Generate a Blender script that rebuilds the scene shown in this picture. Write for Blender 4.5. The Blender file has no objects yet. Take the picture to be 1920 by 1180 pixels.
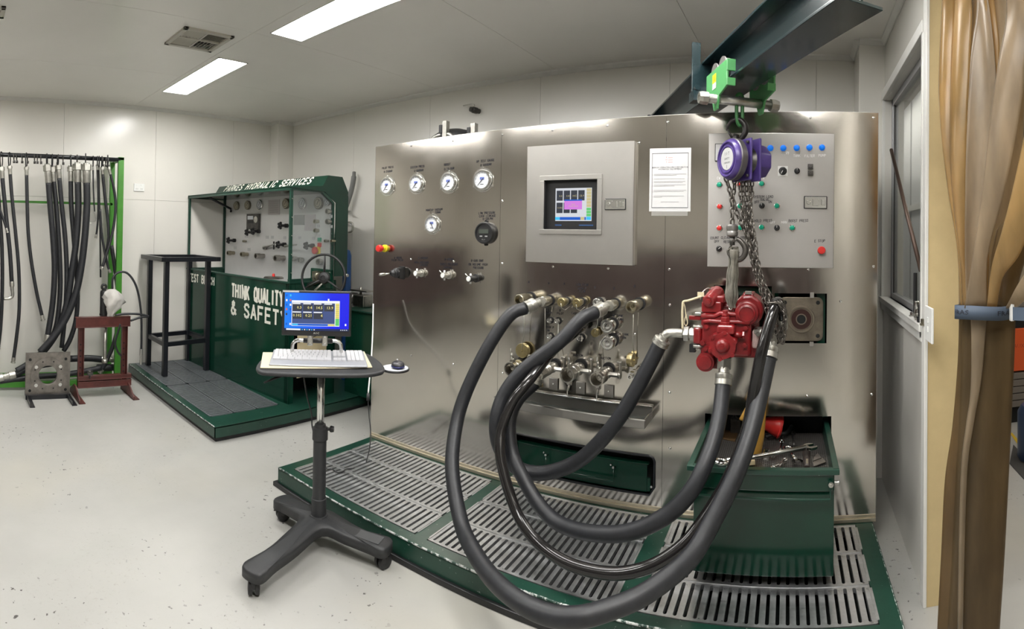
import bpy, math, random
from mathutils import Vector as V, Matrix
PI = math.pi; sin, cos = math.sin, math.cos
R = random.Random(7)
sc = bpy.context.scene; COL = sc.collection
# ---------------------------------------------------------------- camera (cylindrical panorama, as the photograph)
F_, CX, CY = 1011.3643, 1255.9073, 434.0538
YAW, PITCH, ROLL, EYE = -0.2437, 0.0135, 0.0132, 1.6
def ray(px, py):
    th = (px - CX) / F_; v = (CY - py) / F_
    X, F, Z = sin(th), cos(th), v
    c, s = cos(ROLL), sin(ROLL); x1, z1 = c*X - s*Z, s*X + c*Z
    c, s = cos(PITCH), sin(PITCH); y1, z = c*F - s*z1, s*F + c*z1
    c, s = cos(YAW), sin(YAW)
    return V((c*x1 + s*y1, -s*x1 + c*y1, z))
def cam_vec(X, F, Z):
    c, s = cos(ROLL), sin(ROLL); x1, z1 = c*X - s*Z, s*X + c*Z
    c, s = cos(PITCH), sin(PITCH); y1, z = c*F - s*z1, s*F + c*z1
    c, s = cos(YAW), sin(YAW)
    return V((c*x1 + s*y1, -s*x1 + c*y1, z))
cd = bpy.data.cameras.new('camera'); cam = bpy.data.objects.new('camera', cd); COL.objects.link(cam)
cd.type = 'PANO'; cd.clip_start = 0.02
cd.panorama_type = 'CENTRAL_CYLINDRICAL'
cd.central_cylindrical_range_u_min = (0 - CX) / F_
cd.central_cylindrical_range_u_max = (1920 - CX) / F_
cd.central_cylindrical_range_v_min = (CY - 1180) / F_
cd.central_cylindrical_range_v_max = CY / F_
cd.central_cylindrical_radius = 1.0
right, fwd, up = cam_vec(1, 0, 0), cam_vec(0, 1, 0), cam_vec(0, 0, 1)
mw = Matrix.Identity(4)
for i in range(3):
    mw[i][0], mw[i][1], mw[i][2] = right[i], up[i], -fwd[i]
mw.translation = V((0, 0, EYE)); cam.matrix_world = mw
sc.camera = cam
# ---------------------------------------------------------------- world, exposure
w = bpy.data.worlds.new('world'); sc.world = w; w.use_nodes = True
w.node_tree.nodes['Background'].inputs[0].default_value = (0.75, 0.8, 0.9, 1)
w.node_tree.nodes['Background'].inputs[1].default_value = 0.15
sc.view_settings.view_transform = 'Standard'; sc.view_settings.look = 'None'
sc.view_settings.gamma = 1.0; sc.view_settings.use_curve_mapping = False
sc.view_settings.exposure = 0.1
LIGHT = 37.0        # emission of the recessed ceiling light panels
LIGHT_SHOP = 16.0    # emission of the unseen lights added in the workshop next door
sc.cycles.max_bounces = 10; sc.cycles.diffuse_bounces = 5; sc.cycles.glossy_bounces = 5
sc.cycles.transparent_max_bounces = 24; sc.cycles.transmission_bounces = 8
sc.cycles.caustics_reflective = False; sc.cycles.caustics_refractive = False
sc.cycles.sample_clamp_indirect = 6.0
sc.cycles.use_denoising = True

# ================================================================ frames
FR = {'W': (0.0, V((0, 0, 0))), 'M': (0.0242, V((0, 0, 0))), 'B': (0.0588, V((-3.76, 2.71, 0))),
      'C': (0.888, V((-2.147, 1.757, 0)))}
_d = V((0.777, -1.451, 0)); JA = math.atan2(-_d.x, -_d.y)   # jib runs along local +y away from the camera
FR['J'] = (math.atan2(_d.x, -_d.y), V((0.093, 1.555, 0)))
def rotz(a): return Matrix.Rotation(a, 3, 'Z')
def at(fr, ax, val, px, py):
    a, o = FR[fr]; m = rotz(-a)
    e = m @ (V((0, 0, EYE)) - o); d = m @ ray(px, py)
    t = (val - e[ax]) / d[ax]
    return e + d * t
def mY(y, px, py): return at('M', 1, y, px, py)
def wY(y, px, py): return at('W', 1, y, px, py)
def wX(x, px, py): return at('W', 0, x, px, py)
def wZ(z, px, py): return at('W', 2, z, px, py)
def bY(y, px, py): return at('B', 1, y, px, py)
def cY(y, px, py): return at('C', 1, y, px, py)

# ================================================================ materials
MAT = {}
def mat(name, col, rough=0.5, metal=0.0, **k):
    if name in MAT: return MAT[name]
    m = bpy.data.materials.new(name); m.use_nodes = True; MAT[name] = m
    nt = m.node_tree; b = nt.nodes['Principled BSDF']
    b.inputs['Base Color'].default_value = (*col, 1); b.inputs['Roughness'].default_value = rough
    b.inputs['Metallic'].default_value = metal
    if 'spec' in k: b.inputs['Specular IOR Level'].default_value = k['spec']
    if 'coat' in k: b.inputs['Coat Weight'].default_value = k['coat']; b.inputs['Coat Roughness'].default_value = k.get('coatr', 0.1)
    if 'emit' in k:
        b.inputs['Emission Color'].default_value = (*k.get('ecol', col), 1); b.inputs['Emission Strength'].default_value = k['emit']
    L = nt.links.new; N = nt.nodes.new
    def noise(scale, detail=4, rough_=0.5, stretch=None):
        tc = N('ShaderNodeTexCoord'); mp = N('ShaderNodeMapping'); n = N('ShaderNodeTexNoise')
        L(tc.outputs['Object'], mp.inputs[0]); L(mp.outputs[0], n.inputs['Vector'])
        if stretch: mp.inputs['Scale'].default_value = stretch
        n.inputs['Scale'].default_value = scale; n.inputs['Detail'].default_value = detail; n.inputs['Roughness'].default_value = rough_
        return n
    def ramp(src, p0, c0, p1, c1):
        r = N('ShaderNodeValToRGB'); r.color_ramp.elements[0].position = p0; r.color_ramp.elements[1].position = p1
        r.color_ramp.elements[0].color = (*c0, 1) if len(c0) == 3 else c0; r.color_ramp.elements[1].color = (*c1, 1) if len(c1) == 3 else c1
        L(src, r.inputs[0]); return r
    def mix(fac, a, bb):
        x = N('ShaderNodeMix'); x.data_type = 'RGBA'
        if hasattr(fac, 'links'): L(fac, x.inputs[0])
        else: x.inputs[0].default_value = fac
        for i, c in ((6, a), (7, bb)):
            if hasattr(c, 'links'): L(c, x.inputs[i])
            else: x.inputs[i].default_value = (*c, 1)
        return x.outputs[2]
    m['_'] = 0
    if 'vary' in k:      # (scale, amount) soft colour variation
        s, amt = k['vary']; n = noise(s, 6, 0.6, k.get('stretch'))
        r = ramp(n.outputs[0], 0.3, tuple(c*(1-amt) for c in col), 0.7, tuple(min(1, c*(1+amt)) for c in col))
        cur = r.outputs[0]
    else: cur = None
    if 'chips' in k:     # (scale, threshold, colour)
        s, t, cc = k['chips']; n = noise(s, 8, 0.7); r = ramp(n.outputs[0], t, (0, 0, 0), t + 0.02, (1, 1, 1))
        cur = mix(r.outputs[0], cur if cur else col, cc)
    if cur: L(cur, b.inputs['Base Color'])
    if 'rvar' in k:      # (scale, lo, hi)
        s, lo, hi = k['rvar']; n = noise(s, 5, 0.6, k.get('rstretch')); r = N('ShaderNodeMapRange')
        r.inputs[3].default_value = lo; r.inputs[4].default_value = hi; r.inputs[1].default_value = 0.3; r.inputs[2].default_value = 0.7
        L(n.outputs[0], r.inputs[0]); L(r.outputs[0], b.inputs['Roughness'])
    if 'bump' in k:      # list of (scale, strength, dist, stretch)
        prev = None
        for bp in k['bump']:
            n = noise(bp[0], 3, 0.5, bp[3] if len(bp) > 3 else None); u = N('ShaderNodeBump')
            u.inputs['Strength'].default_value = bp[1]; u.inputs['Distance'].default_value = bp[2]
            L(n.outputs[0], u.inputs['Height'])
            if prev: L(prev.outputs[0], u.inputs['Normal'])
            prev = u
        L(prev.outputs[0], b.inputs['Normal'])
    return m
STEEL = mat('brushed_stainless', (0.58, 0.55, 0.505), 0.16, 1.0, vary=(2.2, 0.05), rvar=(3.0, 0.10, 0.16), rstretch=(1, 1, 0.5),
            bump=[(1.6, 0.14, 0.016), (200, 0.04, 0.0005, (1, 1, 0.03))])
STEEL2 = mat('satin_stainless', (0.46, 0.445, 0.42), 0.42, 1.0, vary=(5, 0.04), bump=[(120, 0.05, 0.001, (1, 1, 0.1))])
LIP = mat('worn_steel_lip', (0.62, 0.56, 0.44), 0.4, 0.9, vary=(14, 0.12))
ALU = mat('cast_aluminium', (0.55, 0.56, 0.57), 0.36, 0.9, vary=(22, 0.18), rvar=(30, 0.25, 0.5), bump=[(60, 0.2, 0.002)])
ALUD = mat('grey_grate', (0.24, 0.26, 0.28), 0.42, 0.7, vary=(18, 0.15), bump=[(60, 0.2, 0.002)])
CHROME = mat('chrome', (0.72, 0.72, 0.70), 0.18, 1.0)
ZINC = mat('zinc_plate', (0.50, 0.49, 0.45), 0.34, 0.9, vary=(40, 0.15))
CAST = mat('cast_stainless', (0.42, 0.405, 0.37), 0.30, 1.0, vary=(30, 0.2), bump=[(90, 0.3, 0.002)])
NICKEL = mat('brass_tinted_nickel', (0.38, 0.35, 0.27), 0.3, 1.0, vary=(35, 0.15))
BRASS = mat('brass', (0.44, 0.37, 0.20), 0.32, 1.0, vary=(40, 0.15))
DARKST = mat('dark_steel', (0.10, 0.095, 0.09), 0.42, 0.8, vary=(25, 0.25))
CHAINM = mat('oiled_chain_steel', (0.17, 0.155, 0.14), 0.33, 0.9, vary=(40, 0.3))
GREEN = mat('dark_green_enamel', (0.004, 0.034, 0.020), 0.14, 0.0, vary=(3, 0.15), spec=0.4, coat=0.12, coatr=0.08, chips=(60, 0.76, (0.35, 0.38, 0.35)), bump=[(3, 0.1, 0.01)])
GREENW = mat('chipped_green_enamel', (0.010, 0.045, 0.030), 0.28, 0.0, vary=(6, 0.2), chips=(45, 0.66, (0.35, 0.38, 0.36)), bump=[(30, 0.2, 0.002)])
JIBP = mat('jib_blue_green_paint', (0.008, 0.022, 0.026), 0.25, 0.0, vary=(5, 0.25), coat=0.3, bump=[(12, 0.15, 0.004)])
RACKG = mat('bright_green_paint', (0.045, 0.20, 0.02), 0.4, vary=(8, 0.15))
TROLG = mat('trolley_green_paint', (0.085, 0.32, 0.11), 0.35, vary=(8, 0.08))
BLACKP = mat('black_paint', (0.008, 0.009, 0.012), 0.3, vary=(9, 0.3))
BLACK = mat('black_plastic', (0.012, 0.012, 0.013), 0.42)
CHAR = mat('charcoal_plastic', (0.024, 0.025, 0.027), 0.5, vary=(60, 0.12), bump=[(260, 0.12, 0.001)])
HOSE = mat('wrapped_rubber', (0.014, 0.015, 0.018), 0.46, vary=(35, 0.3), bump=[(26, 0.25, 0.002, (1, 1, 1.6))])
GLOSSH = mat('glossy_black_hose', (0.012, 0.011, 0.011), 0.14, bump=[(40, 0.1, 0.001)])
RED = mat('red_pump_enamel', (0.20, 0.010, 0.012), 0.33, vary=(18, 0.3), coat=0.25, bump=[(40, 0.3, 0.003)])
REDL = mat('red_plastic', (0.62, 0.03, 0.025), 0.3)
OXIDE = mat('red_oxide_paint', (0.085, 0.022, 0.018), 0.38, vary=(12, 0.3))
PURPLE = mat('purple_paint', (0.07, 0.042, 0.20), 0.32, vary=(14, 0.25), chips=(26, 0.64, (0.25, 0.22, 0.24)))
PLATE = mat('raw_steel_plate', (0.24, 0.22, 0.20), 0.42, 0.85, vary=(14, 0.3))
RUSTP = mat('oily_cast_plate', (0.18, 0.155, 0.12), 0.42, 0.7, vary=(14, 0.35), bump=[(50, 0.3, 0.002)])
WALL = mat('cream_wall_panel', (0.73, 0.71, 0.66), 0.24, vary=(1.1, 0.03), bump=[(5, 0.04, 0.006)])
WHITEP = mat('white_trim_paint', (0.74, 0.73, 0.70), 0.35, vary=(9, 0.04))
CEIL = mat('ceiling_panel', (0.83, 0.81, 0.77), 0.28, vary=(0.9, 0.04), bump=[(2.5, 0.06, 0.01)])
BEIGE = mat('beige_jamb_paint', (0.60, 0.47, 0.25), 0.45, vary=(9, 0.06))
WHITE = mat('white_plastic', (0.78, 0.78, 0.76), 0.35)
PAPER = mat('paper', (0.56, 0.56, 0.56), 0.55)
CREAMB = mat('cream_board', (0.62, 0.52, 0.32), 0.6, vary=(4, 0.06))
GAUGEW = mat('gauge_white', (0.66, 0.68, 0.71), 0.3)
PANELW = mat('white_gauge_panel', (0.72, 0.71, 0.70), 0.35, vary=(3, 0.05))
BLUE = mat('blue_button', (0.0, 0.16, 0.75), 0.3, emit=0.25, ecol=(0.0, 0.25, 1.0))
GRNB = mat('green_button', (0.0, 0.33, 0.20), 0.3)
INK = mat('marker_ink', (0.012, 0.012, 0.02), 0.6)
INKW = mat('white_paint_marker', (0.75, 0.75, 0.74), 0.6)
SIGNW = mat('white_sign_vinyl', (0.72, 0.70, 0.63), 0.5)
INKG = mat('grey_print', (0.30, 0.30, 0.30), 0.6)
INKR = mat('red_print', (0.6, 0.15, 0.12), 0.6)
YEL = mat('yellow_label', (0.75, 0.60, 0.02), 0.5)
JUGY = mat('amber_jug_plastic', (0.55, 0.31, 0.06), 0.38, vary=(9, 0.1), bump=[(30, 0.15, 0.003)])
RAG = mat('white_rag_cloth', (0.55, 0.53, 0.50), 0.9, bump=[(30, 0.5, 0.01)])
SLING = mat('grey_webbing', (0.16, 0.15, 0.125), 0.85, vary=(30, 0.35), bump=[(120, 0.3, 0.002)])
ROPE = mat('cream_cord', (0.6, 0.53, 0.36), 0.8)
GREYH = mat('grey_conduit_plastic', (0.16, 0.16, 0.155), 0.5)
BLUEC = mat('blue_enamel', (0.02, 0.09, 0.28), 0.35)
KEYW = mat('pale_grey_keys', (0.50, 0.50, 0.52), 0.45)
KEYS = mat('silver_keyboard', (0.34, 0.35, 0.38), 0.4, 0.2)
MANILA = mat('manila_folder', (0.58, 0.53, 0.37), 0.65)
MOUSEB = mat('dark_blue_plastic', (0.01, 0.015, 0.09), 0.3)
STRAP = mat('blue_grey_strap', (0.065, 0.09, 0.13), 0.6)
ORANGE = mat('orange_enamel', (0.70, 0.10, 0.02), 0.35)
GREYD = mat('grey_drawer_paint', (0.17, 0.15, 0.13), 0.4)
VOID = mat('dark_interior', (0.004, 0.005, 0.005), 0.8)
YLINE = mat('yellow_floor_paint', (0.62, 0.42, 0.03), 0.5)
PALE = mat('light_diffuser', (1, 1, 1), 0.5, emit=LIGHT, ecol=(1.0, 0.985, 0.955))
PALE2 = mat('workshop_light_diffuser', (1, 1, 1), 0.5, emit=LIGHT_SHOP, ecol=(1.0, 0.95, 0.86))
def emi(name, c, s=1.0): return mat(name, (0.0, 0.0, 0.0), 0.25, emit=s, ecol=c)
S_PALE = emi('screen_pale', (0.62, 0.64, 0.68)); S_DARK = emi('screen_dark', (0.035, 0.04, 0.055)); S_SLATE = emi('screen_slate', (0.05, 0.08, 0.22))
S_YEL = emi('screen_yellow', (0.75, 0.65, 0.16)); S_GRN = emi('screen_green', (0.12, 0.55, 0.16)); S_BLUE = emi('screen_blue', (0.01, 0.10, 0.55))
S_CYAN = emi('screen_cyan', (0.05, 0.50, 0.85)); S_MAG = emi('screen_magenta', (0.62, 0.20, 0.68)); S_WHITE = emi('screen_white', (0.85, 0.87, 0.9))
S_BEIGE = emi('screen_beige', (0.55, 0.48, 0.25)); S_TASK = emi('screen_taskbar', (0.01, 0.02, 0.09))
# desktop gradient: light azure to deep blue, as the picture on the screen
def desk_mat():
    m = bpy.data.materials.new('screen_desktop'); m.use_nodes = True; nt = m.node_tree; b = nt.nodes['Principled BSDF']
    b.inputs['Base Color'].default_value = (0, 0, 0, 1); tc = nt.nodes.new('ShaderNodeTexCoord'); sx = nt.nodes.new('ShaderNodeSeparateXYZ')
    nt.links.new(tc.outputs['Object'], sx.inputs[0]); mr = nt.nodes.new('ShaderNodeMapRange'); mr.inputs[1].default_value = -0.19; mr.inputs[2].default_value = 0.19
    nt.links.new(sx.outputs[0], mr.inputs[0]); r = nt.nodes.new('ShaderNodeValToRGB'); e = r.color_ramp.elements
    e[0].position = 0.0; e[0].color = (0.0, 0.22, 0.85, 1); e[1].position = 1.0; e[1].color = (0.0, 0.0, 0.75, 1)
    x = e.new(0.45); x.color = (0.0, 0.09, 0.85, 1); x = e.new(0.7); x.color = (0.0, 0.008, 0.8, 1)
    nt.links.new(mr.outputs[0], r.inputs[0]); nt.links.new(r.outputs[0], b.inputs['Emission Color']); b.inputs['Emission Strength'].default_value = 1.0
    return m
S_DESK = desk_mat()
# painted concrete floor with scuffs, chips and tyre scrub
def floor_mat():
    m = bpy.data.materials.new('painted_concrete'); m.use_nodes = True; nt = m.node_tree; b = nt.nodes['Principled BSDF']
    N = nt.nodes.new; L = nt.links.new; tc = N('ShaderNodeTexCoord')
    def noise(s, d=5, r=0.6, off=None):
        n = N('ShaderNodeTexNoise'); n.inputs['Scale'].default_value = s; n.inputs['Detail'].default_value = d; n.inputs['Roughness'].default_value = r
        mp = N('ShaderNodeMapping'); L(tc.outputs['Object'], mp.inputs[0]); mp.inputs['Location'].default_value = off or (0, 0, 0); L(mp.outputs[0], n.inputs['Vector']); return n
    def mr(o, a, c, lo=0, hi=1):
        x = N('ShaderNodeMapRange'); x.inputs[1].default_value = a; x.inputs[2].default_value = c; x.inputs[3].default_value = lo; x.inputs[4].default_value = hi; L(o, x.inputs[0]); return x.outputs[0]
    def mul(a, c):
        x = N('ShaderNodeMath'); x.operation = 'MULTIPLY'; L(a, x.inputs[0])
        if hasattr(c, 'links'): L(c, x.inputs[1])
        else: x.inputs[1].default_value = c
        return x.outputs[0]
    def mix(f, a, c):
        x = N('ShaderNodeMix'); x.data_type = 'RGBA'; L(f, x.inputs[0])
        for i, k in ((6, a), (7, c)):
            if hasattr(k, 'links'): L(k, x.inputs[i])
            else: x.inputs[i].default_value = (*k, 1)
        return x.outputs[2]
    base = mix(mr(noise(1.3, 6).outputs[0], 0.3, 0.7), (0.355, 0.352, 0.33), (0.415, 0.41, 0.388))
    base = mix(mul(mr(noise(0.9, 3, 0.5, (5, 3, 0)).outputs[0], 0.52, 0.75), 0.35), base, (0.45, 0.42, 0.33))
    chips = mul(mr(noise(30, 3, 0.5).outputs[0], 0.66, 0.68), mr(noise(1.6, 2, 0.5, (3.1, 1.7, 0)).outputs[0], 0.50, 0.62))
    base = mix(chips, base, (0.06, 0.055, 0.05))
    scuff = mul(mul(mr(noise(45, 8, 0.8, (1, 7, 0)).outputs[0], 0.56, 0.64), mr(noise(1.9, 2, 0.5, (7.3, 2.2, 0)).outputs[0], 0.48, 0.60)), 0.6)
    base = mix(scuff, base, (0.28, 0.26, 0.23))
    L(base, b.inputs['Base Color']); L(mr(noise(3, 4).outputs[0], 0.3, 0.7, 0.3, 0.46), b.inputs['Roughness'])
    u = N('ShaderNodeBump'); u.inputs['Strength'].default_value = 0.12; u.inputs['Distance'].default_value = 0.004; L(noise(9, 4).outputs[0], u.inputs['Height']); L(u.outputs[0], b.inputs['Normal'])
    return m
FLOORM = floor_mat()
def pvc_mat(name, tint, body, clear):
    m = bpy.data.materials.new(name); m.use_nodes = True; nt = m.node_tree; N = nt.nodes.new; L = nt.links.new
    for n in list(nt.nodes):
        if n.type != 'OUTPUT_MATERIAL': nt.nodes.remove(n)
    out = [n for n in nt.nodes if n.type == 'OUTPUT_MATERIAL'][0]
    tr = N('ShaderNodeBsdfTransparent'); tr.inputs[0].default_value = (*tint, 1)
    df = N('ShaderNodeBsdfDiffuse'); tl = N('ShaderNodeBsdfTranslucent'); tc = N('ShaderNodeTexCoord'); no = N('ShaderNodeTexNoise'); no.inputs['Scale'].default_value = 5; no.inputs['Detail'].default_value = 5
    mp = N('ShaderNodeMapping'); mp.inputs['Scale'].default_value = (3, 3, 0.7); L(tc.outputs['Object'], mp.inputs[0]); L(mp.outputs[0], no.inputs['Vector'])
    r = N('ShaderNodeValToRGB'); r.color_ramp.elements[0].position = 0.3; r.color_ramp.elements[1].position = 0.7
    r.color_ramp.elements[0].color = (*[c*0.6 for c in body], 1); r.color_ramp.elements[1].color = (*body, 1); L(no.outputs[0], r.inputs[0])
    L(r.outputs[0], df.inputs[0]); L(r.outputs[0], tl.inputs[0])
    a = N('ShaderNodeMixShader'); a.inputs[0].default_value = 0.5; L(df.outputs[0], a.inputs[1]); L(tl.outputs[0], a.inputs[2])
    c = N('ShaderNodeMixShader'); c.inputs[0].default_value = clear; L(a.outputs[0], c.inputs[1]); L(tr.outputs[0], c.inputs[2])
    g = N('ShaderNodeBsdfGlossy'); g.inputs['Roughness'].default_value = 0.05 if 'glass' in name else 0.3; lw = N('ShaderNodeLayerWeight'); lw.inputs[0].default_value = 0.5
    pw = N('ShaderNodeMath'); pw.operation = 'POWER'; L(lw.outputs['Facing'], pw.inputs[0]); pw.inputs[1].default_value = 5.0
    fz = N('ShaderNodeMath'); fz.operation = 'MULTIPLY_ADD'; L(pw.outputs[0], fz.inputs[0]); fz.inputs[1].default_value = 0.8; fz.inputs[2].default_value = 0.03
    d = N('ShaderNodeMixShader'); L(fz.outputs[0], d.inputs[0]); L(c.outputs[0], d.inputs[1]); L(g.outputs[0], d.inputs[2]); L(d.outputs[0], out.inputs[0])
    return m
PVC = pvc_mat('amber_pvc_strip', (0.90, 0.72, 0.44), (0.66, 0.47, 0.22), 0.42)
PVC2 = pvc_mat('smoky_pvc_strip', (0.84, 0.74, 0.56), (0.56, 0.45, 0.32), 0.36)
PVC3 = pvc_mat('dark_brown_pvc_strip', (0.66, 0.50, 0.28), (0.24, 0.17, 0.085), 0.35)  # darker brown, mainly for the strips below the strap
GLASS = pvc_mat('window_glass', (0.93, 0.95, 0.94), (0.2, 0.2, 0.2), 0.985)
PERSPEX = pvc_mat('clear_guard_sheet', (0.93, 0.95, 0.95), (0.6, 0.62, 0.62), 0.86)

# ================================================================ mesh builder
class MB:
    def __init__(s): s.v = []; s.f = []; s.mi = []; s.sm = []; s.m = 0
    def add(s, vs, fs, smooth=False):
        o = len(s.v); s.v += [V(p) for p in vs]
        for i, f in enumerate(fs):
            s.f.append([o + k for k in f]); s.mi.append(s.m); s.sm.append(smooth if isinstance(smooth, bool) else smooth[i])
    def mat(s, i): s.m = i; return s
    def bx(s, x0, x1, y0, y1, z0, z1):
        s.add([(x, y, z) for z in (z0, z1) for y in (y0, y1) for x in (x0, x1)],
              [(0, 2, 3, 1), (4, 5, 7, 6), (0, 1, 5, 4), (2, 6, 7, 3), (0, 4, 6, 2), (1, 3, 7, 5)]); return s
    def box(s, c, d, M=None):
        c = V(c); vs = [V((sx*d[0]/2, sy*d[1]/2, sz*d[2]/2)) for sz in (-1, 1) for sy in (-1, 1) for sx in (-1, 1)]
        if M is not None: vs = [M @ p for p in vs]
        s.add([c + p for p in vs], [(0, 2, 3, 1), (4, 5, 7, 6), (0, 1, 5, 4), (2, 6, 7, 3), (0, 4, 6, 2), (1, 3, 7, 5)]); return s
    def lathe(s, a, ax, prof, n=20, smooth=True, ph=0.0, cap=True):
        a = V(a); ax = V(ax).normalized(); t = V((0, 0, 1)) if abs(ax.z) < 0.9 else V((1, 0, 0))
        u = t.cross(ax).normalized(); w_ = ax.cross(u); vs = []
        if smooth and len(prof) > 2:
            q = [prof[0]]
            for k in range(1, len(prof) - 1):
                d0 = (prof[k][0]-prof[k-1][0], prof[k][1]-prof[k-1][1]); d1 = (prof[k+1][0]-prof[k][0], prof[k+1][1]-prof[k][1])
                l0, l1 = math.hypot(*d0), math.hypot(*d1); q.append(prof[k])
                if l0 > 1e-7 and l1 > 1e-7 and (d0[0]*d1[0] + d0[1]*d1[1])/(l0*l1) < 0.78: q.append(None); q.append(prof[k])
            q.append(prof[-1]); segs = [[]]
            for p in q:
                if p is None: segs.append([])
                else: segs[-1].append(p)
            for si, sg in enumerate(segs):
                if len(sg) > 1: s.lathe(a, ax, sg, n, True, ph, False) if len(sg) == 2 else s._ring(a, ax, u, w_, sg, n, ph)
            if cap:
                for p, rv in ((prof[0], True), (prof[-1], False)):
                    o = [a + ax*p[1] + (u*cos(2*PI*i/n + ph) + w_*sin(2*PI*i/n + ph))*p[0] for i in range(n)]
                    s.add(list(reversed(o)) if rv else o, [tuple(range(n))], False)
            return s
        for (r, h) in prof:
            for i in range(n):
                q = 2*PI*i/n + ph; vs.append(a + ax*h + (u*cos(q) + w_*sin(q))*r)
        fs = []; sm = []
        for k in range(len(prof) - 1):
            for i in range(n):
                j = (i + 1) % n; fs.append((k*n + i, k*n + j, (k+1)*n + j, (k+1)*n + i)); sm.append(smooth)
        if cap:
            fs.append(tuple(reversed(range(n)))); fs.append(tuple((len(prof)-1)*n + i for i in range(n))); sm += [False, False]
        s.add(vs, fs, sm); return s
    def _ring(s, a, ax, u, w_, prof, n, ph):
        vs = [a + ax*h + (u*cos(2*PI*i/n + ph) + w_*sin(2*PI*i/n + ph))*r for (r, h) in prof for i in range(n)]
        s.add(vs, [(k*n + i, k*n + (i+1) % n, (k+1)*n + (i+1) % n, (k+1)*n + i) for k in range(len(prof)-1) for i in range(n)], True)
    def cyl(s, a, b, r, r2=None, n=18, smooth=True, ph=0.0):
        a, b = V(a), V(b); return s.lathe(a, b - a, [(r, 0), (r if r2 is None else r2, (b - a).length)], n, smooth, ph)
    def hexn(s, a, b, r, ph=0.0): return s.cyl(a, b, r, n=6, smooth=False, ph=ph)
    def steps(s, a, ax, prof, n=20, **k):   # prof of (r,h0,h1) rings with hard steps
        for (r, h0, h1) in prof: s.lathe(V(a), ax, [(r, h0), (r, h1)], n, **k)
        return s
    def tube(s, pts, r, n=10, closed=False, flat=None):
        P = [V(p) for p in pts]; m = len(P); rr = r if isinstance(r, (list, tuple)) else [r]*m; vs = []
        T = []
        for i in range(m):
            a = P[(i-1) % m] if (closed or i > 0) else P[i]; b = P[(i+1) % m] if (closed or i < m-1) else P[i]
            T.append((b - a).normalized())
        t0 = T[0]; ref = V((0, 0, 1)) if abs(t0.z) < 0.9 else V((1, 0, 0)); u = (ref - t0*ref.dot(t0)).normalized()
        for i in range(m):
            u = (u - T[i]*u.dot(T[i])).normalized(); w_ = T[i].cross(u)
            for k in range(n):
                q = 2*PI*k/n; vs.append(P[i] + (u*cos(q)*(flat or 1) + w_*sin(q))*rr[i])
        fs = []; L = m if closed else m - 1
        for i in range(L):
            for k in range(n):
                a, b = i*n, ((i+1) % m)*n; kk = (k+1) % n; fs.append((a+k, a+kk, b+kk, b+k))
        sm = [True]*len(fs)
        if not closed: fs += [tuple(reversed(range(n))), tuple((m-1)*n + k for k in range(n))]; sm += [False, False]
        s.add(vs, fs, sm); return s
    def prism(s, poly, ext, smooth=False):  # poly: list of 3D points, ext: extrusion vector
        n = len(poly); e = V(ext); a = [V(p) for p in poly]; vs = a + [p + e for p in a]
        s.add(vs, [tuple(range(n)), tuple(reversed(range(n, 2*n)))] + [(i, i + n, (i+1) % n + n, (i+1) % n) for i in range(n)], [False, False] + [smooth]*n); return s
    def sph(s, c, r, n=12, sc3=(1, 1, 1), M=None):
        c = V(c); vs = []; m = n//2
        for i in range(m + 1):
            for k in range(n):
                a = PI*i/m; q = 2*PI*k/n; p = V((sin(a)*cos(q)*sc3[0], sin(a)*sin(q)*sc3[1], cos(a)*sc3[2]))*r
                if M is not None: p = M @ p
                vs.append(c + p)
        s.add(vs, [(i*n + k, (i+1)*n + k, (i+1)*n + (k+1) % n, i*n + (k+1) % n) for i in range(m) for k in range(n)], True); return s
    def torus(s, c, ax, R_, r, n=24, k=8, a0=0, a1=2*PI):
        c = V(c); ax = V(ax).normalized(); t = V((0, 0, 1)) if abs(ax.z) < 0.9 else V((1, 0, 0)); u = t.cross(ax).normalized(); w_ = ax.cross(u)
        full = abs(a1 - a0 - 2*PI) < 1e-6; m = n if full else n + 1
        return s.tube([c + (u*cos(a0 + (a1-a0)*i/n) + w_*sin(a0 + (a1-a0)*i/n))*R_ for i in range(m)], r, k, closed=full)
    def text(s, body, o, ux, uz, size, align='CENTER', sx=1.0, shear=0.0, depth=0.0):
        vs, fs = text_mesh(body, align); o, ux, uz = V(o), V(ux).normalized(), V(uz).normalized()
        s.add([o + ux*((p[0] + p[1]*shear)*size*sx) + uz*(p[1]*size) for p in vs], fs); return s
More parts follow.
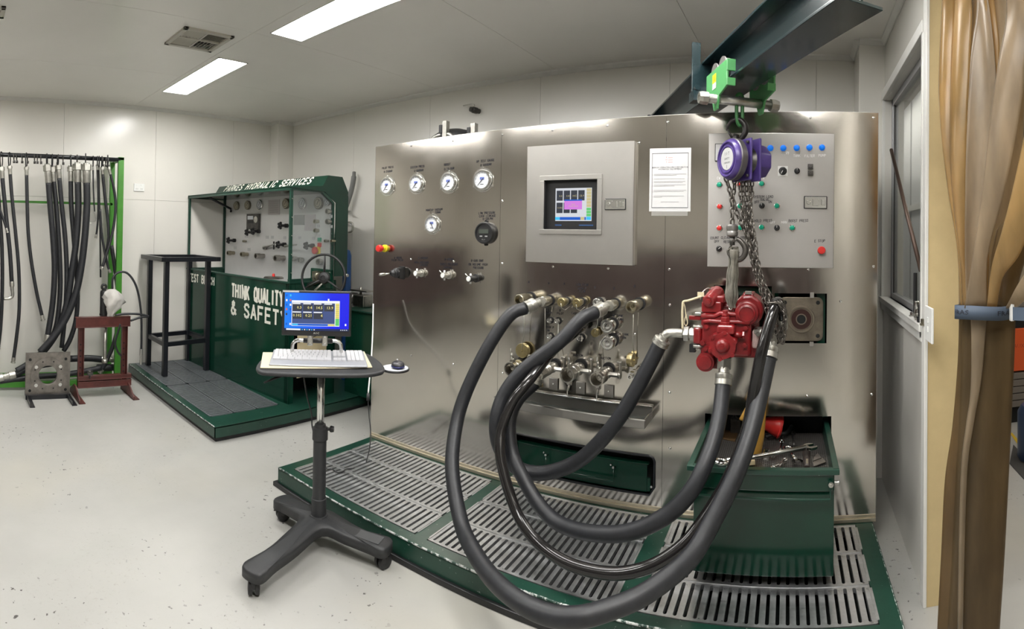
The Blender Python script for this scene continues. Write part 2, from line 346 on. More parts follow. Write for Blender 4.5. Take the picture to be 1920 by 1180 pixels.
GL = {'A': '00 26 40|0.8,2 3.2,2', 'B': '00 06 2.6,6 3.6,5.4 3.6,3.9 2.6,3.2 0,3.2|2.6,3.2 4,2.4 4,0.8 2.8,0 00', 'C': '4,4.5 3.3,5.6 2,6 .8,5.6 0,4.3 0,1.7 .8,.4 20 3.3,.4 4,1.5',
 'D': '00 06 2.2,6 3.4,5.3 4,3.8 4,2.2 3.4,.7 2.2,0 00', 'E': '3.8,6 06 00 3.8,0|0,3.1 3.3,3.1', 'F': '3.8,6 06 00|0,3.1 3.2,3.1', 'G': '4,4.6 3.3,5.6 2,6 .8,5.6 0,4.3 0,1.7 .8,.4 20 3.3,.4 4,1.4 4,2.8 2.4,2.8',
 'H': '00 06|40 46|0,3.1 4,3.1', 'I': '2,0 2,6', 'K': '00 06|4,6 0,2.4|1.3,3.5 40', 'L': '06 00 3.6,0', 'M': '00 06 2,2.4 46 40', 'N': '00 06 40 46', 'O': '20 .7,.5 0,2 0,4 .7,5.5 26 3.3,5.5 44 42 3.3,.5 20',
 'P': '00 06 2.8,6 3.8,5.4 3.8,3.7 2.8,3 0,3', 'Q': '20 .7,.5 0,2 0,4 .7,5.5 26 3.3,5.5 44 42 3.3,.5 20|2.4,1.6 4.2,-.4', 'R': '00 06 2.8,6 3.8,5.4 3.8,3.8 2.8,3.1 0,3.1|2.2,3.1 40',
 'S': '3.9,4.8 3.2,5.7 2,6 .7,5.6 .2,4.6 .8,3.6 3.2,2.6 3.9,1.5 3.3,.4 20 .7,.3 .1,1.3', 'T': '06 46|26 20', 'U': '06 0,1.6 .7,.4 20 3.3,.4 4,1.6 46', 'V': '06 20 46', 'W': '06 1,0 2,4 3,0 46', 'X': '00 46|06 40', 'Y': '06 2,3 46|2,3 20',
 '&': '4.2,0 .9,4.4 .9,5.4 1.7,6 2.5,5.4 2.4,4.5 .4,2.6 0,1.4 .6,.3 1.6,0 2.8,.5 4,2.4', '-': '.6,3 3.2,3', '.': '1.8,0 2.2,0', '/': '00 46', ' ': '',
 '0': '20 .7,.6 .2,2 .2,4 .7,5.4 26 3.3,5.4 3.8,4 3.8,2 3.3,.6 20', '1': '1,4.8 2.2,6 2.2,0', '2': '.2,4.6 1,5.8 2.6,6 3.7,5 3.5,3.7 00 40', '4': '3,0 3,6 0,1.8 40', '5': '3.8,6 .6,6 .3,3.4 2.4,3.7 3.8,2.6 3.6,.8 20 .3,.6', '6': '3.6,5.6 26 .6,4.6 .1,2 .8,.3 20 3.6,.6 3.8,2.2 2.8,3.4 .4,2.6'}
def _gp(t): return [(float(t[0]), float(t[1])) if ',' not in t else tuple(float(c) for c in t.split(',')) ]
def lettering(s_, x0, z0, cap, wt, width=None, sx=1.0, jit=0.0, sp=1.7):
    """stroke capitals as flat 2-D quads in a plane: list of (verts, layer); width fits the line to a given length"""
    u = cap/6.0; adv = lambda c: (2.4 if c in 'I.1' else 5.4 if c == 'M' else 4.0) + sp; tot = sum(adv(c) for c in s_) - sp
    if width: sx = width/(tot*u)
    else: x0 -= tot*u*sx/2
    out = []; cx = 0
    for c in s_:
        ox = -0.8 if c in 'I.1' else 0; j1, j2 = R.uniform(-jit, jit), R.uniform(-jit, jit)
        for ln in GL[c].split('|'):
            P = [_gp(t)[0] for t in ln.split()]; P = [(x0 + (cx + ox + px_*(1.35 if c == 'M' else 1) + j1*0.3)*u*sx, z0 + (py_ + j2)*u) for px_, py_ in P]
            for i in range(len(P) - 1):
                (ax_, az_), (bx_, bz_) = P[i], P[i+1]; L = math.hypot(bx_ - ax_, bz_ - az_) or 1e-9; dx, dz = (bx_ - ax_)/L, (bz_ - az_)/L; h_ = wt*u/2
                e0 = h_*(0.9 if i else 0.35); e1 = h_*(0.9 if i < len(P) - 2 else 0.35)
                out.append([(ax_ - dx*e0 - dz*h_, az_ - dz*e0 + dx*h_), (ax_ - dx*e0 + dz*h_, az_ - dz*e0 - dx*h_), (bx_ + dx*e1 + dz*h_, bz_ + dz*e1 - dx*h_), (bx_ + dx*e1 - dz*h_, bz_ + dz*e1 + dx*h_)])
        cx += adv(c)
    return out
def letters(mb, s_, o, ux, uz, cap, wt, **k):
    o, ux, uz = V(o), V(ux), V(uz); n_ = ux.cross(uz).normalized()
    for i, q_ in enumerate(lettering(s_, 0.0, 0.0, cap, wt, **k)): mb.add([o + ux*a + uz*b + n_*(0.00004*(i % 9)) for a, b in q_], [(0, 1, 2, 3)])
    return mb
def word_parts(part, s_, o, ux, uz, cap, wt, width, sp, m):
    u = cap/6.0; adv = lambda c: (2.4 if c in 'I.1' else 5.4 if c == 'M' else 4.0) + sp; sx = width/((sum(adv(c) for c in s_) - sp)*u); cx = 0
    for wd_ in s_.split(' '):
        ww = (sum(adv(c) for c in wd_) - sp)*u*sx; part('lettering', letters(MB(), wd_, V(o) + V(ux)*cx, ux, uz, cap, wt, width=ww, sp=sp), m); cx += ww + (adv(' ') + sp)*u*sx
_tc = {}
BOLD = [0.0]
def text_mesh(body, align):
    key = (body, align, BOLD[0])
    if key in _tc: return _tc[key]
    c = bpy.data.curves.new('t', 'FONT'); c.body = body; c.align_x = align; c.align_y = 'CENTER'; c.size = 1.0; c.resolution_u = 1; c.space_line = 0.85; c.offset = BOLD[0]
    o = bpy.data.objects.new('t', c); me = o.to_mesh()
    r = ([tuple(v.co) for v in me.vertices], [tuple(p.vertices) for p in me.polygons])
    o.to_mesh_clear(); bpy.data.objects.remove(o); bpy.data.curves.remove(c); _tc[key] = r; return r
def spline(pts, k=8):   # Catmull-Rom
    P = [V(p) for p in pts]; P = [P[0]*2 - P[1]] + P + [P[-1]*2 - P[-2]]; out = []
    for i in range(1, len(P) - 2):
        a, b, c, d = P[i-1:i+3]
        for j in range(k):
            t = j/k; out.append(0.5*((2*b) + (c - a)*t + (2*a - 5*b + 4*c - d)*t*t + (3*b - a - 3*c + d)*t**3))
    out.append(P[-2]); return out
def smoothp(P, it=3):
    P = [V(p) for p in P]
    for _ in range(it): P = [P[0]] + [(P[i-1] + P[i]*2 + P[i+1])/4 for i in range(1, len(P)-1)] + [P[-1]]
    return P
def build(name, mb, mats, o=(0, 0, 0), parent=None, bev=0, seg=2):
    me = bpy.data.meshes.new(name); o = V(o); me.from_pydata([tuple(p - o) for p in mb.v], [], mb.f)
    for m in (mats if isinstance(mats, (list, tuple)) else [mats]): me.materials.append(m)
    me.polygons.foreach_set('material_index', mb.mi); me.polygons.foreach_set('use_smooth', mb.sm); me.update()
    ob = bpy.data.objects.new(name, me); COL.objects.link(ob)
    if parent: ob.parent = parent
    if bev:
        md = ob.modifiers.new('b', 'BEVEL'); md.width = bev; md.segments = seg; md.limit_method = 'ANGLE'; md.angle_limit = 0.6; md.harden_normals = False
    return ob
def place(ob, fr, o):
    a, fo = FR[fr]; ob.location = rotz(a) @ V(o) + fo; ob.rotation_euler = (0, 0, a)
class Th:
    def __init__(s, name, label, cat, fr, o, group=None):
        s.e = bpy.data.objects.new(name, None); COL.objects.link(s.e); s.o = V(o); place(s.e, fr, o)
        s.e.empty_display_size = 0.05; s.e['label'] = label; s.e['category'] = cat
        if group: s.e['group'] = group
    def part(s, name, mb, mats, parent=None, bev=0, label=None, seg=2):
        ob = build(name, mb, mats, s.o, parent or s.e, bev, seg)
        if label: ob['label'] = label
        return ob
def one(name, label, cat, fr, o, mb, mats, bev=0, group=None, seg=2):
    ob = build(name, mb, mats, o, None, bev, seg); place(ob, fr, o); ob['label'] = label; ob['category'] = cat
    if group: ob['group'] = group
    return ob
def struct(name, mb, mats, fr='W', o=(0, 0, 0), parent=None, bev=0):
    ob = build(name, mb, mats, o, parent, bev)
    if not parent: place(ob, fr, o); ob['kind'] = 'structure'
    return ob
# ================================================================ ROOM
ZC, XL, XR, YB, YR = 2.966, -5.65, 0.5567, 3.96, -2.9
struct('floor', MB().bx(XL - 0.1, 6.2, YR - 0.1, 9.1, -0.1, 0), FLOORM)
# ceiling made of wide sandwich panels with fine joints
ceil = struct('ceiling', MB().bx(XL - 0.1, XR + 0.14, YR - 0.1, YB + 0.1, ZC + 0.06, ZC + 0.1), CEIL)
xs = [XL - 0.06, -4.38, -3.16, -1.95, -0.72, XR + 0.1]; ys = [YR, -1.3, 1.93, YB + 0.06]
lights = [(-4.93, 1.975), (-3.09, 2.02), (-1.25, 2.02), (-3.09, 0.12), (-0.75, 0.78), (-4.93, -0.33), (-0.95, 0.12)]  # last three panels are out of view, added to brighten the side walls
LW, LD = 1.18, 0.27
holes = [(x, x + LW, y, y + LD) for x, y in lights] + [(-3.655, -3.29, 1.475, 1.855)]
def cells(x0, x1, y0, y1, holes):
    X = sorted({x0, x1} | {h[i] for h in holes for i in (0, 1) if x0 < h[i] < x1}); Y = sorted({y0, y1} | {h[i] for h in holes for i in (2, 3) if y0 < h[i] < y1})
    out = []
    for a, b in zip(Y, Y[1:]):
        run = None
        for c, d in zip(X, X[1:]):
            mx, my = (c + d)/2, (a + b)/2
            if any(h[0] < mx < h[1] and h[2] < my < h[3] for h in holes):
                if run: out.append((*run, a, b)); run = None
            else: run = (run[0], d) if run else (c, d)
        if run: out.append((*run, a, b))
    return out
for i in range(5):
    for j in range(3):
        m = MB(); g = 0.0015
        for c in cells(xs[i] + g, xs[i+1] - g, ys[j] + g, ys[j+1] - g, holes): m.bx(c[0], c[1], c[2], c[3], ZC, ZC + 0.06)
        struct('panel', m, CEIL, parent=ceil)
def wallpanels(name, axis, c0, c1, cuts, z0, z1, into, zcut=None, extra=None, matl=WALL):
    """a wall of upright panels; axis 'x': the wall runs along x at y=c0..c1"""
    bk = MB()
    (bk.bx(cuts[0], cuts[-1], c0 + 0.03*into, c1, z0, z1) if axis == 'x' else bk.bx(c0 + 0.03*into, c1, cuts[0], cuts[-1], z0, z1))
    w_ = struct(name, bk, matl)
    zs = [z0, zcut, z1] if zcut else [z0, z1]
    for a, b in zip(cuts, cuts[1:]):
        for c, d in zip(zs, zs[1:]):
            g = 0.0012; m = MB()
            if axis == 'x': m.bx(a + g, b - g, c0, c0 + 0.03*into, c + g, d - g)
            else: m.bx(c0, c0 + 0.03*into, a + g, b - g, c + g, d - g)
            struct('panel', m, matl, parent=w_)
    return w_
wallpanels('wall_left', 'y', XL, XL - 0.12, [YR, -1.4, 0.1, 1.15, 2.2, 3.2, YB], 0, ZC, -1, 1.93)
wallpanels('wall_back', 'x', YB, YB + 0.12, [XL, -4.35, -3.28, -2.1, -1.0, 0.1, XR + 0.13], 0, ZC, 1)
wallpanels('wall_rear', 'x', YR, YR - 0.12, [XL, -4.4, -3.2, -2.0, -0.8, XR + 0.12], 0, ZC, -1)
struct('trim_1', MB().bx(XL, XL + 0.174, 3.73, YB, 0, ZC), WALL, bev=0.004)      # corner casing
struct('trim_2', MB().bx(0.381, XR + 0.02, 3.62, YB, 0, ZC), WALL, bev=0.004)
def cove(name, x0, y0, x1, y1, nx, ny):
    m = MB(); t = 0.035; a, b = V((x0, y0, ZC)), V((x1, y1, ZC)); n = V((nx, ny, 0))
    pr = [a, a + n*t, a + n*t*0.9 - V((0, 0, 0.012)), a + n*0.008 - V((0, 0, t)), a - V((0, 0, t))]
    m.prism(pr, b - a); struct(name, m, WHITEP)
cove('trim_3', XL, YR, XL, 3.73, 1, 0); cove('trim_4', XL, 3.73, XL + 0.174, 3.73, 0, -1); cove('trim_5', XL + 0.174, 3.73, XL + 0.174, YB, 1, 0)
cove('trim_6', XL + 0.174, YB, 0.381, YB, 0, -1); cove('trim_7', 0.381, YB, 0.381, 3.62, -1, 0); cove('trim_8', 0.381, 3.62, XR, 3.62, 0, -1)
cove('trim_9', XR, 3.62, XR, YR, -1, 0)
# right wall: window from y=2.40 to y=3.56, doorway in front of y=2.33
WT = 0.13; WY0, WY1, WZ0, WZ1 = 2.405, 3.585, 1.22, 2.55
rw = MB(); X0, X1 = XR, XR + WT
rw.bx(X0, X1, 2.33, YB, 0, WZ0).bx(X0, X1, 2.33, WY0, WZ0, ZC).bx(X0, X1, WY1, YB, WZ0, ZC).bx(X0, X1, WY0, WY1, WZ1, ZC)
rw.bx(X0, X1, 0.95, 2.33, 2.76, ZC).bx(X0, X1, YR, 0.95, 0, ZC)
struct('wall_right', rw, WALL)
dj = MB().bx(X0 - 0.012, X1 + 0.012, 2.318, 2.331, 0, 2.76); struct('door_1', dj, BEIGE)
struct('trim_10', MB().bx(X0 - 0.016, X0 + 0.0, 2.312, 2.372, 0, 2.80), WHITEP, bev=0.003)
struct('trim_11', MB().bx(X0 - 0.016, X0, 0.95, 2.32, 2.745, 2.80), WHITEP, bev=0.003)
win = MB(); fw = 0.05
struct('window_1', MB().bx(X0 - 0.018, X0 + 0.004, WY1, WY1 + 0.06, WZ0 - 0.06, WZ1 + 0.06).bx(X0 - 0.018, X0 + 0.004, WY0 - 0.03, WY0, WZ0 - 0.06, WZ1 + 0.06)
       .bx(X0 - 0.022, X0 + 0.004, WY0 - 0.03, WY1 + 0.06, WZ1, WZ1 + 0.06), WHITEP, bev=0.003)
wo = [o for o in COL.objects if o.name == 'window_1'][0]
struct('window_sill', MB().bx(X0 - 0.028, X1, WY0 - 0.03, WY1 + 0.06, WZ0 - 0.03, WZ0).bx(X0 - 0.018, X0 + 0.003, WY0 - 0.03, WY1 + 0.06, WZ0 - 0.075, WZ0 - 0.03).bx(X0 - 0.03, X0 + 0.03, WY0 - 0.03, WY1 + 0.06, WZ0 - 0.002, WZ0 + 0.006), WHITEP, parent=wo, bev=0.003)
AF = mat('window_aluminium', (0.40, 0.40, 0.41), 0.45, 0.6)
struct('window_frame', MB().bx(X0 + 0.045, X0 + 0.085, WY0, WY1, WZ1 - 0.045, WZ1).bx(X0 + 0.045, X0 + 0.085, WY0, WY1, WZ0, WZ0 + 0.035).bx(X0 + 0.045, X0 + 0.085, WY1 - 0.04, WY1, WZ0, WZ1)
       .bx(X0 + 0.045, X0 + 0.085, WY0, WY0 + 0.04, WZ0, WZ1), AF, parent=wo, bev=0.003)
struct('pane', MB().bx(X0 + 0.062, X0 + 0.067, WY0 + 0.04, WY1 - 0.04, WZ0 + 0.035, WZ1 - 0.045), GLASS, parent=wo)
struct('window_seal', MB().bx(X0 + 0.055, X0 + 0.061, WY1 - 0.055, WY1 - 0.04, WZ0 + 0.03, WZ1 - 0.045), BLACK, parent=wo)
# the workshop next door, seen through doorway and window
SG = mat('workshop_wall_grey', (0.66, 0.66, 0.66), 0.6, vary=(0.6, 0.05)); ST = mat('workshop_wall_tan', (0.42, 0.36, 0.27), 0.6, vary=(0.6, 0.08))
struct('wall_workshop_back', MB().bx(XR + WT, 6.2, 9.0, 9.1, 0, 4.0), ST)
struct('wall_workshop_side', MB().bx(6.1, 6.2, YR, 9.0, 0, 4.0), ST)
struct('wall_workshop_front', MB().bx(XR + WT, 6.2, YR - 0.1, YR, 0, 4.0), ST)
struct('ceiling_workshop', MB().bx(XR + WT, 6.2, YR - 0.1, 9.1, 4.0, 4.1), SG)
struct('wall_partition', MB().bx(1.55, 1.62, 4.3, 9.0, 0, 3.6), SG)
struct('trim_12', MB().bx(1.52, 1.55, 4.3, 9.0, 2.02, 2.10), WHITEP)
for k in range(3):
    struct('trim_%d' % (13 + k), MB().bx(1.535, 1.55, 5.0 + k*1.25, 5.03 + k*1.25, 0, 3.6), AF)
# ceiling light panels and vents
t0 = None
for i, (x, y) in enumerate(lights):
    lab = 'recessed ceiling light panel ' + ['nearest the corner, over the old test bench', 'over the computer cart, cut by the top of the picture', 'above the stainless machine front',
           'overhead between the hose rack and the cart', 'added unseen beside the doorway to brighten the right wall', 'added beside the hose rack, just outside the picture, to brighten the left wall', 'added unseen above the camera, just short of the doorway, for more light on the right wall', 'farthest back, near the rear wall'][i]
    t = Th('ceiling_light', lab, 'ceiling light', 'W', (x, y, ZC), 'recessed ceiling lights')
    t.part('frame', MB().bx(x, x + LW, y, y + 0.008, ZC - 0.006, ZC + 0.05).bx(x, x + LW, y + LD - 0.008, y + LD, ZC - 0.006, ZC + 0.05).bx(x, x + 0.008, y, y + LD, ZC - 0.006, ZC + 0.05).bx(x + LW - 0.008, x + LW, y, y + LD, ZC - 0.006, ZC + 0.05), WHITEP)
    t.part('diffuser', MB().bx(x + 0.008, x + LW - 0.008, y + 0.008, y + LD - 0.008, ZC + 0.004, ZC + 0.012), PALE)
def vent(x0, x1, y0, y1, lab):
    t = Th('ceiling_vent', lab, 'air vent', 'W', (x0, y0, ZC), 'ceiling air vents'); e = 0.03
    fr = MB(); z0, z1 = ZC - 0.014, ZC + 0.002
    fr.bx(x0, x1, y0, y0 + e, z0, z1).bx(x0, x1, y1 - e, y1, z0, z1).bx(x0, x0 + e, y0, y1, z0, z1).bx(x1 - e, x1, y0, y1, z0, z1)
    xm, ym = (x0 + x1)/2, (y0 + y1)/2; fr.bx(xm - 0.006, xm + 0.006, y0, y1, z0 + 0.003, z1).bx(x0, x1, ym - 0.006, ym + 0.006, z0 + 0.003, z1)
    t.part('frame', fr, mat('vent_beige', (0.50, 0.48, 0.42), 0.5), bev=0.002)
    t.part('backing', MB().bx(x0 + e, x1 - e, y0 + e, y1 - e, ZC + 0.03, ZC + 0.035), mat('vent_dark', (0.05, 0.045, 0.04), 0.8))
    for qx in (0, 1):
        for qy in (0, 1):
            a0, a1 = (x0 + e, xm - 0.006) if qx == 0 else (xm + 0.006, x1 - e); b0, b1 = (y0 + e, ym - 0.006) if qy == 0 else (ym + 0.006, y1 - e)
            for k in range(6):
                f = (k + 0.5)/6; m = MB(); tilt = Matrix.Rotation(0.7*(1 if qy else -1), 3, 'X') if (qx + qy) % 2 else Matrix.Rotation(0.7*(1 if qx else -1), 3, 'Y')
                if (qx + qy) % 2: m.box((( a0 + a1)/2, b0 + (b1 - b0)*f, ZC + 0.002), (a1 - a0, 0.026, 0.002), tilt)
                else: m.box((a0 + (a1 - a0)*f, (b0 + b1)/2, ZC + 0.002), (0.026, b1 - b0, 0.002), tilt)
                t.part('slat', m, MAT['vent_beige'])
vent(-3.655, -3.29, 1.475, 1.855, 'square beige ceiling vent with four louvred quarters beside the corner light panel')
vent(-3.50, -3.33, 0.02, 0.30, 'small ceiling vent cut off by the upper corner of the picture')
for i, (x, y) in enumerate([(2.6, 3.2), (2.6, 0.4), (4.6, 6.2), (1.0, 7.2)]):  # unseen lamps, sized to brighten the view through the window
    t = Th('added_batten_light', 'unseen suspended batten light added to brighten the workshop next door, %s' % ['beyond the window', 'beyond the doorway', 'over the far corner', 'behind the partition'][i], 'ceiling light', 'W', (x, y, 3.6), 'added workshop batten lights')
    t.part('housing', MB().bx(x - 0.16, x + 0.16, y - 1.25, y + 1.25, 3.6, 3.66), WHITEP); t.part('hanger', MB().bx(x - 0.02, x + 0.02, y - 0.4, y - 0.36, 3.66, 4.0), WHITEP); t.part('hanger', MB().bx(x - 0.02, x + 0.02, y + 0.36, y + 0.4, 3.66, 4.0), WHITEP); t.part('diffuser', MB().bx(x - 0.15, x + 0.15, y - 1.22, y + 1.22, 3.585, 3.6), PALE2)
# behind the camera: dark bench cabinets on legs, mirrored in the stainless panels
dk = mat('dark_maroon_cabinet', (0.075, 0.052, 0.052), 0.5)
def cabinet(x0, x1, y0, y1, lab, face):
    t = Th('bench_cabinet', lab, 'cabinet', 'W', ((x0 + x1)/2, (y0 + y1)/2, 0), 'dark bench cabinets'); zb = 0.56
    t.part('body', MB().bx(x0, x1, y0, y1, zb, 1.44), dk, bev=0.01)
    for x in (x0 + 0.04, x1 - 0.04):
        for y in (y0 + 0.04, y1 - 0.04): t.part('leg', MB().bx(x - 0.025, x + 0.025, y - 0.025, y + 0.025, 0, zb), dk)
    for k in (0, 1):
        if face == 'y': a = x0 + 0.02 + k*(x1 - x0)/2; m = MB().bx(a, a + (x1 - x0)/2 - 0.03, y1, y1 + 0.02, zb + 0.04, 1.30); hm_ = MB().bx(a + 0.2, a + 0.34, y1 + 0.02, y1 + 0.045, 0.95, 0.97)
        else: a = y0 + 0.02 + k*(y1 - y0)/2; m = MB().bx(x1, x1 + 0.02, a, a + (y1 - y0)/2 - 0.03, zb + 0.04, 1.30); hm_ = MB().bx(x1 + 0.02, x1 + 0.045, a + 0.2, a + 0.34, 0.95, 0.97)
        d = t.part('door', m, dk, bev=0.004); t.part('handle', hm_, CHROME, parent=d)
for i in range(4):
    x = -4.2 + i*1.17; cabinet(x, x + 1.15, -2.88, -2.32, 'dark bench cabinet of the rear wall row, %s' % ['at its far end from the doorway', 'second from its far end', 'second from the doorway', 'nearest the doorway'][i], 'y')
for i in range(2):
    y = -2.2 + i*1.17; cabinet(XL + 0.02, XL + 0.55, y, y + 1.15, 'dark bench cabinet on the left wall, %s' % ['the one nearer the rear wall', 'the one nearer the hose rack'][i], 'x')
# ================================================================ STAINLESS TEST MACHINE (frame M)
D = 2.8375; MX0, S1, S2, MX1 = -2.737, -1.679, -0.659, 0.4748; ZB = 0.142
def ztop(x): return 2.236 + (x - MX0)*0.0152
rec = (-1.547, -0.700, 0.215, 0.425)
wins = [rec, (-0.389, -0.083, 1.068, 1.356), (-0.068, 0.207, 1.059, 1.320), (-0.429, 0.236, 0.20, 0.677)]
mach = Th('test_machine', 'wide stainless-fronted hydraulic test machine with gauges, control cabinet and couplings', 'test machine', 'M', (-1.13, 3.1, 0.0))
for a, b in ((MX0, S1), (S1, S2), (S2, MX1)):
    m = MB(); g = 0.0008; zc = 2.1
    for c in cells(a + g, b - g, ZB, zc, wins): m.bx(c[0], c[1], D, D + 0.003, c[2], c[3])
    m.prism([(a + g, D, zc), (b - g, D, zc), (b - g, D, ztop(b)), (a + g, D, ztop(a))], (0, 0.003, 0))
    mach.part('front_panel', m, STEEL)
m = MB().prism([(MX0, D, ztop(MX0)), (MX1, D, ztop(MX1)), (MX1, D, ztop(MX1) + 0.003), (MX0, D, ztop(MX0) + 0.003)], (0, 0.06, 0)).bx(MX1 - 0.001, MX1 + 0.002, D, D + 0.06, ZB, ztop(MX1))
m.bx(MX0 - 0.002, MX0, D, D + 0.05, ZB, ztop(MX0)); mach.part('panel_edge', m, STEEL2)
mach.part('bottom_lip', MB().bx(MX0, MX1, D - 0.012, D + 0.02, 0.121, 0.142).bx(MX0, MX1, D - 0.004, D + 0.001, 0.142, 0.158), LIP, bev=0.002)
hs = MB(); hy = 3.42
hs.bx(-2.6, 0.40, hy, hy + 0.02, 0.06, 2.15).bx(-2.62, -2.6, D + 0.01, hy, 0.06, 2.15).bx(0.40, 0.42, D + 0.01, hy, 0.06, 2.15).bx(-2.6, 0.40, D + 0.01, hy, 2.13, 2.15).bx(-2.6, 0.40, D + 0.01, hy, 0.08, 0.1)
mach.part('housing', hs, BLACKP)
mach.part('frame_rail', MB().bx(-2.6, 0.4, 2.9, 2.95, 1.40, 1.44).bx(-0.42, -0.05, 2.88, 2.92, 1.30, 1.345).bx(0.155, 0.20, 2.87, 2.92, 1.0, 1.4), GREEN)
# rivets / screws
scr = [(771, 273), (849, 264), (942, 252.5), (1036, 244), (1138.5, 235.5), (1252.5, 229), (1519.6, 221), (1638, 221), (942, 377), (942, 494), (770.5, 486.5), (851, 490.7),
       (1198, 268), (1036.7, 500), (1140.6, 503.5), (1255, 505.5), (1515.5, 506), (942.5, 600), (942.5, 700), (850, 683), (1256, 572), (1255.5, 736), (1256, 841), (1513, 743), (1576, 565), (771, 667), (1638, 500), (1634, 740), (1190, 627)]
for px, py in scr:
    p = mY(D, px, py); mach.part('screw', MB().lathe((p.x, D, p.z), (0, -1, 0), [(0.0075, 0), (0.007, 0.003), (0.003, 0.0055)], 8), CHROME)
# handwritten marker notes on the panel
def note(s_, px, py, cap=0.0125, y=D, m=INK, sx=0.8):
    p = mY(y, px, py - (2.0 if py < 425 and y == D and px < 930 else 0)); mach.part('lettering', letters(MB(), s_, (p.x, y - 0.0012, p.z - cap/2), (1, 0, 0.03), (0.03, 0, 1), cap, 0.95, sx=sx, jit=0.35), m)
for a in (("PILOT PRESS", 727, 316.5), ("0-250BAR", 727.5, 323.5), ("SYSTEM PRESS", 782.5, 315), ("0-600BAR", 785, 322), ("BOOST", 838.5, 310.5), ("0-50 BAR", 842, 318.5),
          ("HP TEST GAUGE", 910, 303.5), ("0-600BAR", 911, 311), ("MAKEUP VACUUM", 814, 395.5), ("-1 - 15BAR", 815.5, 400.5), ("LOW PRESSURE", 913, 401.5), ("CASE LEAKAGE", 914, 407), ("0-50LPM", 914.5, 412.5),
          ("0-40BAR", 746, 483.5), ("PILOT PRESS", 745, 488), ("0-400BAR", 793, 484), ("HIGH PRESSURE", 790.5, 492.5), ("CONTROL", 795, 497.5), ("0-40BAR", 842, 486.5), ("BOOST PRESSURE", 842, 495.5), ("CONTROL", 840, 502),
          ("0-600 BAR", 894.5, 489), ("ON VOLUME HIGH", 896, 496), ("PRESSURE", 897, 502.5)):
    note(a[0], a[1], a[2], 0.0135)
for a in (("A", 991.5, 529), ("A", 1029, 531), ("A", 1058, 532), ("LOW FLOW", 1092, 534), ("HIGH P", 1092, 541), ("FLOW", 1092, 546), ("B", 1115.6, 539), ("B", 1151.5, 541), ("B", 1190, 537),
          ("A", 1028, 581.5), ("PILOT", 1029, 587), ("B", 1050, 582.5), ("PILOT", 1050.5, 588), ("CASE LEAKAGE", 1088, 588), ("HIGH P", 1031, 614), ("IN", 1028, 620), ("HP TANK", 1158, 592), ("RETURN", 1160, 599),
          ("BOOST TANK", 1164, 627), ("RETURN", 1165, 633.5), ("SUCTION", 1083.5, 666.5), ("SUCTION", 1135.5, 672)):
    note(a[0], a[1], a[2], 0.012)
BOLD[0] = 0.0
# round gauges
def gauge(px, py, ry, deg, parent=None):
    p = mY(D, px, py); c = V((p.x, D, p.z)); r = ry*p.length/F_; r = ry*math.hypot(p.x, D)/F_; ax = V((0, -1, 0))
    g = mach.part('gauge', MB().lathe(c, ax, [(r, 0), (r, 0.004), (r*0.84, 0.004), (r*0.84, 0.018), (r*0.80, 0.022), (r*0.70, 0.022), (r*0.70, 0.014)], 28, cap=False), CHROME)
    d = MB().lathe(c, ax, [(r*0.72, 0.011), (r*0.72, 0.014)], 28)
    for k in range(11):
        a = math.radians(225 - 27*k); u = V((cos(a), 0, sin(a))); d.m = 1; d.box(c + u*r*0.60 + ax*0.0145, (r*0.09, 0.001, r*0.02), Matrix.Rotation(-a, 3, 'Y'))
    d.m = 2; d.box(c + V((0, -0.0146, r*0.12)), (r*0.42, 0.001, r*0.22)); d.m = 1; d.box(c + V((0, -0.0146, -r*0.36)), (r*0.3, 0.001, r*0.06))
    mach.part('dial', d, [GAUGEW, INK, mat('gauge_blue_print', (0.10, 0.14, 0.40), 0.5)], parent=g)
    a = math.radians(deg); u = V((cos(a), 0, sin(a))); mach.part('needle', MB().tube([c - u*r*0.15 + ax*0.017, c + u*r*0.55 + ax*0.017], [r*0.04, r*0.02], 5), INK, parent=g)
    for a in (PI/2, PI*7/6, -PI/6): mach.part('mounting_tab', MB().box(c + V((cos(a), 0, sin(a)))*r*0.98 + ax*0.003, (r*0.18, 0.005, r*0.18)).lathe(c + V((cos(a), 0, sin(a)))*r*1.0, ax, [(r*0.09, 0), (r*0.07, 0.009)], 8), CHROME, parent=g)
for px, py, ry, dg in ((727, 349, 19, 235), (782, 344.8, 20, 232), (842.5, 342.3, 21.5, 230), (906, 337.8, 23, 228), (811.5, 420.8, 19.5, 300)): gauge(px, py, ry, dg)
p = mY(D, 912, 437); r = 20.5*math.hypot(p.x, D)/F_
fm = mach.part('flow_meter', MB().lathe((p.x, D, p.z), (0, -1, 0), [(r, 0), (r, 0.03), (r*0.93, 0.036), (r*0.82, 0.036), (r*0.8, 0.031)], 28), BLACK)
mach.part('display', MB().bx(p.x - r*0.5, p.x + r*0.5, D - 0.034, D - 0.031, p.z - 0.004, p.z + r*0.34), mat('lcd_grey', (0.06, 0.07, 0.06), 0.2), parent=fm)
mach.part('button_row', MB().bx(p.x - r*0.4, p.x - r*0.15, D - 0.034, D - 0.031, p.z - r*0.36, p.z - r*0.25).bx(p.x + r*0.15, p.x + r*0.4, D - 0.034, D - 0.031, p.z - r*0.36, p.z - r*0.25)
          .text('FLO', (p.x, D - 0.0335, p.z - r*0.62), (1, 0, 0), (0, 0, 1), 0.014), INKG, parent=fm)
for sg in (1, -1): mach.part('lug', MB().cyl((p.x, D, p.z + sg*r*1.05), (p.x, D - 0.01, p.z + sg*r*1.05), 0.009), BLACK, parent=fm)
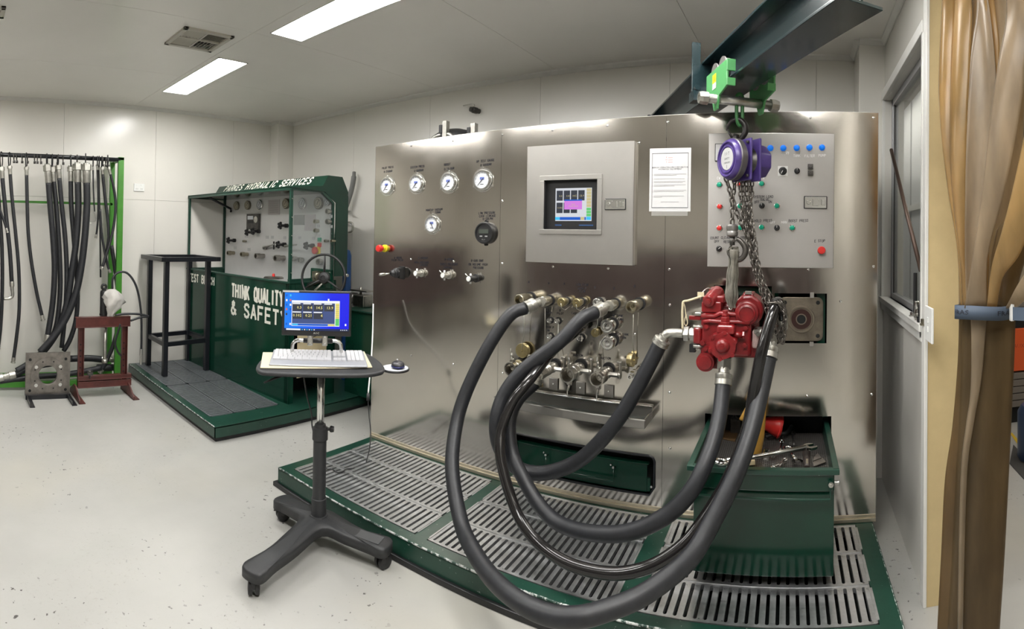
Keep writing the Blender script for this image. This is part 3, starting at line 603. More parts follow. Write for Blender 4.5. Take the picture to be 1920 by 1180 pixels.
# emergency stop, joystick, pressure knobs
def estop(px, py, r, y=D, yel=True, L=0.05):
    p = mY(y, px, py); c = V((p.x, y, p.z)); ax = V((0, -1, 0))
    e = mach.part('emergency_stop', MB().lathe(c, ax, [(r*0.62, L*0.3), (r*0.7, L*0.62), (r, L*0.66), (r, L*0.85), (r*0.85, L*1.0), (r*0.4, L*1.03)], 22), REDL)
    mach.part('collar', MB().lathe(c, ax, [(r*1.05, 0), (r*1.05, L*0.12), (r*0.75, L*0.14), (r*0.7, L*0.4)], 22), YEL if yel else MAT['chrome'], parent=e)
estop(722, 466, 0.026, L=0.075)
p = mY(D, 753, 511.5); c = V((p.x, D, p.z))
j = mach.part('joystick', MB().bx(c.x - 0.022, c.x + 0.03, D - 0.006, D, c.z - 0.045, c.z + 0.045).bx(c.x - 0.018, c.x + 0.026, D - 0.05, D - 0.006, c.z - 0.036, c.z + 0.036), BLACK, bev=0.004)
mach.part('bellows', MB().lathe(c + V((0, -0.05, 0)), (-0.15, -1, 0), [(0.034, 0), (0.034, 0.01), (0.028, 0.014), (0.031, 0.022), (0.022, 0.03), (0.024, 0.04), (0.014, 0.055)], 16), BLACK, parent=j)
mach.part('lever', MB().tube([c + V((-0.006, -0.10, 0)), c + V((-0.02, -0.15, -0.005))], 0.005).lathe(c + V((-0.02, -0.145, -0.005)), (-0.2, -1, -0.05), [(0.009, 0), (0.011, 0.02), (0.008, 0.05)], 12), CHROME, parent=j)
for k, (px, py) in enumerate(((790, 512.5), (842, 516), (893, 522))):
    p = mY(D, px, py); c = V((p.x, D, p.z)); ax = V((-0.1, -1, 0)).normalized(); L = (0.055, 0.06, 0.075)[k]
    kb = mach.part('pressure_knob', MB().lathe(c, ax, [(0.026, 0), (0.026, 0.008), (0.017, 0.01), (0.015, L*0.5), (0.02, L*0.55), (0.02, L)], 18), BLACK if k == 2 else ZINC)
    mach.part('knob_cap', MB().lathe(c + ax*L, ax, [(0.017, 0), (0.015, 0.006)], 18).tube([c + ax*L*0.75 + V((0.0, 0, -0.032)), c + ax*L*0.75 + V((0.0, 0, 0.032))], 0.006, 8), [WHITE, DARKST], parent=kb)
    if k: mach.part('lock_lever', MB().tube([c + ax*L*0.8, c + ax*L*0.8 + V((-0.03, -0.012, 0.03))], 0.0035, 6), CHROME, parent=kb)
# control cabinet with touch screen
CY_ = 2.798; a_ = mY(CY_, 989, 272.3); b_ = mY(CY_, 1186.5, 498); cx0, cx1, cz1, cz0 = a_.x, b_.x, 2.128, b_.z
w0, w1 = mY(CY_, 1020, 430), mY(CY_, 1120.6, 336)
m = MB()
for c in cells(cx0, cx1, cz0, cz1, [(w0.x, w1.x, w0.z, w1.z)]): m.bx(c[0], c[1], CY_, CY_ + 0.002, c[2], c[3])
m.bx(cx0, cx1, CY_ + 0.002, D, cz1 - 0.003, cz1).bx(cx0, cx1, CY_ + 0.002, D, cz0, cz0 + 0.003).bx(cx0, cx0 + 0.003, CY_, D, cz0, cz1).bx(cx1 - 0.003, cx1, CY_, D, cz0, cz1)
cab = mach.part('control_cabinet', m, STEEL2)
fz = 0.028; m = MB()
for (x0, x1, z0, z1) in ((w0.x - fz, w1.x + fz, w1.z, w1.z + fz), (w0.x - fz, w1.x + fz, w0.z - fz, w0.z), (w0.x - fz, w0.x, w0.z, w1.z), (w1.x, w1.x + fz, w0.z, w1.z)): m.bx(x0, x1, CY_ - 0.008, CY_, z0, z1)
mach.part('screen_frame', m, STEEL2, parent=cab, bev=0.002)
rd = 0.028; m = MB().bx(w0.x, w1.x, CY_ + rd, CY_ + rd + 0.004, w0.z, w1.z)
m.bx(w0.x - 0.001, w0.x + 0.002, CY_, CY_ + rd, w0.z, w1.z).bx(w0.x, w1.x, CY_, CY_ + rd, w1.z - 0.002, w1.z + 0.001).bx(w1.x - 0.002, w1.x + 0.001, CY_, CY_ + rd, w0.z, w1.z)
mach.part('screen_bezel', m, BLACK, parent=cab)
# the touch screen picture
ys_ = CY_ + rd - 0.001; q0, q1 = mY(ys_, 1041, 414.5), mY(ys_, 1110, 352)
def scr_rect(mb, mi, x0, x1, z0, z1, lay=0):   # in 0..1 of the screen
    mb.m = mi; X = lambda t: q0.x + (q1.x - q0.x)*t; Z = lambda t: q0.z + (q1.z - q0.z)*t; y = ys_ - 0.0004*lay
    mb.add([(X(x0), y, Z(z0)), (X(x1), y, Z(z0)), (X(x1), y, Z(z1)), (X(x0), y, Z(z1))], [(0, 1, 2, 3)])
m = MB(); scr_rect(m, 0, 0, 1, 0, 1)
for i in range(4):
    scr_rect(m, 1, 0.03 + 0.2*i, 0.205 + 0.2*i, 0.62, 0.93, 1)
for i in (0, 1, 2): scr_rect(m, 1, 0.03 + 0.2*i, 0.205 + 0.2*i, 0.24, 0.56, 1)
for k in range(6): scr_rect(m, 2, 0.86, 0.985, 0.42 + 0.095*k, 0.505 + 0.095*k, 1)
for k in range(3): scr_rect(m, 3, 0.86, 0.985, 0.14 + 0.09*k, 0.22 + 0.09*k, 1)
scr_rect(m, 4, 0.0, 0.85, 0.03, 0.12, 1); scr_rect(m, 5, 0.0, 0.13, 0.03, 0.12, 2); scr_rect(m, 2, 0.70, 0.81, 0.03, 0.12, 2); scr_rect(m, 5, 0.86, 0.985, 0.03, 0.13, 1)
scr_rect(m, 6, 0.25, 0.74, 0.35, 0.64, 3); scr_rect(m, 4, 0.25, 0.74, 0.61, 0.65, 4)
m.m = 2
for i, s in enumerate(('0.0', '0.4', '14.5', '13.9')): m.text(s, (q0.x + (q1.x - q0.x)*(0.19 + 0.2*i), ys_ - 0.001, q0.z + (q1.z - q0.z)*0.76), (1, 0, 0), (0, 0, 1), 0.016, 'RIGHT')
m.text('0.102', (q0.x + (q1.x - q0.x)*0.2, ys_ - 0.001, q0.z + (q1.z - q0.z)*0.4), (1, 0, 0), (0, 0, 1), 0.014, 'RIGHT')
m.text('Fault\nCheck alarm', (q0.x + (q1.x - q0.x)*0.5, ys_ - 0.002, q0.z + (q1.z - q0.z)*0.48), (1, 0, 0), (0, 0, 1), 0.012)
mach.part('touch_screen', m, [S_PALE, S_DARK, S_BEIGE, S_GRN, S_BLUE, S_CYAN, S_MAG], parent=cab)
mach.part('bezel_print', MB().bx(q0.x, q0.x + 0.04, ys_ - 0.001, ys_, q0.z - 0.028, q0.z - 0.02), mat('blue_bezel_print', (0.02, 0.06, 0.16), 0.5), parent=cab); mach.part('bezel_print', MB().bx(q1.x - 0.075, q1.x + 0.01, ys_ - 0.001, ys_, q0.z - 0.028, q0.z - 0.02), mat('blue_bezel_print', (0.02, 0.06, 0.16), 0.5), parent=cab)
def latch(x0, x1, z0, z1, y, parent):
    l = mach.part('latch', MB().bx(x0, x1, y - 0.006, y, z0, z1), BLACK, bev=0.006) if parent is None else mach.part('latch', MB().bx(x0, x1, y - 0.006, y, z0, z1), BLACK, parent=parent, bev=0.006)
    m = MB().bx(x0 + 0.004, x1 - 0.004, y - 0.010, y - 0.004, z0 + 0.004, z1 - 0.004); w_ = x1 - x0; h = z1 - z0
    m.bx(x0 + w_*0.37, x0 + w_*0.63, y - 0.018, y - 0.008, z0 + h*0.22, z1 - h*0.22).bx(x0 + w_*0.74, x1 - w_*0.08, y - 0.016, y - 0.008, z0 + h*0.28, z1 - h*0.28)
    m.cyl((x0 + w_*0.2, y - 0.008, (z0 + z1)/2), (x0 + w_*0.2, y - 0.014, (z0 + z1)/2), h*0.18)
    if parent is None: mach.part('latch_plate', m, CHROME, parent=l, bev=0.002)
    else:
        ob = mach.part('latch_plate', m, CHROME, parent=parent, bev=0.002)
a_, b_ = mY(CY_, 1134, 394), mY(CY_, 1174, 372.4); latch(a_.x, b_.x, a_.z, b_.z, CY_, cab)
# right hand control plate with its buttons
PY = D - 0.006; a_, b_ = mY(PY, 1326, 500.5), mY(PY, 1565, 252.5)
cp = mach.part('control_plate', MB().bx(a_.x, b_.x, PY, D, a_.z, b_.z + 0.004), mat('matt_stainless', (0.47, 0.455, 0.435), 0.5, 1.0, vary=(5, 0.04)), bev=0.003)
def btn(px, py, kind, r=0.0135):
    p = mY(PY, px, py); c = V((p.x, PY, p.z)); ax = V((0, -1, 0)); m = {'b': BLUE, 'r': REDL, 'g': GRNB}[kind]
    mb = MB().lathe(c, ax, [(r, 0.0), (r, 0.013), (r*0.85, 0.017), (r*0.3, 0.019)], 16); mb.m = 1; mb.lathe(c, ax, [(r*1.25, 0), (r*1.2, 0.005), (r, 0.006)], 16)
    mach.part('push_button', mb, [m, BLUE if kind == 'b' else GREYH if kind == 'x' else CHROME])
for px, py in ((1421, 277.7), (1444.5, 277.7), (1468.6, 277.7), (1493.8, 277.5), (1517.7, 276.7), (1541.3, 276.7)): btn(px, py, 'b', 0.0135)
for px, py, k in ((1428.2, 321.7, 'r'), (1349, 346.6, 'g'), (1386.7, 346, 'r'), (1428.2, 344.7, 'g'), (1349.6, 387.5, 'r'), (1387.6, 386.7, 'g'), (1456.7, 386.4, 'g'), (1349, 428, 'r'), (1388, 427.4, 'g'), (1428.2, 426.6, 'g'), (1485.4, 427.4, 'g')): btn(px, py, k)
def sel(px, py, a=90, r=0.013):
    p = mY(PY, px, py); c = V((p.x, PY, p.z)); u = V((cos(math.radians(a)), 0, sin(math.radians(a))))
    s = mach.part('selector_knob', MB().lathe(c, (0, -1, 0), [(r*1.2, 0), (r*1.2, 0.004), (r*0.9, 0.006), (r*0.8, 0.02)], 16).box(c + V((0, -0.018, 0)), (r*0.5, 0.016, r*2.1), Matrix.Rotation(-math.radians(a - 90), 3, 'Y')), BLACK)
    mach.part('pointer', MB().box(c + V((0, -0.0265, 0)) + u*r*0.5, (r*0.16, 0.001, r*1.0), Matrix.Rotation(-math.radians(a - 90), 3, 'Y')), WHITE, parent=s)
for px, py, a in ((1494.6, 320.8, 90), (1428.5, 386, 95), (1456.7, 427.4, 88), (1348.3, 466.7, 40)): sel(px, py, a)
p = mY(PY, 1467.8, 321); mach.part('selector_plate', MB().bx(p.x - 0.026, p.x + 0.026, PY - 0.002, PY, p.z - 0.026, p.z + 0.026), WHITE); sel(1467.8, 321, -120, 0.018)
for dz in (313, 325):
    p = mY(PY, 1519.5, dz); mach.part('key_switch', MB().bx(p.x - 0.014, p.x + 0.014, PY - 0.012, PY, p.z - 0.014, p.z + 0.014).cyl((p.x, PY - 0.012, p.z), (p.x, PY - 0.02, p.z), 0.009), DARKST, bev=0.002)
a_, b_ = mY(PY, 1340.5, 303), mY(PY, 1366, 269.5); mt = mach.part('meter', MB().bx(a_.x, b_.x, PY - 0.008, PY, a_.z, b_.z), BLACK, bev=0.002)
mach.part('meter_face', MB().bx(a_.x + 0.004, b_.x - 0.004, PY - 0.009, PY - 0.007, a_.z + 0.004, b_.z - 0.004), PAPER, parent=mt)
estop(1540, 469.4, 0.021, PY, False, 0.03)
a_, b_ = mY(PY, 1507, 391.6), mY(PY, 1551, 368.3); latch(a_.x, b_.x, a_.z, b_.z, PY, None)
for a in (("50KW", 1437, 309.5), ("SYSTEM LOAD", 1431, 369), ("VALVE", 1434, 374.5), ("OFF", 1419, 379), ("ON", 1444, 378.5), ("HOLD PRESS", 1431, 414), ("BOOST PRESS", 1497, 414), ("E STOP", 1537, 452), ("COUNT CLEAR", 1350, 446), ("OFF", 1344, 453),
          ("RESET", 1365, 453.5), ("TEMP PRESS", 1388, 446), ("HIGH/LOW", 1390, 453)): note(a[0], a[1], a[2], 0.0125, PY)
for a in (("HEAT", 1473, 288), ("TANK", 1494, 292), ("FILTER", 1518, 292.5), ("PUMP", 1541.5, 291.5), ("ON", 1476, 286), ("CW", 1347.5, 334), ("CCW", 1428.5, 334), ("OFF", 1449, 417.5), ("MAN", 1470, 417)): note(a[0], a[1], a[2], 0.0125, PY, INKW)
BOLD[0] = 0.0
# taped notice
a_, b_ = mY(D - 0.003, 1217, 396.5), mY(D - 0.003, 1296, 277); W_, H_ = b_.x - a_.x, b_.z - a_.z
m = MB().bx(a_.x, b_.x, D - 0.0035, D - 0.001, a_.z, b_.z); yy = D - 0.0045; m.m = 1
fr = lambda x0, x1, z0, z1: m.bx(a_.x + W_*x0, a_.x + W_*x1, yy, yy + 0.0008, a_.z + H_*z0, a_.z + H_*z1)
fr(0.06, 0.94, 0.055, 0.062); fr(0.06, 0.94, 0.915, 0.922); fr(0.06, 0.068, 0.055, 0.922); fr(0.932, 0.94, 0.055, 0.922)
m.text('BENCH OPERATING PROCEDURE FOR\nHYDRAULIC EQUIPMENT', (a_.x + W_*0.5, yy, a_.z + H_*0.68), (1, 0, 0), (0, 0, 1), 0.0115)
for k, z in enumerate((0.585, 0.568, 0.51, 0.47, 0.452, 0.415, 0.397, 0.33, 0.31, 0.24, 0.222)): m.m = 2; fr(0.11, 0.11 + (0.78, 0.55, 0.74, 0.76, 0.7, 0.77, 0.5, 0.78, 0.72, 0.73, 0.2)[k], z, z + 0.006)
fr(0.28, 0.72, 0.145, 0.152); m.m = 3
for k in range(3): m.text('PHS'[k], (a_.x + W_*0.41, yy, a_.z + H_*(0.85 - 0.035*k)), (1, 0, 0), (0, 0, 1), 0.012); fr(0.45, 0.56, 0.845 - 0.035*k, 0.85 - 0.035*k)
m.m = 4
fr(0.06, 0.94, -0.07, -0.002)
one('notice', 'white laminated instruction notice with black border taped between the two control panels', 'notice', 'M', (a_.x, D - 0.002, a_.z), m, [PAPER, INK, INKG, INKR, mat('clear_tape', (0.50, 0.49, 0.46), 0.25, 0.6)])
# mounting plate and shaft hub in the square opening
t = 0.02; a_, b_ = mY(D + 0.03, 1461, 639), mY(D + 0.03, 1543.5, 557.5); cxp = (a_.x + b_.x)/2; czp = (a_.z + b_.z)/2; hw = (b_.x - a_.x)/2
oct_ = []
for i in range(4):
    for k in range(5):
        a = PI/2*i + PI/8*k; ce = (hw - 0.03); oct_.append((cxp + (1 if i in (0, 3) else -1)*ce + 0.03*cos(a), D + 0.02, czp + (1 if i in (0, 1) else -1)*ce + 0.03*sin(a)))
mp = mach.part('drive_flange', MB().prism(oct_, (0, t, 0)), RUSTP, bev=0.002)
c = V((cxp, D + 0.02, czp)); ax = V((0, -1, 0))
mach.part('hub_ring', MB().lathe(c, ax, [(0.072, 0), (0.070, 0.007), (0.062, 0.007), (0.060, -0.004), (0.052, -0.004), (0.050, -0.012)], 30, cap=False).lathe(c, ax, [(0.029, -0.01), (0.029, 0.006), (0.024, 0.006), (0.022, -0.01)], 24, cap=False), mat('hub_steel', (0.30, 0.26, 0.21), 0.3, 0.9), parent=mp)
mach.part('hub_bore', MB().lathe(c, ax, [(0.053, 0.001), (0.053, 0.0015)], 26), mat('hub_dark_red', (0.035, 0.012, 0.010), 0.3), parent=mp)
mach.part('bore', MB().lathe(c, ax, [(0.0235, 0.002), (0.0235, 0.0035)], 20), VOID, parent=mp)
for sx in (-1, 1):
    for sz in (-1, 1): mach.part('bolt_hole', MB().lathe(c + V((sx*(hw - 0.028), 0, sz*(hw - 0.028))), ax, [(0.011, 0), (0.011, 0.001), (0.0085, 0.0015)], 14), VOID, parent=mp)
mach.part('clip', MB().bx(cxp + 0.045, cxp + 0.065, D - 0.004, D + 0.01, b_.z, b_.z + 0.028), STEEL2, parent=mp); mach.part('clip', MB().bx(cxp + 0.045, cxp + 0.065, D - 0.004, D + 0.01, a_.z - 0.022, a_.z), STEEL2, parent=mp)
# lower drawer in its rounded recess
rc = MB().bx(rec[0], rec[1], D + 0.075, D + 0.08, 0.15, 0.45); mach.part('recess', rc, VOID)
crn = MB()
def recess_outline():
    P = []
    for cx, cz, a0 in ((rec[1] - 0.03, 0.425 - 0.03, 0), (rec[0] + 0.012, 0.425 - 0.012, 90)): P += [(cx + (0.03 if a0 == 0 else 0.012)*cos(math.radians(a0 + 22.5*k)), cz + (0.03 if a0 == 0 else 0.012)*sin(math.radians(a0 + 22.5*k))) for k in range(5)]
    return P
mach.part('recess_trim', MB().tube([(rec[0], D - 0.001, 0.215), (rec[0], D - 0.001, 0.42), (rec[0] + 0.005, D - 0.001, 0.425), (rec[1] - 0.03, D - 0.001, 0.425), (rec[1] - 0.008, D - 0.001, 0.417), (rec[1], D - 0.001, 0.395), (rec[1], D - 0.001, 0.26), (rec[1] - 0.025, D - 0.001, 0.215), (rec[0], D - 0.001, 0.215)], 0.007, 6), BLACKP)
mach.part('recess_corner', MB().prism([(rec[1] + 0.001, D - 0.001, 0.20), (rec[1] + 0.001, D - 0.001, 0.262), (rec[1] - 0.027, D - 0.001, 0.212)], (0, 0.003, 0)), STEEL); mach.part('recess_corner', MB().prism([(rec[1] + 0.001, D - 0.001, 0.426), (rec[1] - 0.022, D - 0.001, 0.426), (rec[1] + 0.001, D - 0.001, 0.403)], (0, 0.003, 0)), STEEL)
dw = mach.part('lower_drawer', MB().bx(rec[0] + 0.005, -0.745, D + 0.012, D + 0.03, 0.222, 0.372).bx(rec[0] + 0.005, -0.735, D + 0.004, D + 0.05, 0.372, 0.378), GREEN, bev=0.002)
hx0, hx1 = mY(D - 0.03, 1022, 859).x, mY(D - 0.03, 1149, 881).x
mach.part('handle', MB().tube([(hx0, D + 0.012, 0.335), (hx0, D - 0.018, 0.335), (hx0, D - 0.018, 0.27), (hx1, D - 0.018, 0.27), (hx1, D - 0.018, 0.335), (hx1, D + 0.012, 0.335)], 0.005, 6), GREEN, parent=dw)
for x in (hx0, hx1): mach.part('bolt', MB().lathe((x, D - 0.016, 0.345), (0, -1, 0), [(0.007, 0), (0.006, 0.012)], 10).lathe((x - 0.02, D - 0.0, 0.35), (0, -1, 0), [(0.006, 0), (0.004, 0.01)], 10), CHROME, parent=dw)
mach.part('hinge_plate', MB().bx(-0.742, -0.725, D + 0.008, D + 0.02, 0.23, 0.30), GREEN, parent=dw); mach.part('bolt', MB().lathe((-0.715, D + 0.004, 0.262), (0, -1, 0), [(0.007, 0), (0.006, 0.012)], 10), CHROME, parent=dw)
# open tool drawer
dx0, dx1, dyf = -0.423, 0.228, 2.30; zr = 0.622
class DR:
    def part(self, name, mb, mt, bev=0): return mach.part(name, mb, mt, parent=drf, bev=bev)
drf = mach.part('tool_drawer', MB().bx(-0.395, 0.207, dyf + 0.012, dyf + 0.03, 0.168, 0.607), GREEN, bev=0.003, label='dark green open tool drawer'); dr = DR()
dr.part('upper_front', MB().bx(-0.395, 0.207, dyf + 0.0, dyf + 0.014, 0.535, 0.607), GREEN, bev=0.003)
dr.part('rim', MB().bx(dx0, dx1, dyf - 0.01, dyf + 0.025, 0.605, 0.627).bx(dx0, dx0 + 0.028, dyf, 3.0, 0.605, 0.629).bx(dx1 - 0.028, dx1, dyf, 3.0, 0.605, 0.629), GREENW, bev=0.003)
dr.part('side_wall', MB().bx(dx0 + 0.024, dx0 + 0.028, dyf, 3.0, 0.52, 0.61), GREENW); dr.part('side_wall', MB().bx(dx1 - 0.028, dx1 - 0.024, dyf, 3.0, 0.52, 0.61), GREENW)
tray_m = mat('perforated_steel', (0.20, 0.19, 0.18), 0.4, 0.8)
dr.part('tray', MB().bx(dx0 + 0.028, dx1 - 0.028, dyf + 0.02, 3.0, 0.527, 0.531), mat('tray_backing', (0.02, 0.02, 0.02), 0.6))
pf = MB()
for i in range(60):
    x = dx0 + 0.03 + i*(dx1 - dx0 - 0.06)/59; pf.bx(x - 0.0022, x + 0.0022, dyf + 0.02, 3.0, 0.531, 0.5335)
for i in range(60):
    y = dyf + 0.025 + i*0.0112; pf.bx(dx0 + 0.03, dx1 - 0.03, y - 0.0022, y + 0.0022, 0.5325, 0.5345)
o_ = dr.part('perforated_sheet', pf, tray_m); o_['kind'] = 'stuff'
dr.part('handle', MB().tube([(-0.372, dyf + 0.01, 0.585), (-0.372, dyf - 0.018, 0.575), (-0.372, dyf - 0.018, 0.512), (0.188, dyf - 0.018, 0.508), (0.188, dyf - 0.018, 0.57), (0.188, dyf + 0.01, 0.58)], 0.006, 6), GREENW)
dr.part('bolt', MB().lathe((0.192, dyf - 0.02, 0.572), (-0.3, -1, 0), [(0.011, 0), (0.011, 0.008), (0.006, 0.009), (0.006, 0.018)], 8).lathe((0.208, dyf + 0.0, 0.572), (1, -0.3, 0), [(0.006, 0), (0.006, 0.012), (0.01, 0.013), (0.01, 0.02)], 8), ZINC)
dr.part('side_panel', MB().bx(0.2, 0.207, dyf + 0.02, D, 0.17, 0.55), GREEN); dr.part('side_panel', MB().bx(-0.395, -0.388, dyf + 0.02, D, 0.17, 0.55), GREEN)
dr.part('base', MB().bx(-0.39, 0.2, dyf + 0.02, D, 0.17, 0.175), GREEN)
# ---------------------------------------------------------------- platform and its grates
PX0, PX1, PYF, ZP = -2.7343, 0.4568, 2.0091, 0.12
pl = Th('machine_platform', 'dark green chipped steel platform in front of the stainless machine', 'platform', 'M', ((PX0 + PX1)/2, 2.4, 0))
gb = [(-2.655, -1.688), (-1.608, -0.683), (-0.577, 0.362)]; GY0, GY1 = 2.078, 2.802
m = MB(); hl = [(a - 0.004, b + 0.004, GY0 - 0.004, GY1 + 0.004) for a, b in gb]
for c in cells(PX0, PX1, PYF, 2.86, hl): m.bx(c[0], c[1], c[2], c[3], ZP - 0.012, ZP)
m.bx(PX0, PX1, PYF, PYF + 0.006, 0.028, ZP - 0.006).bx(PX0, PX0 + 0.006, PYF, 2.86, 0.028, ZP - 0.006).bx(PX1 - 0.006, PX1, PYF, 2.86, 0.028, ZP - 0.006)
for a, b, c, d in hl: m.bx(a - 0.004, a, c, d, 0.05, ZP - 0.001).bx(b, b + 0.004, c, d, 0.05, ZP - 0.001)
pl.part('frame', m, GREENW)
WORN = mat('worn_edge_paint', (0.012, 0.045, 0.032), 0.35, chips=(34, 0.50, (0.50, 0.52, 0.50)), bump=[(60, 0.5, 0.003)])
pl.part('worn_edge', MB().tube([(PX0 + 0.01 + (PX1 - PX0 - 0.02)*k/60, PYF + 0.004, ZP - 0.003) for k in range(61)], 0.0055, 6), WORN); pl.part('worn_edge', MB().tube([(PX1 - 0.004, PYF + 0.01 + 0.8*k/12, ZP - 0.003) for k in range(13)], 0.004, 6), WORN)
pl.part('drip_pan', MB().bx(PX0 + 0.01, PX1 - 0.01, PYF + 0.01, 2.86, 0.025, 0.03), mat('oily_pan', (0.012, 0.014, 0.014), 0.25))
pl.part('rubber_pad', MB().bx(PX0 - 0.03, PX1 + 0.01, PYF - 0.018, 2.84, 0.0, 0.028), BLACK, bev=0.004)
def grate_rail(m, x0, x1, ya, yb, notch, n, z0, z1, w):   # a rail with round-ended slot notches on one or both sides
    k = 6; pitch = (x1 - x0 - 0.014)/n
    P = [(x0, ya), (x1, ya)] if notch == 'top' else None
    def scallop(y, sgn, rev):
        pts = []
        for i in range(n):
            cx = x0 + 0.007 + pitch*(i + 0.5)
            for j in range(k + 1):
                a = PI*j/k; pts.append((cx - w/2*cos(a), y + sgn*w/2*sin(a)))
        return list(reversed(pts)) if rev else pts
    bot = [(x0, ya), (x1, ya)]; top = [(x1, yb), (x0, yb)]
    poly = []
    poly += [(x0, ya)] + (scallop(ya, 1, False) if notch in ('bot', 'both') else []) + [(x1, ya), (x1, yb)] + (scallop(yb, -1, True) if notch in ('top', 'both') else []) + [(x0, yb)]
    m.prism([(p[0], p[1], z1) for p in poly], (0, 0, z0 - z1))
rowy = [(GY0, GY0 + 0.238), (GY0 + 0.243, GY0 + 0.481), (GY0 + 0.486, GY1)]
bays = ['beside the computer cart', 'under the looped hoses', 'under the open tool drawer']; rows_ = ['front', 'middle', 'rear']
NB = (25, 25, 23)
for gi, (a, b) in enumerate(gb):
    for ri, (c, d) in enumerate(rowy):
        x0, x1 = a + 0.001, b - 0.001; n = NB[gi]; w_ = 0.0155; rail = 0.021; z1 = ZP + 0.002; z0 = ZP - 0.02
        g = Th('floor_grate', 'slotted cast aluminium floor grate, %s row of the platform bay %s' % (rows_[ri], bays[gi]), 'floor grate', 'M', ((a + b)/2, (c + d)/2, z0), 'aluminium floor grates of the machine platform')
        pitch = (x1 - x0 - 0.014)/n; fm_ = MB()
        grate_rail(fm_, x0, x1, c, c + rail, 'top', n, z0, z1, w_); grate_rail(fm_, x0, x1, d - rail, d, 'bot', n, z0, z1, w_)
        fm_.bx(x0, x0 + 0.004, c, d, z0, z1 + 0.002).bx(x1 - 0.004, x1, c, d, z0, z1 + 0.002)
        fm_.bx(x0, x1, d - 0.003, d, z1, z1 + 0.0025)
        g.part('rim', fm_, ALU)
        bar = MB(); bw = pitch - w_
        bar.bx(-bw/2, bw/2, c + rail - 0.001, d - rail + 0.001, z0, z1)
        me = None
        for i in range(n + 1):
            cx = x0 + 0.007 + pitch*i; ww = bw/2 if 0 < i < n else bw/2 + 0.0035
            if me is None or i in (0, n):
                b2 = MB().bx(-ww if i else -bw/2 - 0.004, ww if i < n else bw/2 + 0.004, c + rail - 0.001 - (c + d)/2, d - rail + 0.001 - (c + d)/2, 0, z1 - z0)
                ob = build('bar', b2, ALU, (0, 0, 0), g.e, 0)
                if 0 < i < n: me = ob.data
            else:
                ob = bpy.data.objects.new('bar', me); COL.objects.link(ob); ob.parent = g.e
            ob.location = (cx - (a + b)/2, 0, 0)
# ================================================================ COUPLINGS on the machine front
AX = V((0, -1, 0))
def pr(r_px, x, y): return r_px*math.hypot(x, y)/F_
def coupling(px, py, rpx, L, m, ring=True, name='coupling', open_=True):
    """quick coupler whose base sits on the panel at (px,py)"""
    p = mY(D, px, py); c = V((p.x, D, p.z)); r = pr(rpx, p.x, D)
    ob = mach.part(name, MB().lathe(c, AX, [(r*0.80, 0), (r*0.80, L*0.25), (r*0.92, L*0.27), (r*0.92, L*0.42), (r*0.98, L*0.44), (r, L*0.98), (r*0.92, L), (r*0.72, L), (r*0.70, L*0.7), (r*0.25, L*0.68), (r*0.25, L*0.82), (r*0.12, L*0.84)], 24), m)
    mach.part('grommet', MB().lathe(c, AX, [(r*1.12, 0), (r*1.12, 0.006), (r*0.8, 0.007)], 24), BLACK, parent=ob)
    return ob, c, r
c1, c1c, _ = coupling(995, 558, 9.7, 0.15, NICKEL)
c2, c2c, _ = coupling(1031, 563, 9.3, 0.10, NICKEL)
c6, c6c, _ = coupling(1154, 569.6, 9.6, 0.10, NICKEL)
c5, c5c, _ = coupling(1124, 566, 7.8, 0.05, CHROME)
c7, c7c, _ = coupling(1198.8, 569.6, 10.8, 0.16, NICKEL)
for px, py in ((1062.7, 564.5), (1090.7, 565.8)):
    ob, c, r = coupling(px, py, 7.2, 0.055, NICKEL)
    mach.part('cap', MB().lathe(c + AX*0.05, AX, [(r*1.15, 0), (r*1.15, 0.028), (r*1.0, 0.032), (r*0.2, 0.032), (r*0.2, 0.04), (r*0.1, 0.043)], 24), BRASS, parent=ob)
    mach.part('cap_chain', MB().tube([c + AX*0.085, c + AX*0.085 + V((0.005, 0, -0.03)), c + AX*0.05 + V((0.012, 0, -0.045)), c + V((0.02, -0.005, -0.03))], 0.0022, 5), ZINC, parent=ob)
for px, py, rp, L in ((1033, 600.5, 5.2, 0.035), (1047.5, 601.5, 5.6, 0.035), (1033, 630, 5.2, 0.035), (1096.5, 609.5, 5.6, 0.035), (1090.5, 633.5, 6.6, 0.045)):
    p = mY(D, px, py); c = V((p.x, D, p.z)); r = pr(rp, p.x, D)
    ob = mach.part('test_port', MB().lathe(c, AX, [(r*0.7, 0), (r*0.7, L*0.4), (r, L*0.42), (r, L*0.75)], 6, smooth=False).lathe(c, AX, [(r*0.8, L*0.7), (r*0.8, L), (r*0.5, L), (r*0.45, L*0.8), (r*0.2, L*0.8)], 16), CHROME)
    mach.part('grommet', MB().lathe(c, AX, [(r*1.25, 0), (r*1.25, 0.004), (r*0.7, 0.005)], 18), BLACK, parent=ob)
for px, py in ((1148, 607.5), (1148.7, 637.8)):
    ob, c, r = coupling(px, py, 11.5, 0.095, CHROME)
    mach.part('locking_ring', MB().lathe(c + AX*0.06, AX, [(r*1.0, 0), (r*1.16, 0.004), (r*1.16, 0.028), (r*1.04, 0.036), (r*0.9, 0.036), (r*0.82, 0.02), (r*0.4, 0.02), (r*0.38, 0.03), (r*0.15, 0.031)], 28), CHROME, parent=ob)
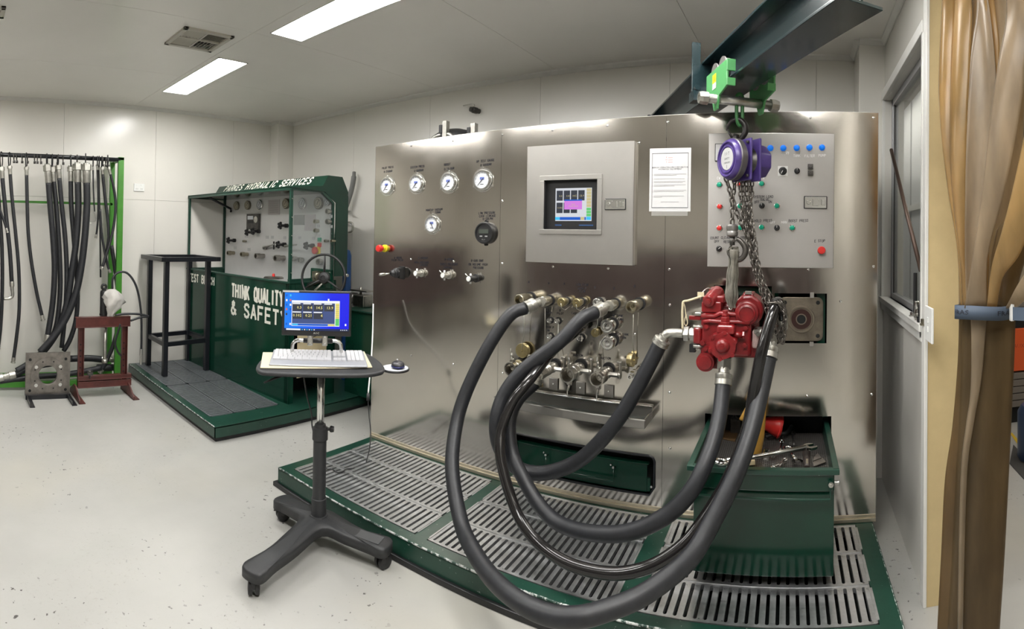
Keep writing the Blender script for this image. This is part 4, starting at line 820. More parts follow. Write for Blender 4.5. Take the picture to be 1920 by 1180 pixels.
# hanging caps on their wires
def hcap(px, py, rpx, wx, wy, ax=(0, -1, 0), m=BRASS, lab=None):
    p = mY(D - 0.03, px, py); q = mY(D - 0.05, wx, wy); r = pr(rpx, p.x, D)
    ob = mach.part('hanging_cap', MB().lathe(p, ax, [(r, -0.012), (r, 0.012), (r*0.95, 0.016), (r*0.12, 0.016), (r*0.12, 0.024)], 26), m)
    mach.part('wire', MB().tube([p + V(ax).normalized()*0.018 + V((0, 0, 0)), (p + q)/2 + V((0.004, 0, -0.01)), q], 0.0022, 5), ZINC, parent=ob)
hcap(980.6, 657.3, 13.6, 982.6, 580); hcap(1183, 675, 13, 1187.8, 590, (1, -0.12, 0)); hcap(1117, 624, 8, 1121, 585)
mach.part('wire', MB().tube([mY(D - 0.05, 1022, 578), mY(D - 0.03, 1022, 612), mY(D - 0.03, 1021.5, 660)], 0.0022, 5), ZINC)
mach.part('wire', MB().tube([mY(D - 0.05, 1126, 640), mY(D - 0.04, 1121, 662), mY(D - 0.06, 1119, 692)], 0.0022, 5), ZINC)
mach.part('wire', MB().tube([mY(D - 0.02, 1047, 606), mY(D - 0.02, 1046, 640), mY(D - 0.04, 1046, 672)], 0.0018, 5), ZINC)
# camlock ball valves along the drip tray
def camlock(px, py, rpx, L, plate=None, lever=None, hose=False):
    p = mY(D, px, py); c = V((p.x, D, p.z)); r = pr(rpx, p.x, D)
    v = mach.part('ball_valve', MB().lathe(c, AX, [(r*0.75, 0), (r*0.75, 0.02), (r*0.95, 0.025)], 8, smooth=False).lathe(c, AX, [(r*0.92, 0.02), (r*1.02, 0.045), (r*0.92, 0.075), (r*0.8, 0.08), (r*0.8, L*0.55)], 20), CAST)
    mach.part('grommet', MB().lathe(c + V((0, 0, 0.012)), AX, [(r*1.05, 0), (r*1.05, 0.006), (r*0.8, 0.007)], 22), BLACK, parent=v)
    if not hose:
        mach.part('camlock_socket', MB().lathe(c, AX, [(r*0.82, L*0.5), (r*1.12, L*0.56), (r*1.12, L*0.72), (r*1.03, L*0.74), (r*1.03, L*0.94), (r*1.12, L*0.96), (r*1.12, L), (r*0.94, L), (r*0.9, L*0.62), (r*0.42, L*0.6), (r*0.42, L*0.78), (r*0.2, L*0.8)], 26), CAST, parent=v)
        for sg in (1, -1):
            a = c + AX*L*0.82 + V((0, 0, sg*r*1.2)); m = MB().box(a, (0.018, 0.035, 0.016)).cyl(a + V((-0.012, 0, sg*0.01)), a + V((0.012, 0, sg*0.01)), 0.007, n=10).tube([a + V((0, 0, sg*0.012)), a + V((-0.005, -0.008, sg*0.045))], 0.007, 8)
            mach.part('cam_arm', m, CAST, parent=v)
            mach.part('pull_ring', MB().torus(a + V((-0.006, -0.012, sg*0.058)), (1, 0.5, 0), 0.014, 0.002, 16, 5), ZINC, parent=v)
    else:
        m = MB()
        for k in range(5): m.lathe(c, AX, [(r*0.86, L*(0.5 + 0.1*k)), (r*1.02, L*(0.52 + 0.1*k)), (r*1.02, L*(0.56 + 0.1*k)), (r*0.86, L*(0.59 + 0.1*k))], 20)
        mach.part('threaded_adapter', m, CAST, parent=v)
        mach.part('union_nut', MB().lathe(c, AX, [(r*1.1, L*0.9), (r*1.1, L*1.15)], 8, smooth=False), CAST, parent=v)
        mach.part('drain_cock', MB().cyl(c + AX*L*0.95 + V((0, 0, -r)), c + AX*L*0.95 + V((0, 0, -r - 0.03)), 0.008, n=10).box(c + AX*L*0.95 + V((0.0, 0, -r - 0.035)), (0.02, 0.014, 0.016)), BRASS, parent=v)
    # valve stem and lever to the right
    s = c + AX*0.07; m = MB().cyl(s + V((r*0.8, 0, 0)), s + V((r*0.8 + 0.055, 0, 0)), 0.014, n=6, smooth=False).cyl(s + V((r*0.8 + 0.05, 0, 0)), s + V((r*0.8 + 0.066, 0, 0)), 0.018, n=10)
    mach.part('valve_stem', m, CAST, parent=v)
    x = s.x + r*0.8 + 0.062; m = MB().bx(x - 0.004, x + 0.004, s.y - 0.014, s.y + 0.012, s.z - 0.02, s.z + 0.072).bx(x - 0.02, x + 0.008, s.y - 0.010, s.y + 0.010, s.z + 0.062, s.z + 0.075)
    mach.part('lever', m, CAST, parent=v, bev=0.003)
    return v, c, r
v1 = camlock(981, 682, 10.8, 0.16); v2 = camlock(1042, 686, 9.8, 0.20, hose=True); v3 = camlock(1089.4, 689, 12, 0.20); v4 = camlock(1141.6, 695.5, 11.6, 0.20)
for px, py in ((1039, 719), (1089.5, 726.5), (1142.5, 732.5)):
    p = mY(D, px, py); b = mach.part('bracket_plate', MB().bx(p.x - 0.027, p.x + 0.027, D - 0.012, D - 0.008, p.z - 0.035, p.z + 0.03).bx(p.x - 0.027, p.x + 0.027, D - 0.012, D, p.z + 0.028, p.z + 0.031), STEEL2, bev=0.002)
    mach.part('screw', MB().lathe((p.x, D - 0.012, p.z), (0, -1, 0), [(0.006, 0), (0.004, 0.004)], 8), CHROME, parent=b)
p = mY(D - 0.02, 1193.7, 697); q = V((p.x, p.y, p.z))
ft = mach.part('hose_tail_fitting', MB().lathe(q, AX + V((-0.08, 0, -0.02)), [(0.014, -0.02), (0.014, 0.02), (0.019, 0.02), (0.019, 0.045), (0.012, 0.047), (0.012, 0.07)], 16).lathe(q + AX*0.07, AX, [(0.021, 0), (0.021, 0.03)], 6, smooth=False).lathe(q + AX*0.10, AX, [(0.013, 0), (0.013, 0.03), (0.009, 0.03), (0.009, 0.01)], 16), CHROME)
# drip tray
tx0, tx1, ty, tzb, tzt = -1.60, -0.715, 2.672, 0.625, 0.672
tr_ = MB().bx(tx0, tx1, ty, D, tzb, tzb + 0.003).bx(tx0, tx1, ty, ty + 0.002, tzb, tzt).bx(tx0, tx0 + 0.002, ty, D, tzb, tzt).bx(tx1 - 0.002, tx1, ty, D, tzb, tzt).bx(tx0, tx1, D - 0.003, D - 0.001, tzb, tzt + 0.02)
mach.part('drip_tray', tr_, STEEL2)
mach.part('tray_rim', MB().bx(tx0 - 0.003, tx1 + 0.003, ty - 0.004, ty + 0.003, tzt - 0.004, tzt + 0.002).bx(tx0 - 0.003, tx0 + 0.004, ty, D, tzt - 0.004, tzt + 0.002).bx(tx1 - 0.004, tx1 + 0.003, ty, D, tzt - 0.004, tzt + 0.002).tube([(tx0, D - 0.012, tzt + 0.022), (tx1, D - 0.012, tzt + 0.022)], 0.006, 8), CHROME)
mach.part('oil_film', MB().bx(tx0 + 0.003, tx1 - 0.003, ty + 0.003, D - 0.004, tzb + 0.003, tzb + 0.006), mat('dark_oil', (0.012, 0.018, 0.014), 0.08))
# valve plugs and tank lid above the machine
for px, py0, py1 in ((833, 258, 228), (886, 254, 232)):
    a_ = mY(3.0, px, py0); b_ = mY(3.0, px, py1); h = b_.z - 2.2
    v = mach.part('solenoid_valve', MB().bx(a_.x - 0.005, a_.x + 0.03, 2.98, 3.02, 2.15, b_.z), ZINC, bev=0.002)
    mach.part('connector_plug', MB().bx(a_.x - 0.032, a_.x - 0.003, 2.975, 3.02, b_.z - 0.085, b_.z - 0.025).cyl((a_.x - 0.016, 2.99, b_.z - 0.12), (a_.x - 0.016, 2.99, b_.z - 0.08), 0.010), BLACK, parent=v, bev=0.004)
mach.part('accumulator', MB().sph((mY(3.1, 850, 256).x, 3.1, 2.235), 0.16, 20, (1.35, 0.8, 0.75)), BLACK)
mach.part('pipe', MB().tube(spline([mY(3.0, 806, 268), mY(3.0, 818, 256), mY(3.0, 842, 252), mY(3.0, 850, 262)]), 0.014, 8), ZINC)
# ball valve on the back wall
p = wY(YB, 899, 209); c = V((p.x, YB, p.z))
bv = Th('wall_valve', 'small ball valve with bent lever handle fixed high on the cream back wall', 'valve', 'W', c)
bv.part('body', MB().lathe(c, AX + V((-0.35, 0, 0.05)), [(0.022, 0), (0.022, 0.03), (0.028, 0.03), (0.028, 0.075), (0.022, 0.08), (0.022, 0.10), (0.012, 0.10)], 10), DARKST)
bv.part('lever', MB().tube([c + V((-0.018, -0.055, 0.02)), c + V((-0.018, -0.055, 0.05)), c + V((-0.06, -0.055, 0.06)), c + V((-0.14, -0.055, 0.058))], 0.006, 6), ZINC)

# ================================================================ HOSES
def fer(mb, a, b, r, tail=None):    # crimped ferrule from a (hose side) to b (fitting side)
    a, b = V(a), V(b); ax = b - a; L = ax.length
    mb.lathe(a, ax, [(r*1.02, -L*0.02), (r*1.14, 0), (r*1.14, L*0.3), (r*1.08, L*0.32), (r*1.14, L*0.36), (r*1.14, L*0.62), (r*1.0, L*0.66), (r*0.75, L*0.68), (r*0.72, L)], 20)
def hose(label, pts, r, m, ends, o=None, fr='M', gp='large hydraulic hoses', name='hydraulic_hose', k=9):
    P = smoothp(spline(pts, k), 3); P0 = [V(p) for p in pts]
    t = Th(name, label, 'hose', fr, P[len(P)//2], gp)
    t.part('tube', MB().tube(P, r, 16), m)
    for e in ends:
        mb = MB(); e(mb, P, r); t.part('end_fitting', mb, ZINC)
    return t, P
RH = 0.036
def pt(y, px, py): return mY(y, px, py)
# H1: coupler 2 -> big loop -> pump right side
h1 = [pt(2.64, 985, 578), pt(2.58, 955.6, 591.5), pt(2.50, 915, 651), pt(2.42, 874, 735), pt(2.34, 855, 800), pt(2.20, 847.5, 880), pt(2.06, 864, 979), pt(1.94, 888, 1034), pt(1.85, 919, 1080), pt(1.79, 955, 1115), pt(1.76, 995.7, 1141), pt(1.755, 1043.6, 1157), pt(1.77, 1091.6, 1157),
      pt(1.82, 1139.5, 1144), pt(1.88, 1199, 1120), pt(1.94, 1259, 1079), pt(1.98, 1300, 1039), pt(2.05, 1338, 974), pt(2.13, 1381, 887), pt(2.22, 1408, 811), pt(2.33, 1427, 735), pt(2.42, 1441, 672)]
def e1(mb, P, r): fer(mb, P[0], c2c + AX*0.115 + V((-0.012, 0, 0)), r*0.92); mb.lathe(c2c + AX*0.07, AX, [(0.030, 0), (0.030, 0.05)], 6, smooth=False)
def e1b(mb, P, r):
    b = pt(2.46, 1446.5, 640); fer(mb, P[-1], b, r); mb.lathe(b, V((-0.2, 0, 0.6)), [(0.03, -0.01), (0.032, 0.03)], 6, smooth=False); mb.tube([b, pt(2.47, 1444, 628), pt(2.47, 1432, 622), pt(2.47, 1420, 622)], 0.022, 12)
hose('longest black rubber hose, its wide loop hanging down past the platform edge', h1, RH, HOSE, [e1, e1b])
# H2: coupler 6 -> down -> loop over the lower drawer -> pump left elbow
h2 = [pt(2.63, 1116, 586), pt(2.56, 1088, 600), pt(2.50, 1051, 640), pt(2.46, 1003, 676), pt(2.42, 967.7, 708), pt(2.38, 943, 745), pt(2.34, 931, 785), pt(2.34, 932, 824), pt(2.38, 945, 854), pt(2.43, 970, 878), pt(2.46, 1008, 888), pt(2.47, 1049, 881), pt(2.46, 1090, 861), pt(2.44, 1130, 823), pt(2.43, 1165, 778), pt(2.44, 1195, 727), pt(2.45, 1220, 680), pt(2.46, 1237, 646)]
def e2(mb, P, r): fer(mb, P[0], c6c + AX*0.12 + V((-0.01, 0, 0)), r*0.92); mb.lathe(c6c + AX*0.07, AX, [(0.031, 0), (0.031, 0.05)], 6, smooth=False)
def e2b(mb, P, r):
    b = pt(2.46, 1246, 631); fer(mb, P[-1], b, r); mb.tube(spline([b, pt(2.46, 1253, 625.5), pt(2.47, 1266, 624.5), pt(2.47, 1281, 625.5)]), 0.021, 14)
    q = pt(2.47, 1283, 625.5); mb.lathe(q, V((1, 0, 0)), [(0.036, 0), (0.036, 0.022)], 6, smooth=False); mb.lathe(q, V((1, 0, 0)), [(0.026, 0.02), (0.026, 0.035)], 16).lathe(q, V((1, 0, 0)), [(0.032, 0.03), (0.032, 0.05)], 6, smooth=False)
hose('black rubber hose curling across the lower drawer, up to the silver elbow of the pump', h2, RH, HOSE, [e2, e2b])
# H3: thinner glossy hose
h3 = [pt(2.80, 1094, 611), pt(2.70, 1080, 622), pt(2.60, 1040, 655), pt(2.48, 1015, 685), pt(2.38, 990, 717), pt(2.32, 962, 752), pt(2.27, 941, 803), pt(2.23, 937, 840), pt(2.20, 944, 886), pt(2.17, 964.6, 952), pt(2.14, 988.5, 995), pt(2.11, 1022, 1030), pt(2.08, 1063, 1056), pt(2.06, 1110.7, 1071), pt(2.05, 1158.6, 1076), pt(2.06, 1206.6, 1067), pt(2.07, 1247, 1048), pt(2.09, 1283, 1020), pt(2.12, 1312, 985),
      pt(2.17, 1352, 922), pt(2.23, 1380, 863), pt(2.29, 1402, 800.6), pt(2.30, 1416, 719), pt(2.27, 1427, 665), pt(2.30, 1440, 616), pt(2.34, 1451, 580), pt(2.40, 1458, 567), pt(2.47, 1464, 577), pt(2.52, 1466, 605)]
hose('glossy black slimmer hose looping beside the longest hose and over the chain at the pump', h3, 0.0255, GLOSSH, [lambda mb, P, r: mb.lathe(P[-1], P[-1] - P[-2], [(r*1.12, -0.03), (r*1.12, 0.03), (r*0.8, 0.035)], 16)])
# H4: valve 2 -> pump bottom port
h4 = [pt(2.60, 1003, 719), pt(2.52, 975, 745), pt(2.47, 959, 775), pt(2.43, 955.5, 816), pt(2.40, 963, 857), pt(2.36, 979, 893), pt(2.32, 1007, 942), pt(2.28, 1039, 976), pt(2.24, 1074.8, 993), pt(2.20, 1115.5, 1000.6), pt(2.17, 1163.4, 1001), pt(2.15, 1211, 988), pt(2.14, 1259, 960), pt(2.14, 1295, 922), pt(2.17, 1318, 880), pt(2.24, 1338, 828), pt(2.33, 1350, 775), pt(2.42, 1355.6, 722)]
def e4(mb, P, r): fer(mb, P[0], v2[1] + AX*0.22, r*0.95)
def e4b(mb, P, r):
    b = pt(2.45, 1358, 690); fer(mb, P[-1], b + V((0, 0, 0)), r); mb.lathe(pt(2.46, 1358, 691), V((0.02, 0, 1)), [(0.036, 0), (0.036, 0.05)], 6, smooth=False).lathe(pt(2.46, 1358, 671), V((0, 0, 1)), [(0.03, -0.005), (0.03, 0.03)], 20)
hose('black rubber hose sweeping low over the grates, up to the bottom of the pump', h4, RH*0.95, HOSE, [e4, e4b])

# ================================================================ RED PUMP
PYd = 2.49
def q(px, py, y=PYd): return mY(y, px, py)
pump = Th('hydraulic_pump', 'red painted hydraulic pump slung on webbing in front of the machine', 'pump', 'M', q(1362, 630))
def rbox(name, x0, y0, x1, y1, ya, yb, mt=RED, bev=0.008, parent=None, label=None):
    a, b = q(x0, y1, ya), q(x1, y0, ya); return pump.part(name, MB().bx(a.x, b.x, ya, yb, a.z, b.z), mt, parent=parent, bev=bev, label=label, seg=3)
rbox('body', 1313, 590, 1409, 668, 2.44, 2.68, bev=0.015)
rbox('rear_housing', 1326, 570, 1420, 671, 2.52, 2.76, bev=0.03)
rbox('lower_housing', 1372, 640, 1421, 671, 2.46, 2.66, bev=0.012)
rbox('top_cover', 1325, 584, 1393, 600, 2.46, 2.66, bev=0.01)
pump.part('cover_flange', MB().tube([q(1315, 594, 2.445), q(1340, 593, 2.44), q(1350, 588, 2.44), q(1378, 590, 2.44), q(1398, 591, 2.44)], 0.011, 8), RED)
pump.part('cover_flange', MB().tube([q(1319, 604, 2.43), q(1330, 602, 2.43), q(1352, 604, 2.43), q(1385, 604, 2.43), q(1406, 606, 2.43)], 0.010, 8), RED)
cc = q(1357.5, 645, 2.42); P = []
for k in range(48):
    a = 2*PI*k/48; rr = pr(25.5, cc.x, 2.42)*(1 + 0.09*cos(6*(a - 0.35))); P.append((cc.x + rr*cos(a), 2.37, cc.z + rr*sin(a)))
pump.part('front_cover', MB().prism(P, (0, 0.09, 0)), RED, bev=0.006)
dm = pump.part('dome', MB().lathe((cc.x, 2.372, cc.z), AX, [(0.058, 0), (0.058, 0.004), (0.033, 0.005), (0.032, 0.010), (0.026, 0.020), (0.016, 0.026), (0.012, 0.026)], 28).lathe((cc.x, 2.348, cc.z), AX, [(0.011, 0), (0.011, 0.010)], 6, smooth=False), RED)
for k in range(6):
    a = 0.35 + PI/3*k; r_ = pr(24.5, cc.x, 2.42); c = V((cc.x + r_*cos(a), 2.37, cc.z + r_*sin(a)))
    pump.part('bolt', MB().lathe(c, AX, [(0.009, 0), (0.009, 0.010)], 6, smooth=False), RED)
for px, py, y in ((1325, 612, 2.44), (1398.5, 615, 2.44), (1323.5, 653.5, 2.44), (1397.5, 658.5, 2.455), (1396.5, 647, 2.44), (1344, 597, 2.455), (1375, 596, 2.455), (1371, 665, 2.455), (1318, 643, 2.44)):
    c = q(px, py, y); pump.part('bolt', MB().lathe(c, AX, [(0.014, -0.002), (0.014, 0.006)], 14).lathe(c, AX, [(0.011, 0.005), (0.011, 0.017)], 6, smooth=False), RED)
# adjuster column above the front cover
for px, y0, y1, w_ in ((1360, 612, 603, 9.5), (1360, 603, 594, 8.5), (1360, 594, 588, 7.5), (1360, 588, 582, 5.5)):
    a, b = q(px, y0, 2.41), q(px, y1, 2.41); pump.part('adjuster', MB().cyl(a, b, pr(w_, a.x, 2.41), n=8 if w_ > 8 else 6, smooth=False, ph=0.3), RED, bev=0.003)
a = q(1357.5, 622, 2.42); rbox('adjuster_base', 1343, 611, 1377, 628, 2.375, 2.46, bev=0.012)
# big round housing at the top right
c = q(1404, 581, 2.50); P = []
for k in range(10):
    a = 2*PI*k/10 + 0.1; P.append((c.x + pr(29, c.x, 2.5)*cos(a), 2.46, c.z + pr(30, c.x, 2.5)*sin(a)))
pump.part('servo_housing', MB().prism(P, (0, 0.17, 0)), RED, bev=0.012)
c = q(1400.8, 586.5, 2.46); R_ = pr(22, c.x, 2.46)
pump.part('servo_cover', MB().lathe((c.x, 2.465, c.z), AX, [(R_*1.05, 0), (R_*1.05, 0.014), (R_, 0.018), (R_, 0.032), (R_*0.9, 0.036), (R_*0.78, 0.036), (R_*0.76, 0.044), (R_*0.6, 0.048), (R_*0.58, 0.042), (R_*0.3, 0.043)], 36), RED)
pump.part('grub_plug', MB().bx(*(lambda a, b: (a.x, b.x, 2.47, 2.5, a.z, b.z))(q(1397, 552, 2.47), q(1409, 547, 2.47))), ZINC)
pump.part('servo_top', MB().bx(*(lambda a, b: (a.x, b.x, 2.475, 2.6, a.z, b.z))(q(1392, 560, 2.47), q(1413, 551, 2.47))), RED, bev=0.006)
# lower left round cover
c = q(1322.7, 679.4, 2.44); R_ = pr(18, c.x, 2.44)
pump.part('charge_pump_housing', MB().lathe((c.x + 0.03, 2.60, c.z + 0.015), AX, [(R_*1.15, 0), (R_*1.15, 0.12)], 10, smooth=False), RED, bev=0.008)
pump.part('charge_pump_cover', MB().lathe((c.x, 2.46, c.z), AX, [(R_*1.0, -0.05), (R_*1.0, 0.02), (R_*0.93, 0.03), (R_*0.74, 0.03), (R_*0.70, 0.036), (R_*0.3, 0.037)], 32), RED)
rbox('lower_web', 1330, 655, 1348, 692, 2.47, 2.6, bev=0.01)
# control valve at the top left
rbox('control_block', 1315, 567, 1352, 586, 2.45, 2.60, bev=0.006); rbox('control_block', 1317, 556, 1358, 568, 2.47, 2.60, bev=0.008); rbox('spacer_block', 1318, 584, 1345, 592, 2.46, 2.58, bev=0.004)
a, b = q(1328.5, 566, 2.43), q(1345, 549, 2.58)
pump.part('solenoid', MB().lathe(a, b - a, [(0.024, 0), (0.028, 0.006), (0.030, 0.05), (0.034, 0.06), (0.034, (b - a).length)], 20), RED)
pump.part('solenoid_cap', MB().lathe(a, a - b, [(0.014, -0.002), (0.014, 0.010)], 6, smooth=False).lathe(a, a - b, [(0.008, 0.008), (0.008, 0.014)], 12), RED)
a = q(1341, 547, 2.56); pump.part('solenoid_top', MB().bx(a.x - 0.028, a.x + 0.030, 2.53, 2.60, a.z - 0.035, a.z + 0.022), RED, bev=0.014, seg=3)
# left port flange and small parts
rbox('port_flange', 1299, 615, 1314, 646, 2.43, 2.53, bev=0.012)
for py in (613, 649):
    a = q(1300, py, 2.45); pump.part('flange_bolt', MB().cyl(a, a + V((0.045, 0, 0)), 0.010, n=10), ZINC)
rbox('lever', 1292, 593, 1314, 600, 2.46, 2.475, bev=0.002); rbox('lever_clamp', 1302, 586.5, 1315, 592, 2.45, 2.50, mt=ZINC, bev=0.004, label='bare grey metal clamp')
cn = rbox('connector', 1292, 646, 1304, 661, 2.45, 2.50, mt=BLACK, bev=0.003, label='black plug connector'); rbox('connector_nut', 1300, 648, 1313, 657, 2.46, 2.49, mt=ZINC, bev=0.004)
# right port plate
rbox('port_plate', 1410, 620, 1423, 654, 2.42, 2.54, mt=mat('bare_pinkish_metal', (0.42, 0.30, 0.28), 0.45, 0.3, vary=(60, 0.3)), bev=0.01, label='half bare right port plate with worn red paint')
for px, py in ((1418, 620), (1422, 625), (1424, 650)): a = q(px, py, 2.44); pump.part('port_bolt', MB().cyl(a + V((0, 0.02, 0)), a + V((0, -0.03, 0)), 0.011, n=6, smooth=False), CHROME)
a = q(1380, 628, 2.42); pump.part('side_plug', MB().cyl(a + V((-0.02, 0, 0)), a + V((0.03, 0, 0)), 0.013, n=12).cyl(a + V((0.03, 0, 0)), a + V((0.038, 0, 0)), 0.019, n=6, smooth=False), RED)
a = q(1386, 631, 2.42); pump.part('lifting_eye', MB().torus(q(1369.5, 569, 2.46), (0.2, 1, 0), 0.012, 0.004, 14, 6).cyl(q(1369.5, 577, 2.46), q(1369.5, 584, 2.46), 0.012, n=8), CHROME)
pump.part('tie_wire', MB().tube(spline([q(1313, 562, 2.5), q(1317, 549, 2.5), q(1327, 541, 2.52), q(1338, 544, 2.53)]), 0.003, 5), ZINC)
# cord with paper tags
one('tag_cord', 'cream knotted cord trailing left from the top of the red pump', 'cord', 'M', q(1290, 570, 2.44),
    MB().tube(spline([q(1317, 551, 2.45), q(1314, 556, 2.44), q(1306, 559, 2.43), q(1290, 564, 2.43), q(1281.5, 566, 2.43), q(1280, 575, 2.43), q(1279.5, 590, 2.43), q(1280, 617, 2.43)]), 0.006, 6)
    .tube(spline([q(1281, 566, 2.43), q(1284, 575, 2.43), q(1286, 590, 2.43), q(1289, 605, 2.43), q(1286, 611, 2.43), q(1283, 604, 2.43), q(1287, 590, 2.43)]), 0.0025, 5)
    .box(q(1314, 552, 2.44), (0.03, 0.008, 0.02)), ROPE)
# ================================================================ JIB BEAM, TROLLEY, CHAIN HOIST
bw_, bh, z0 = 0.158, 0.20, 2.30
jb = Th('jib_beam', 'dark blue-green steel I-beam jib crossing overhead from the back wall', 'beam', 'J', (bw_/2, 0.6, z0))
jb.part('lower_flange', MB().bx(0, bw_, -0.02, 2.58, z0, z0 + 0.011), JIBP, bev=0.002); jb.part('upper_flange', MB().bx(0, bw_, -0.02, 2.58, z0 + bh - 0.011, z0 + bh), JIBP, bev=0.002)
jb.part('web', MB().bx(bw_/2 - 0.005, bw_/2 + 0.005, -0.02, 2.58, z0 + 0.011, z0 + bh - 0.011), JIBP)
jb.part('pivot_bracket', MB().bx(0.02, bw_ - 0.02, 2.58, 2.68, z0 - 0.01, z0 + bh - 0.01).cyl((0.0, 2.56, z0 + bh - 0.03), (0.0, 2.56, z0 + bh + 0.01), 0.014), JIBP)
def jr(px, py, x):    # point on the vertical plane local x of the jib frame
    return at('J', 0, x, px, py)
# end stop plate on the near side: tall bar with bolt
ps = jr(1308, 130, -0.015); pt0, pb0 = jr(1308, 83, -0.015), jr(1308, 185, -0.015)
jb.part('stop_bar', MB().bx(-0.05, -0.005, ps.y - 0.02, ps.y - 0.006, pb0.z, pt0.z), JIBP, bev=0.002)
jb.part('stop_plate', MB().bx(-0.005, bw_/2, ps.y - 0.02, ps.y - 0.008, z0 + 0.011, z0 + bh - 0.011), JIBP)
jb.part('stop_bolt', MB().lathe((-0.03, ps.y - 0.03, pb0.z + 0.045), (0, 1, 0), [(0.016, -0.025), (0.016, 0.05)], 6, smooth=False).bx(-0.05, -0.01, ps.y - 0.05, ps.y + 0.03, pb0.z - 0.02, pb0.z + 0.03), JIBP)
# trolley
XO = 0.036; yA, yB = jr(1324, 187, -XO).y, jr(1362, 175, -XO).y; TY = (yA + yB)/2; L2 = abs(yA - yB)/2
tl = Th('beam_trolley', 'green push trolley with four wheels riding on the lower flange of the jib beam', 'trolley', 'J', (bw_/2, TY, z0))
tz1 = z0 + 0.068
for sx, xo in ((-1, -XO), (1, bw_ + XO)):
    P = [(xo, TY - L2, tz1), (xo, TY + L2, tz1), (xo, TY + L2, z0 - 0.04), (xo, TY + 0.055, z0 - 0.065), (xo, TY + 0.03, z0 - 0.12), (xo, TY - 0.015, z0 - 0.12), (xo, TY - 0.04, z0 - 0.065), (xo, TY - L2, z0 - 0.045)]
    pl_ = tl.part('side_plate', MB().prism(P, (sx*-0.010, 0, 0)), TROLG, bev=0.003)
    tl.part('end_flange', MB().bx(min(xo, xo - sx*0.040), max(xo, xo - sx*0.040), TY - L2 - 0.004, TY - L2 + 0.006, z0 + 0.018, tz1), TROLG, parent=pl_, bev=0.002)
    tl.part('end_flange', MB().bx(min(xo, xo - sx*0.040), max(xo, xo - sx*0.040), TY - L2 - 0.004, TY - L2 + 0.006, z0 - 0.045, z0 - 0.012), TROLG, parent=pl_, bev=0.002)
    for dy in (-0.052, 0.052):
        tl.part('wheel', MB().lathe((xo - sx*0.010, TY + dy, z0 + 0.011 + 0.044), (-sx, 0, 0), [(0.050, 0), (0.050, 0.006), (0.044, 0.008), (0.044, 0.030), (0.012, 0.030)], 28), mat('wheel_steel', (0.35, 0.32, 0.32), 0.4, 0.8))
tl.part('label', MB().bx(-XO - 0.0015, -XO - 0.001, TY - 0.005, TY + 0.045, z0 + 0.005, z0 + 0.045), YEL, label='yellow warning label'); tl.part('label', MB().bx(-XO - 0.0015, -XO - 0.001, TY - 0.005, TY + 0.045, z0 - 0.022, z0 + 0.005), PAPER, label='white lower half of the label')
tl.part('label_mark', MB().bx(-XO - 0.002, -XO - 0.0015, TY + 0.008, TY + 0.03, z0 + 0.014, z0 + 0.036), mat('ochre_print', (0.55, 0.36, 0.0), 0.5))
zp_ = z0 - 0.072; hxm = bw_/2
tl.part('cross_pin', MB().cyl((-0.105, TY, zp_), (bw_ + 0.105, TY, zp_), 0.021, n=20), ZINC)
for x, sx in ((-0.105, -1), (bw_ + 0.105, 1)):
    tl.part('castle_nut', MB().lathe((x - sx*0.03, TY, zp_), (sx, 0, 0), [(0.030, 0), (0.030, 0.026), (0.026, 0.040), (0.015, 0.040), (0.015, 0.02)], 8, smooth=False), ZINC)
tl.part('shackle', MB().tube(spline([(hxm - 0.014, TY, zp_ - 0.02), (hxm - 0.014, TY, zp_ + 0.02), (hxm, TY, zp_ + 0.035), (hxm + 0.014, TY, zp_ + 0.02), (hxm + 0.014, TY, zp_ - 0.03), (hxm + 0.014, TY, zp_ - 0.085), (hxm + 0.004, TY, zp_ - 0.11), (hxm - 0.01, TY, zp_ - 0.09), (hxm - 0.014, TY, zp_ - 0.05), (hxm - 0.014, TY, zp_ - 0.02)]), 0.009, 8), mat('shackle_green', (0.03, 0.15, 0.04), 0.4))
# hoist: everything hangs below the shackle
a, o = FR['J']; hw = rotz(a) @ V((hxm, TY, zp_ - 0.10)) + o; hm = rotz(-FR['M'][0]) @ hw; HY = hm.y

h = lambda px, py, y=None: mY(HY if y is None else y, px, py)
ho = Th('chain_hoist', 'purple hand chain hoist hanging by its black hook from the green trolley', 'hoist', 'M', h(1380, 290))
def hook(cx, cy, up_, rpx, mt, name='hook', fx=1):
    c = h(cx, cy); r = pr(rpx, c.x, HY); d = 1 if up_ else -1
    pts = [c + V((fx*0.0, 0, -d*r*1.5)), c + V((fx*r*0.45, 0, -d*r*1.25)), c + V((fx*r*1.0, 0, -d*r*0.45)), c + V((fx*r*0.95, 0, d*r*0.35)), c + V((fx*r*0.35, 0, d*r*0.95)), c + V((-fx*r*0.45, 0, d*r*0.85)), c + V((-fx*r*0.95, 0, d*r*0.25)), c + V((-fx*r*1.05, 0, -d*r*0.25))]
    P = spline(pts, 6); n = len(P); rad = [r*(0.22 + 0.13*sin(PI*min(1, i/(n*0.75))))*(1 - 0.45*max(0, (i/n - 0.7)/0.3)) for i in range(n)]
    ob = ho.part(name, MB().tube(P, rad, 12), mt)
    ho.part('safety_latch', MB().tube([c + V((-fx*r*0.98, 0.0, -d*r*0.1)), c + V((-fx*r*0.35, 0, -d*r*1.25))], r*0.13, 8).cyl(c + V((-fx*r*0.3, -r*0.4, -d*r*1.3)), c + V((-fx*r*0.3, r*0.4, -d*r*1.3)), r*0.16), mt, parent=ob)
    return c, r
BKH = mat('black_hook_steel', (0.03, 0.028, 0.027), 0.35, 0.6)
hook(1380.5, 241, True, 17, BKH)
ax = V((-0.78, -0.62, 0)).normalized(); ce = h(1386, 298); Rr = pr(35, ce.x, HY)*1.03
fc = h(1364, 298, HY - 0.07)
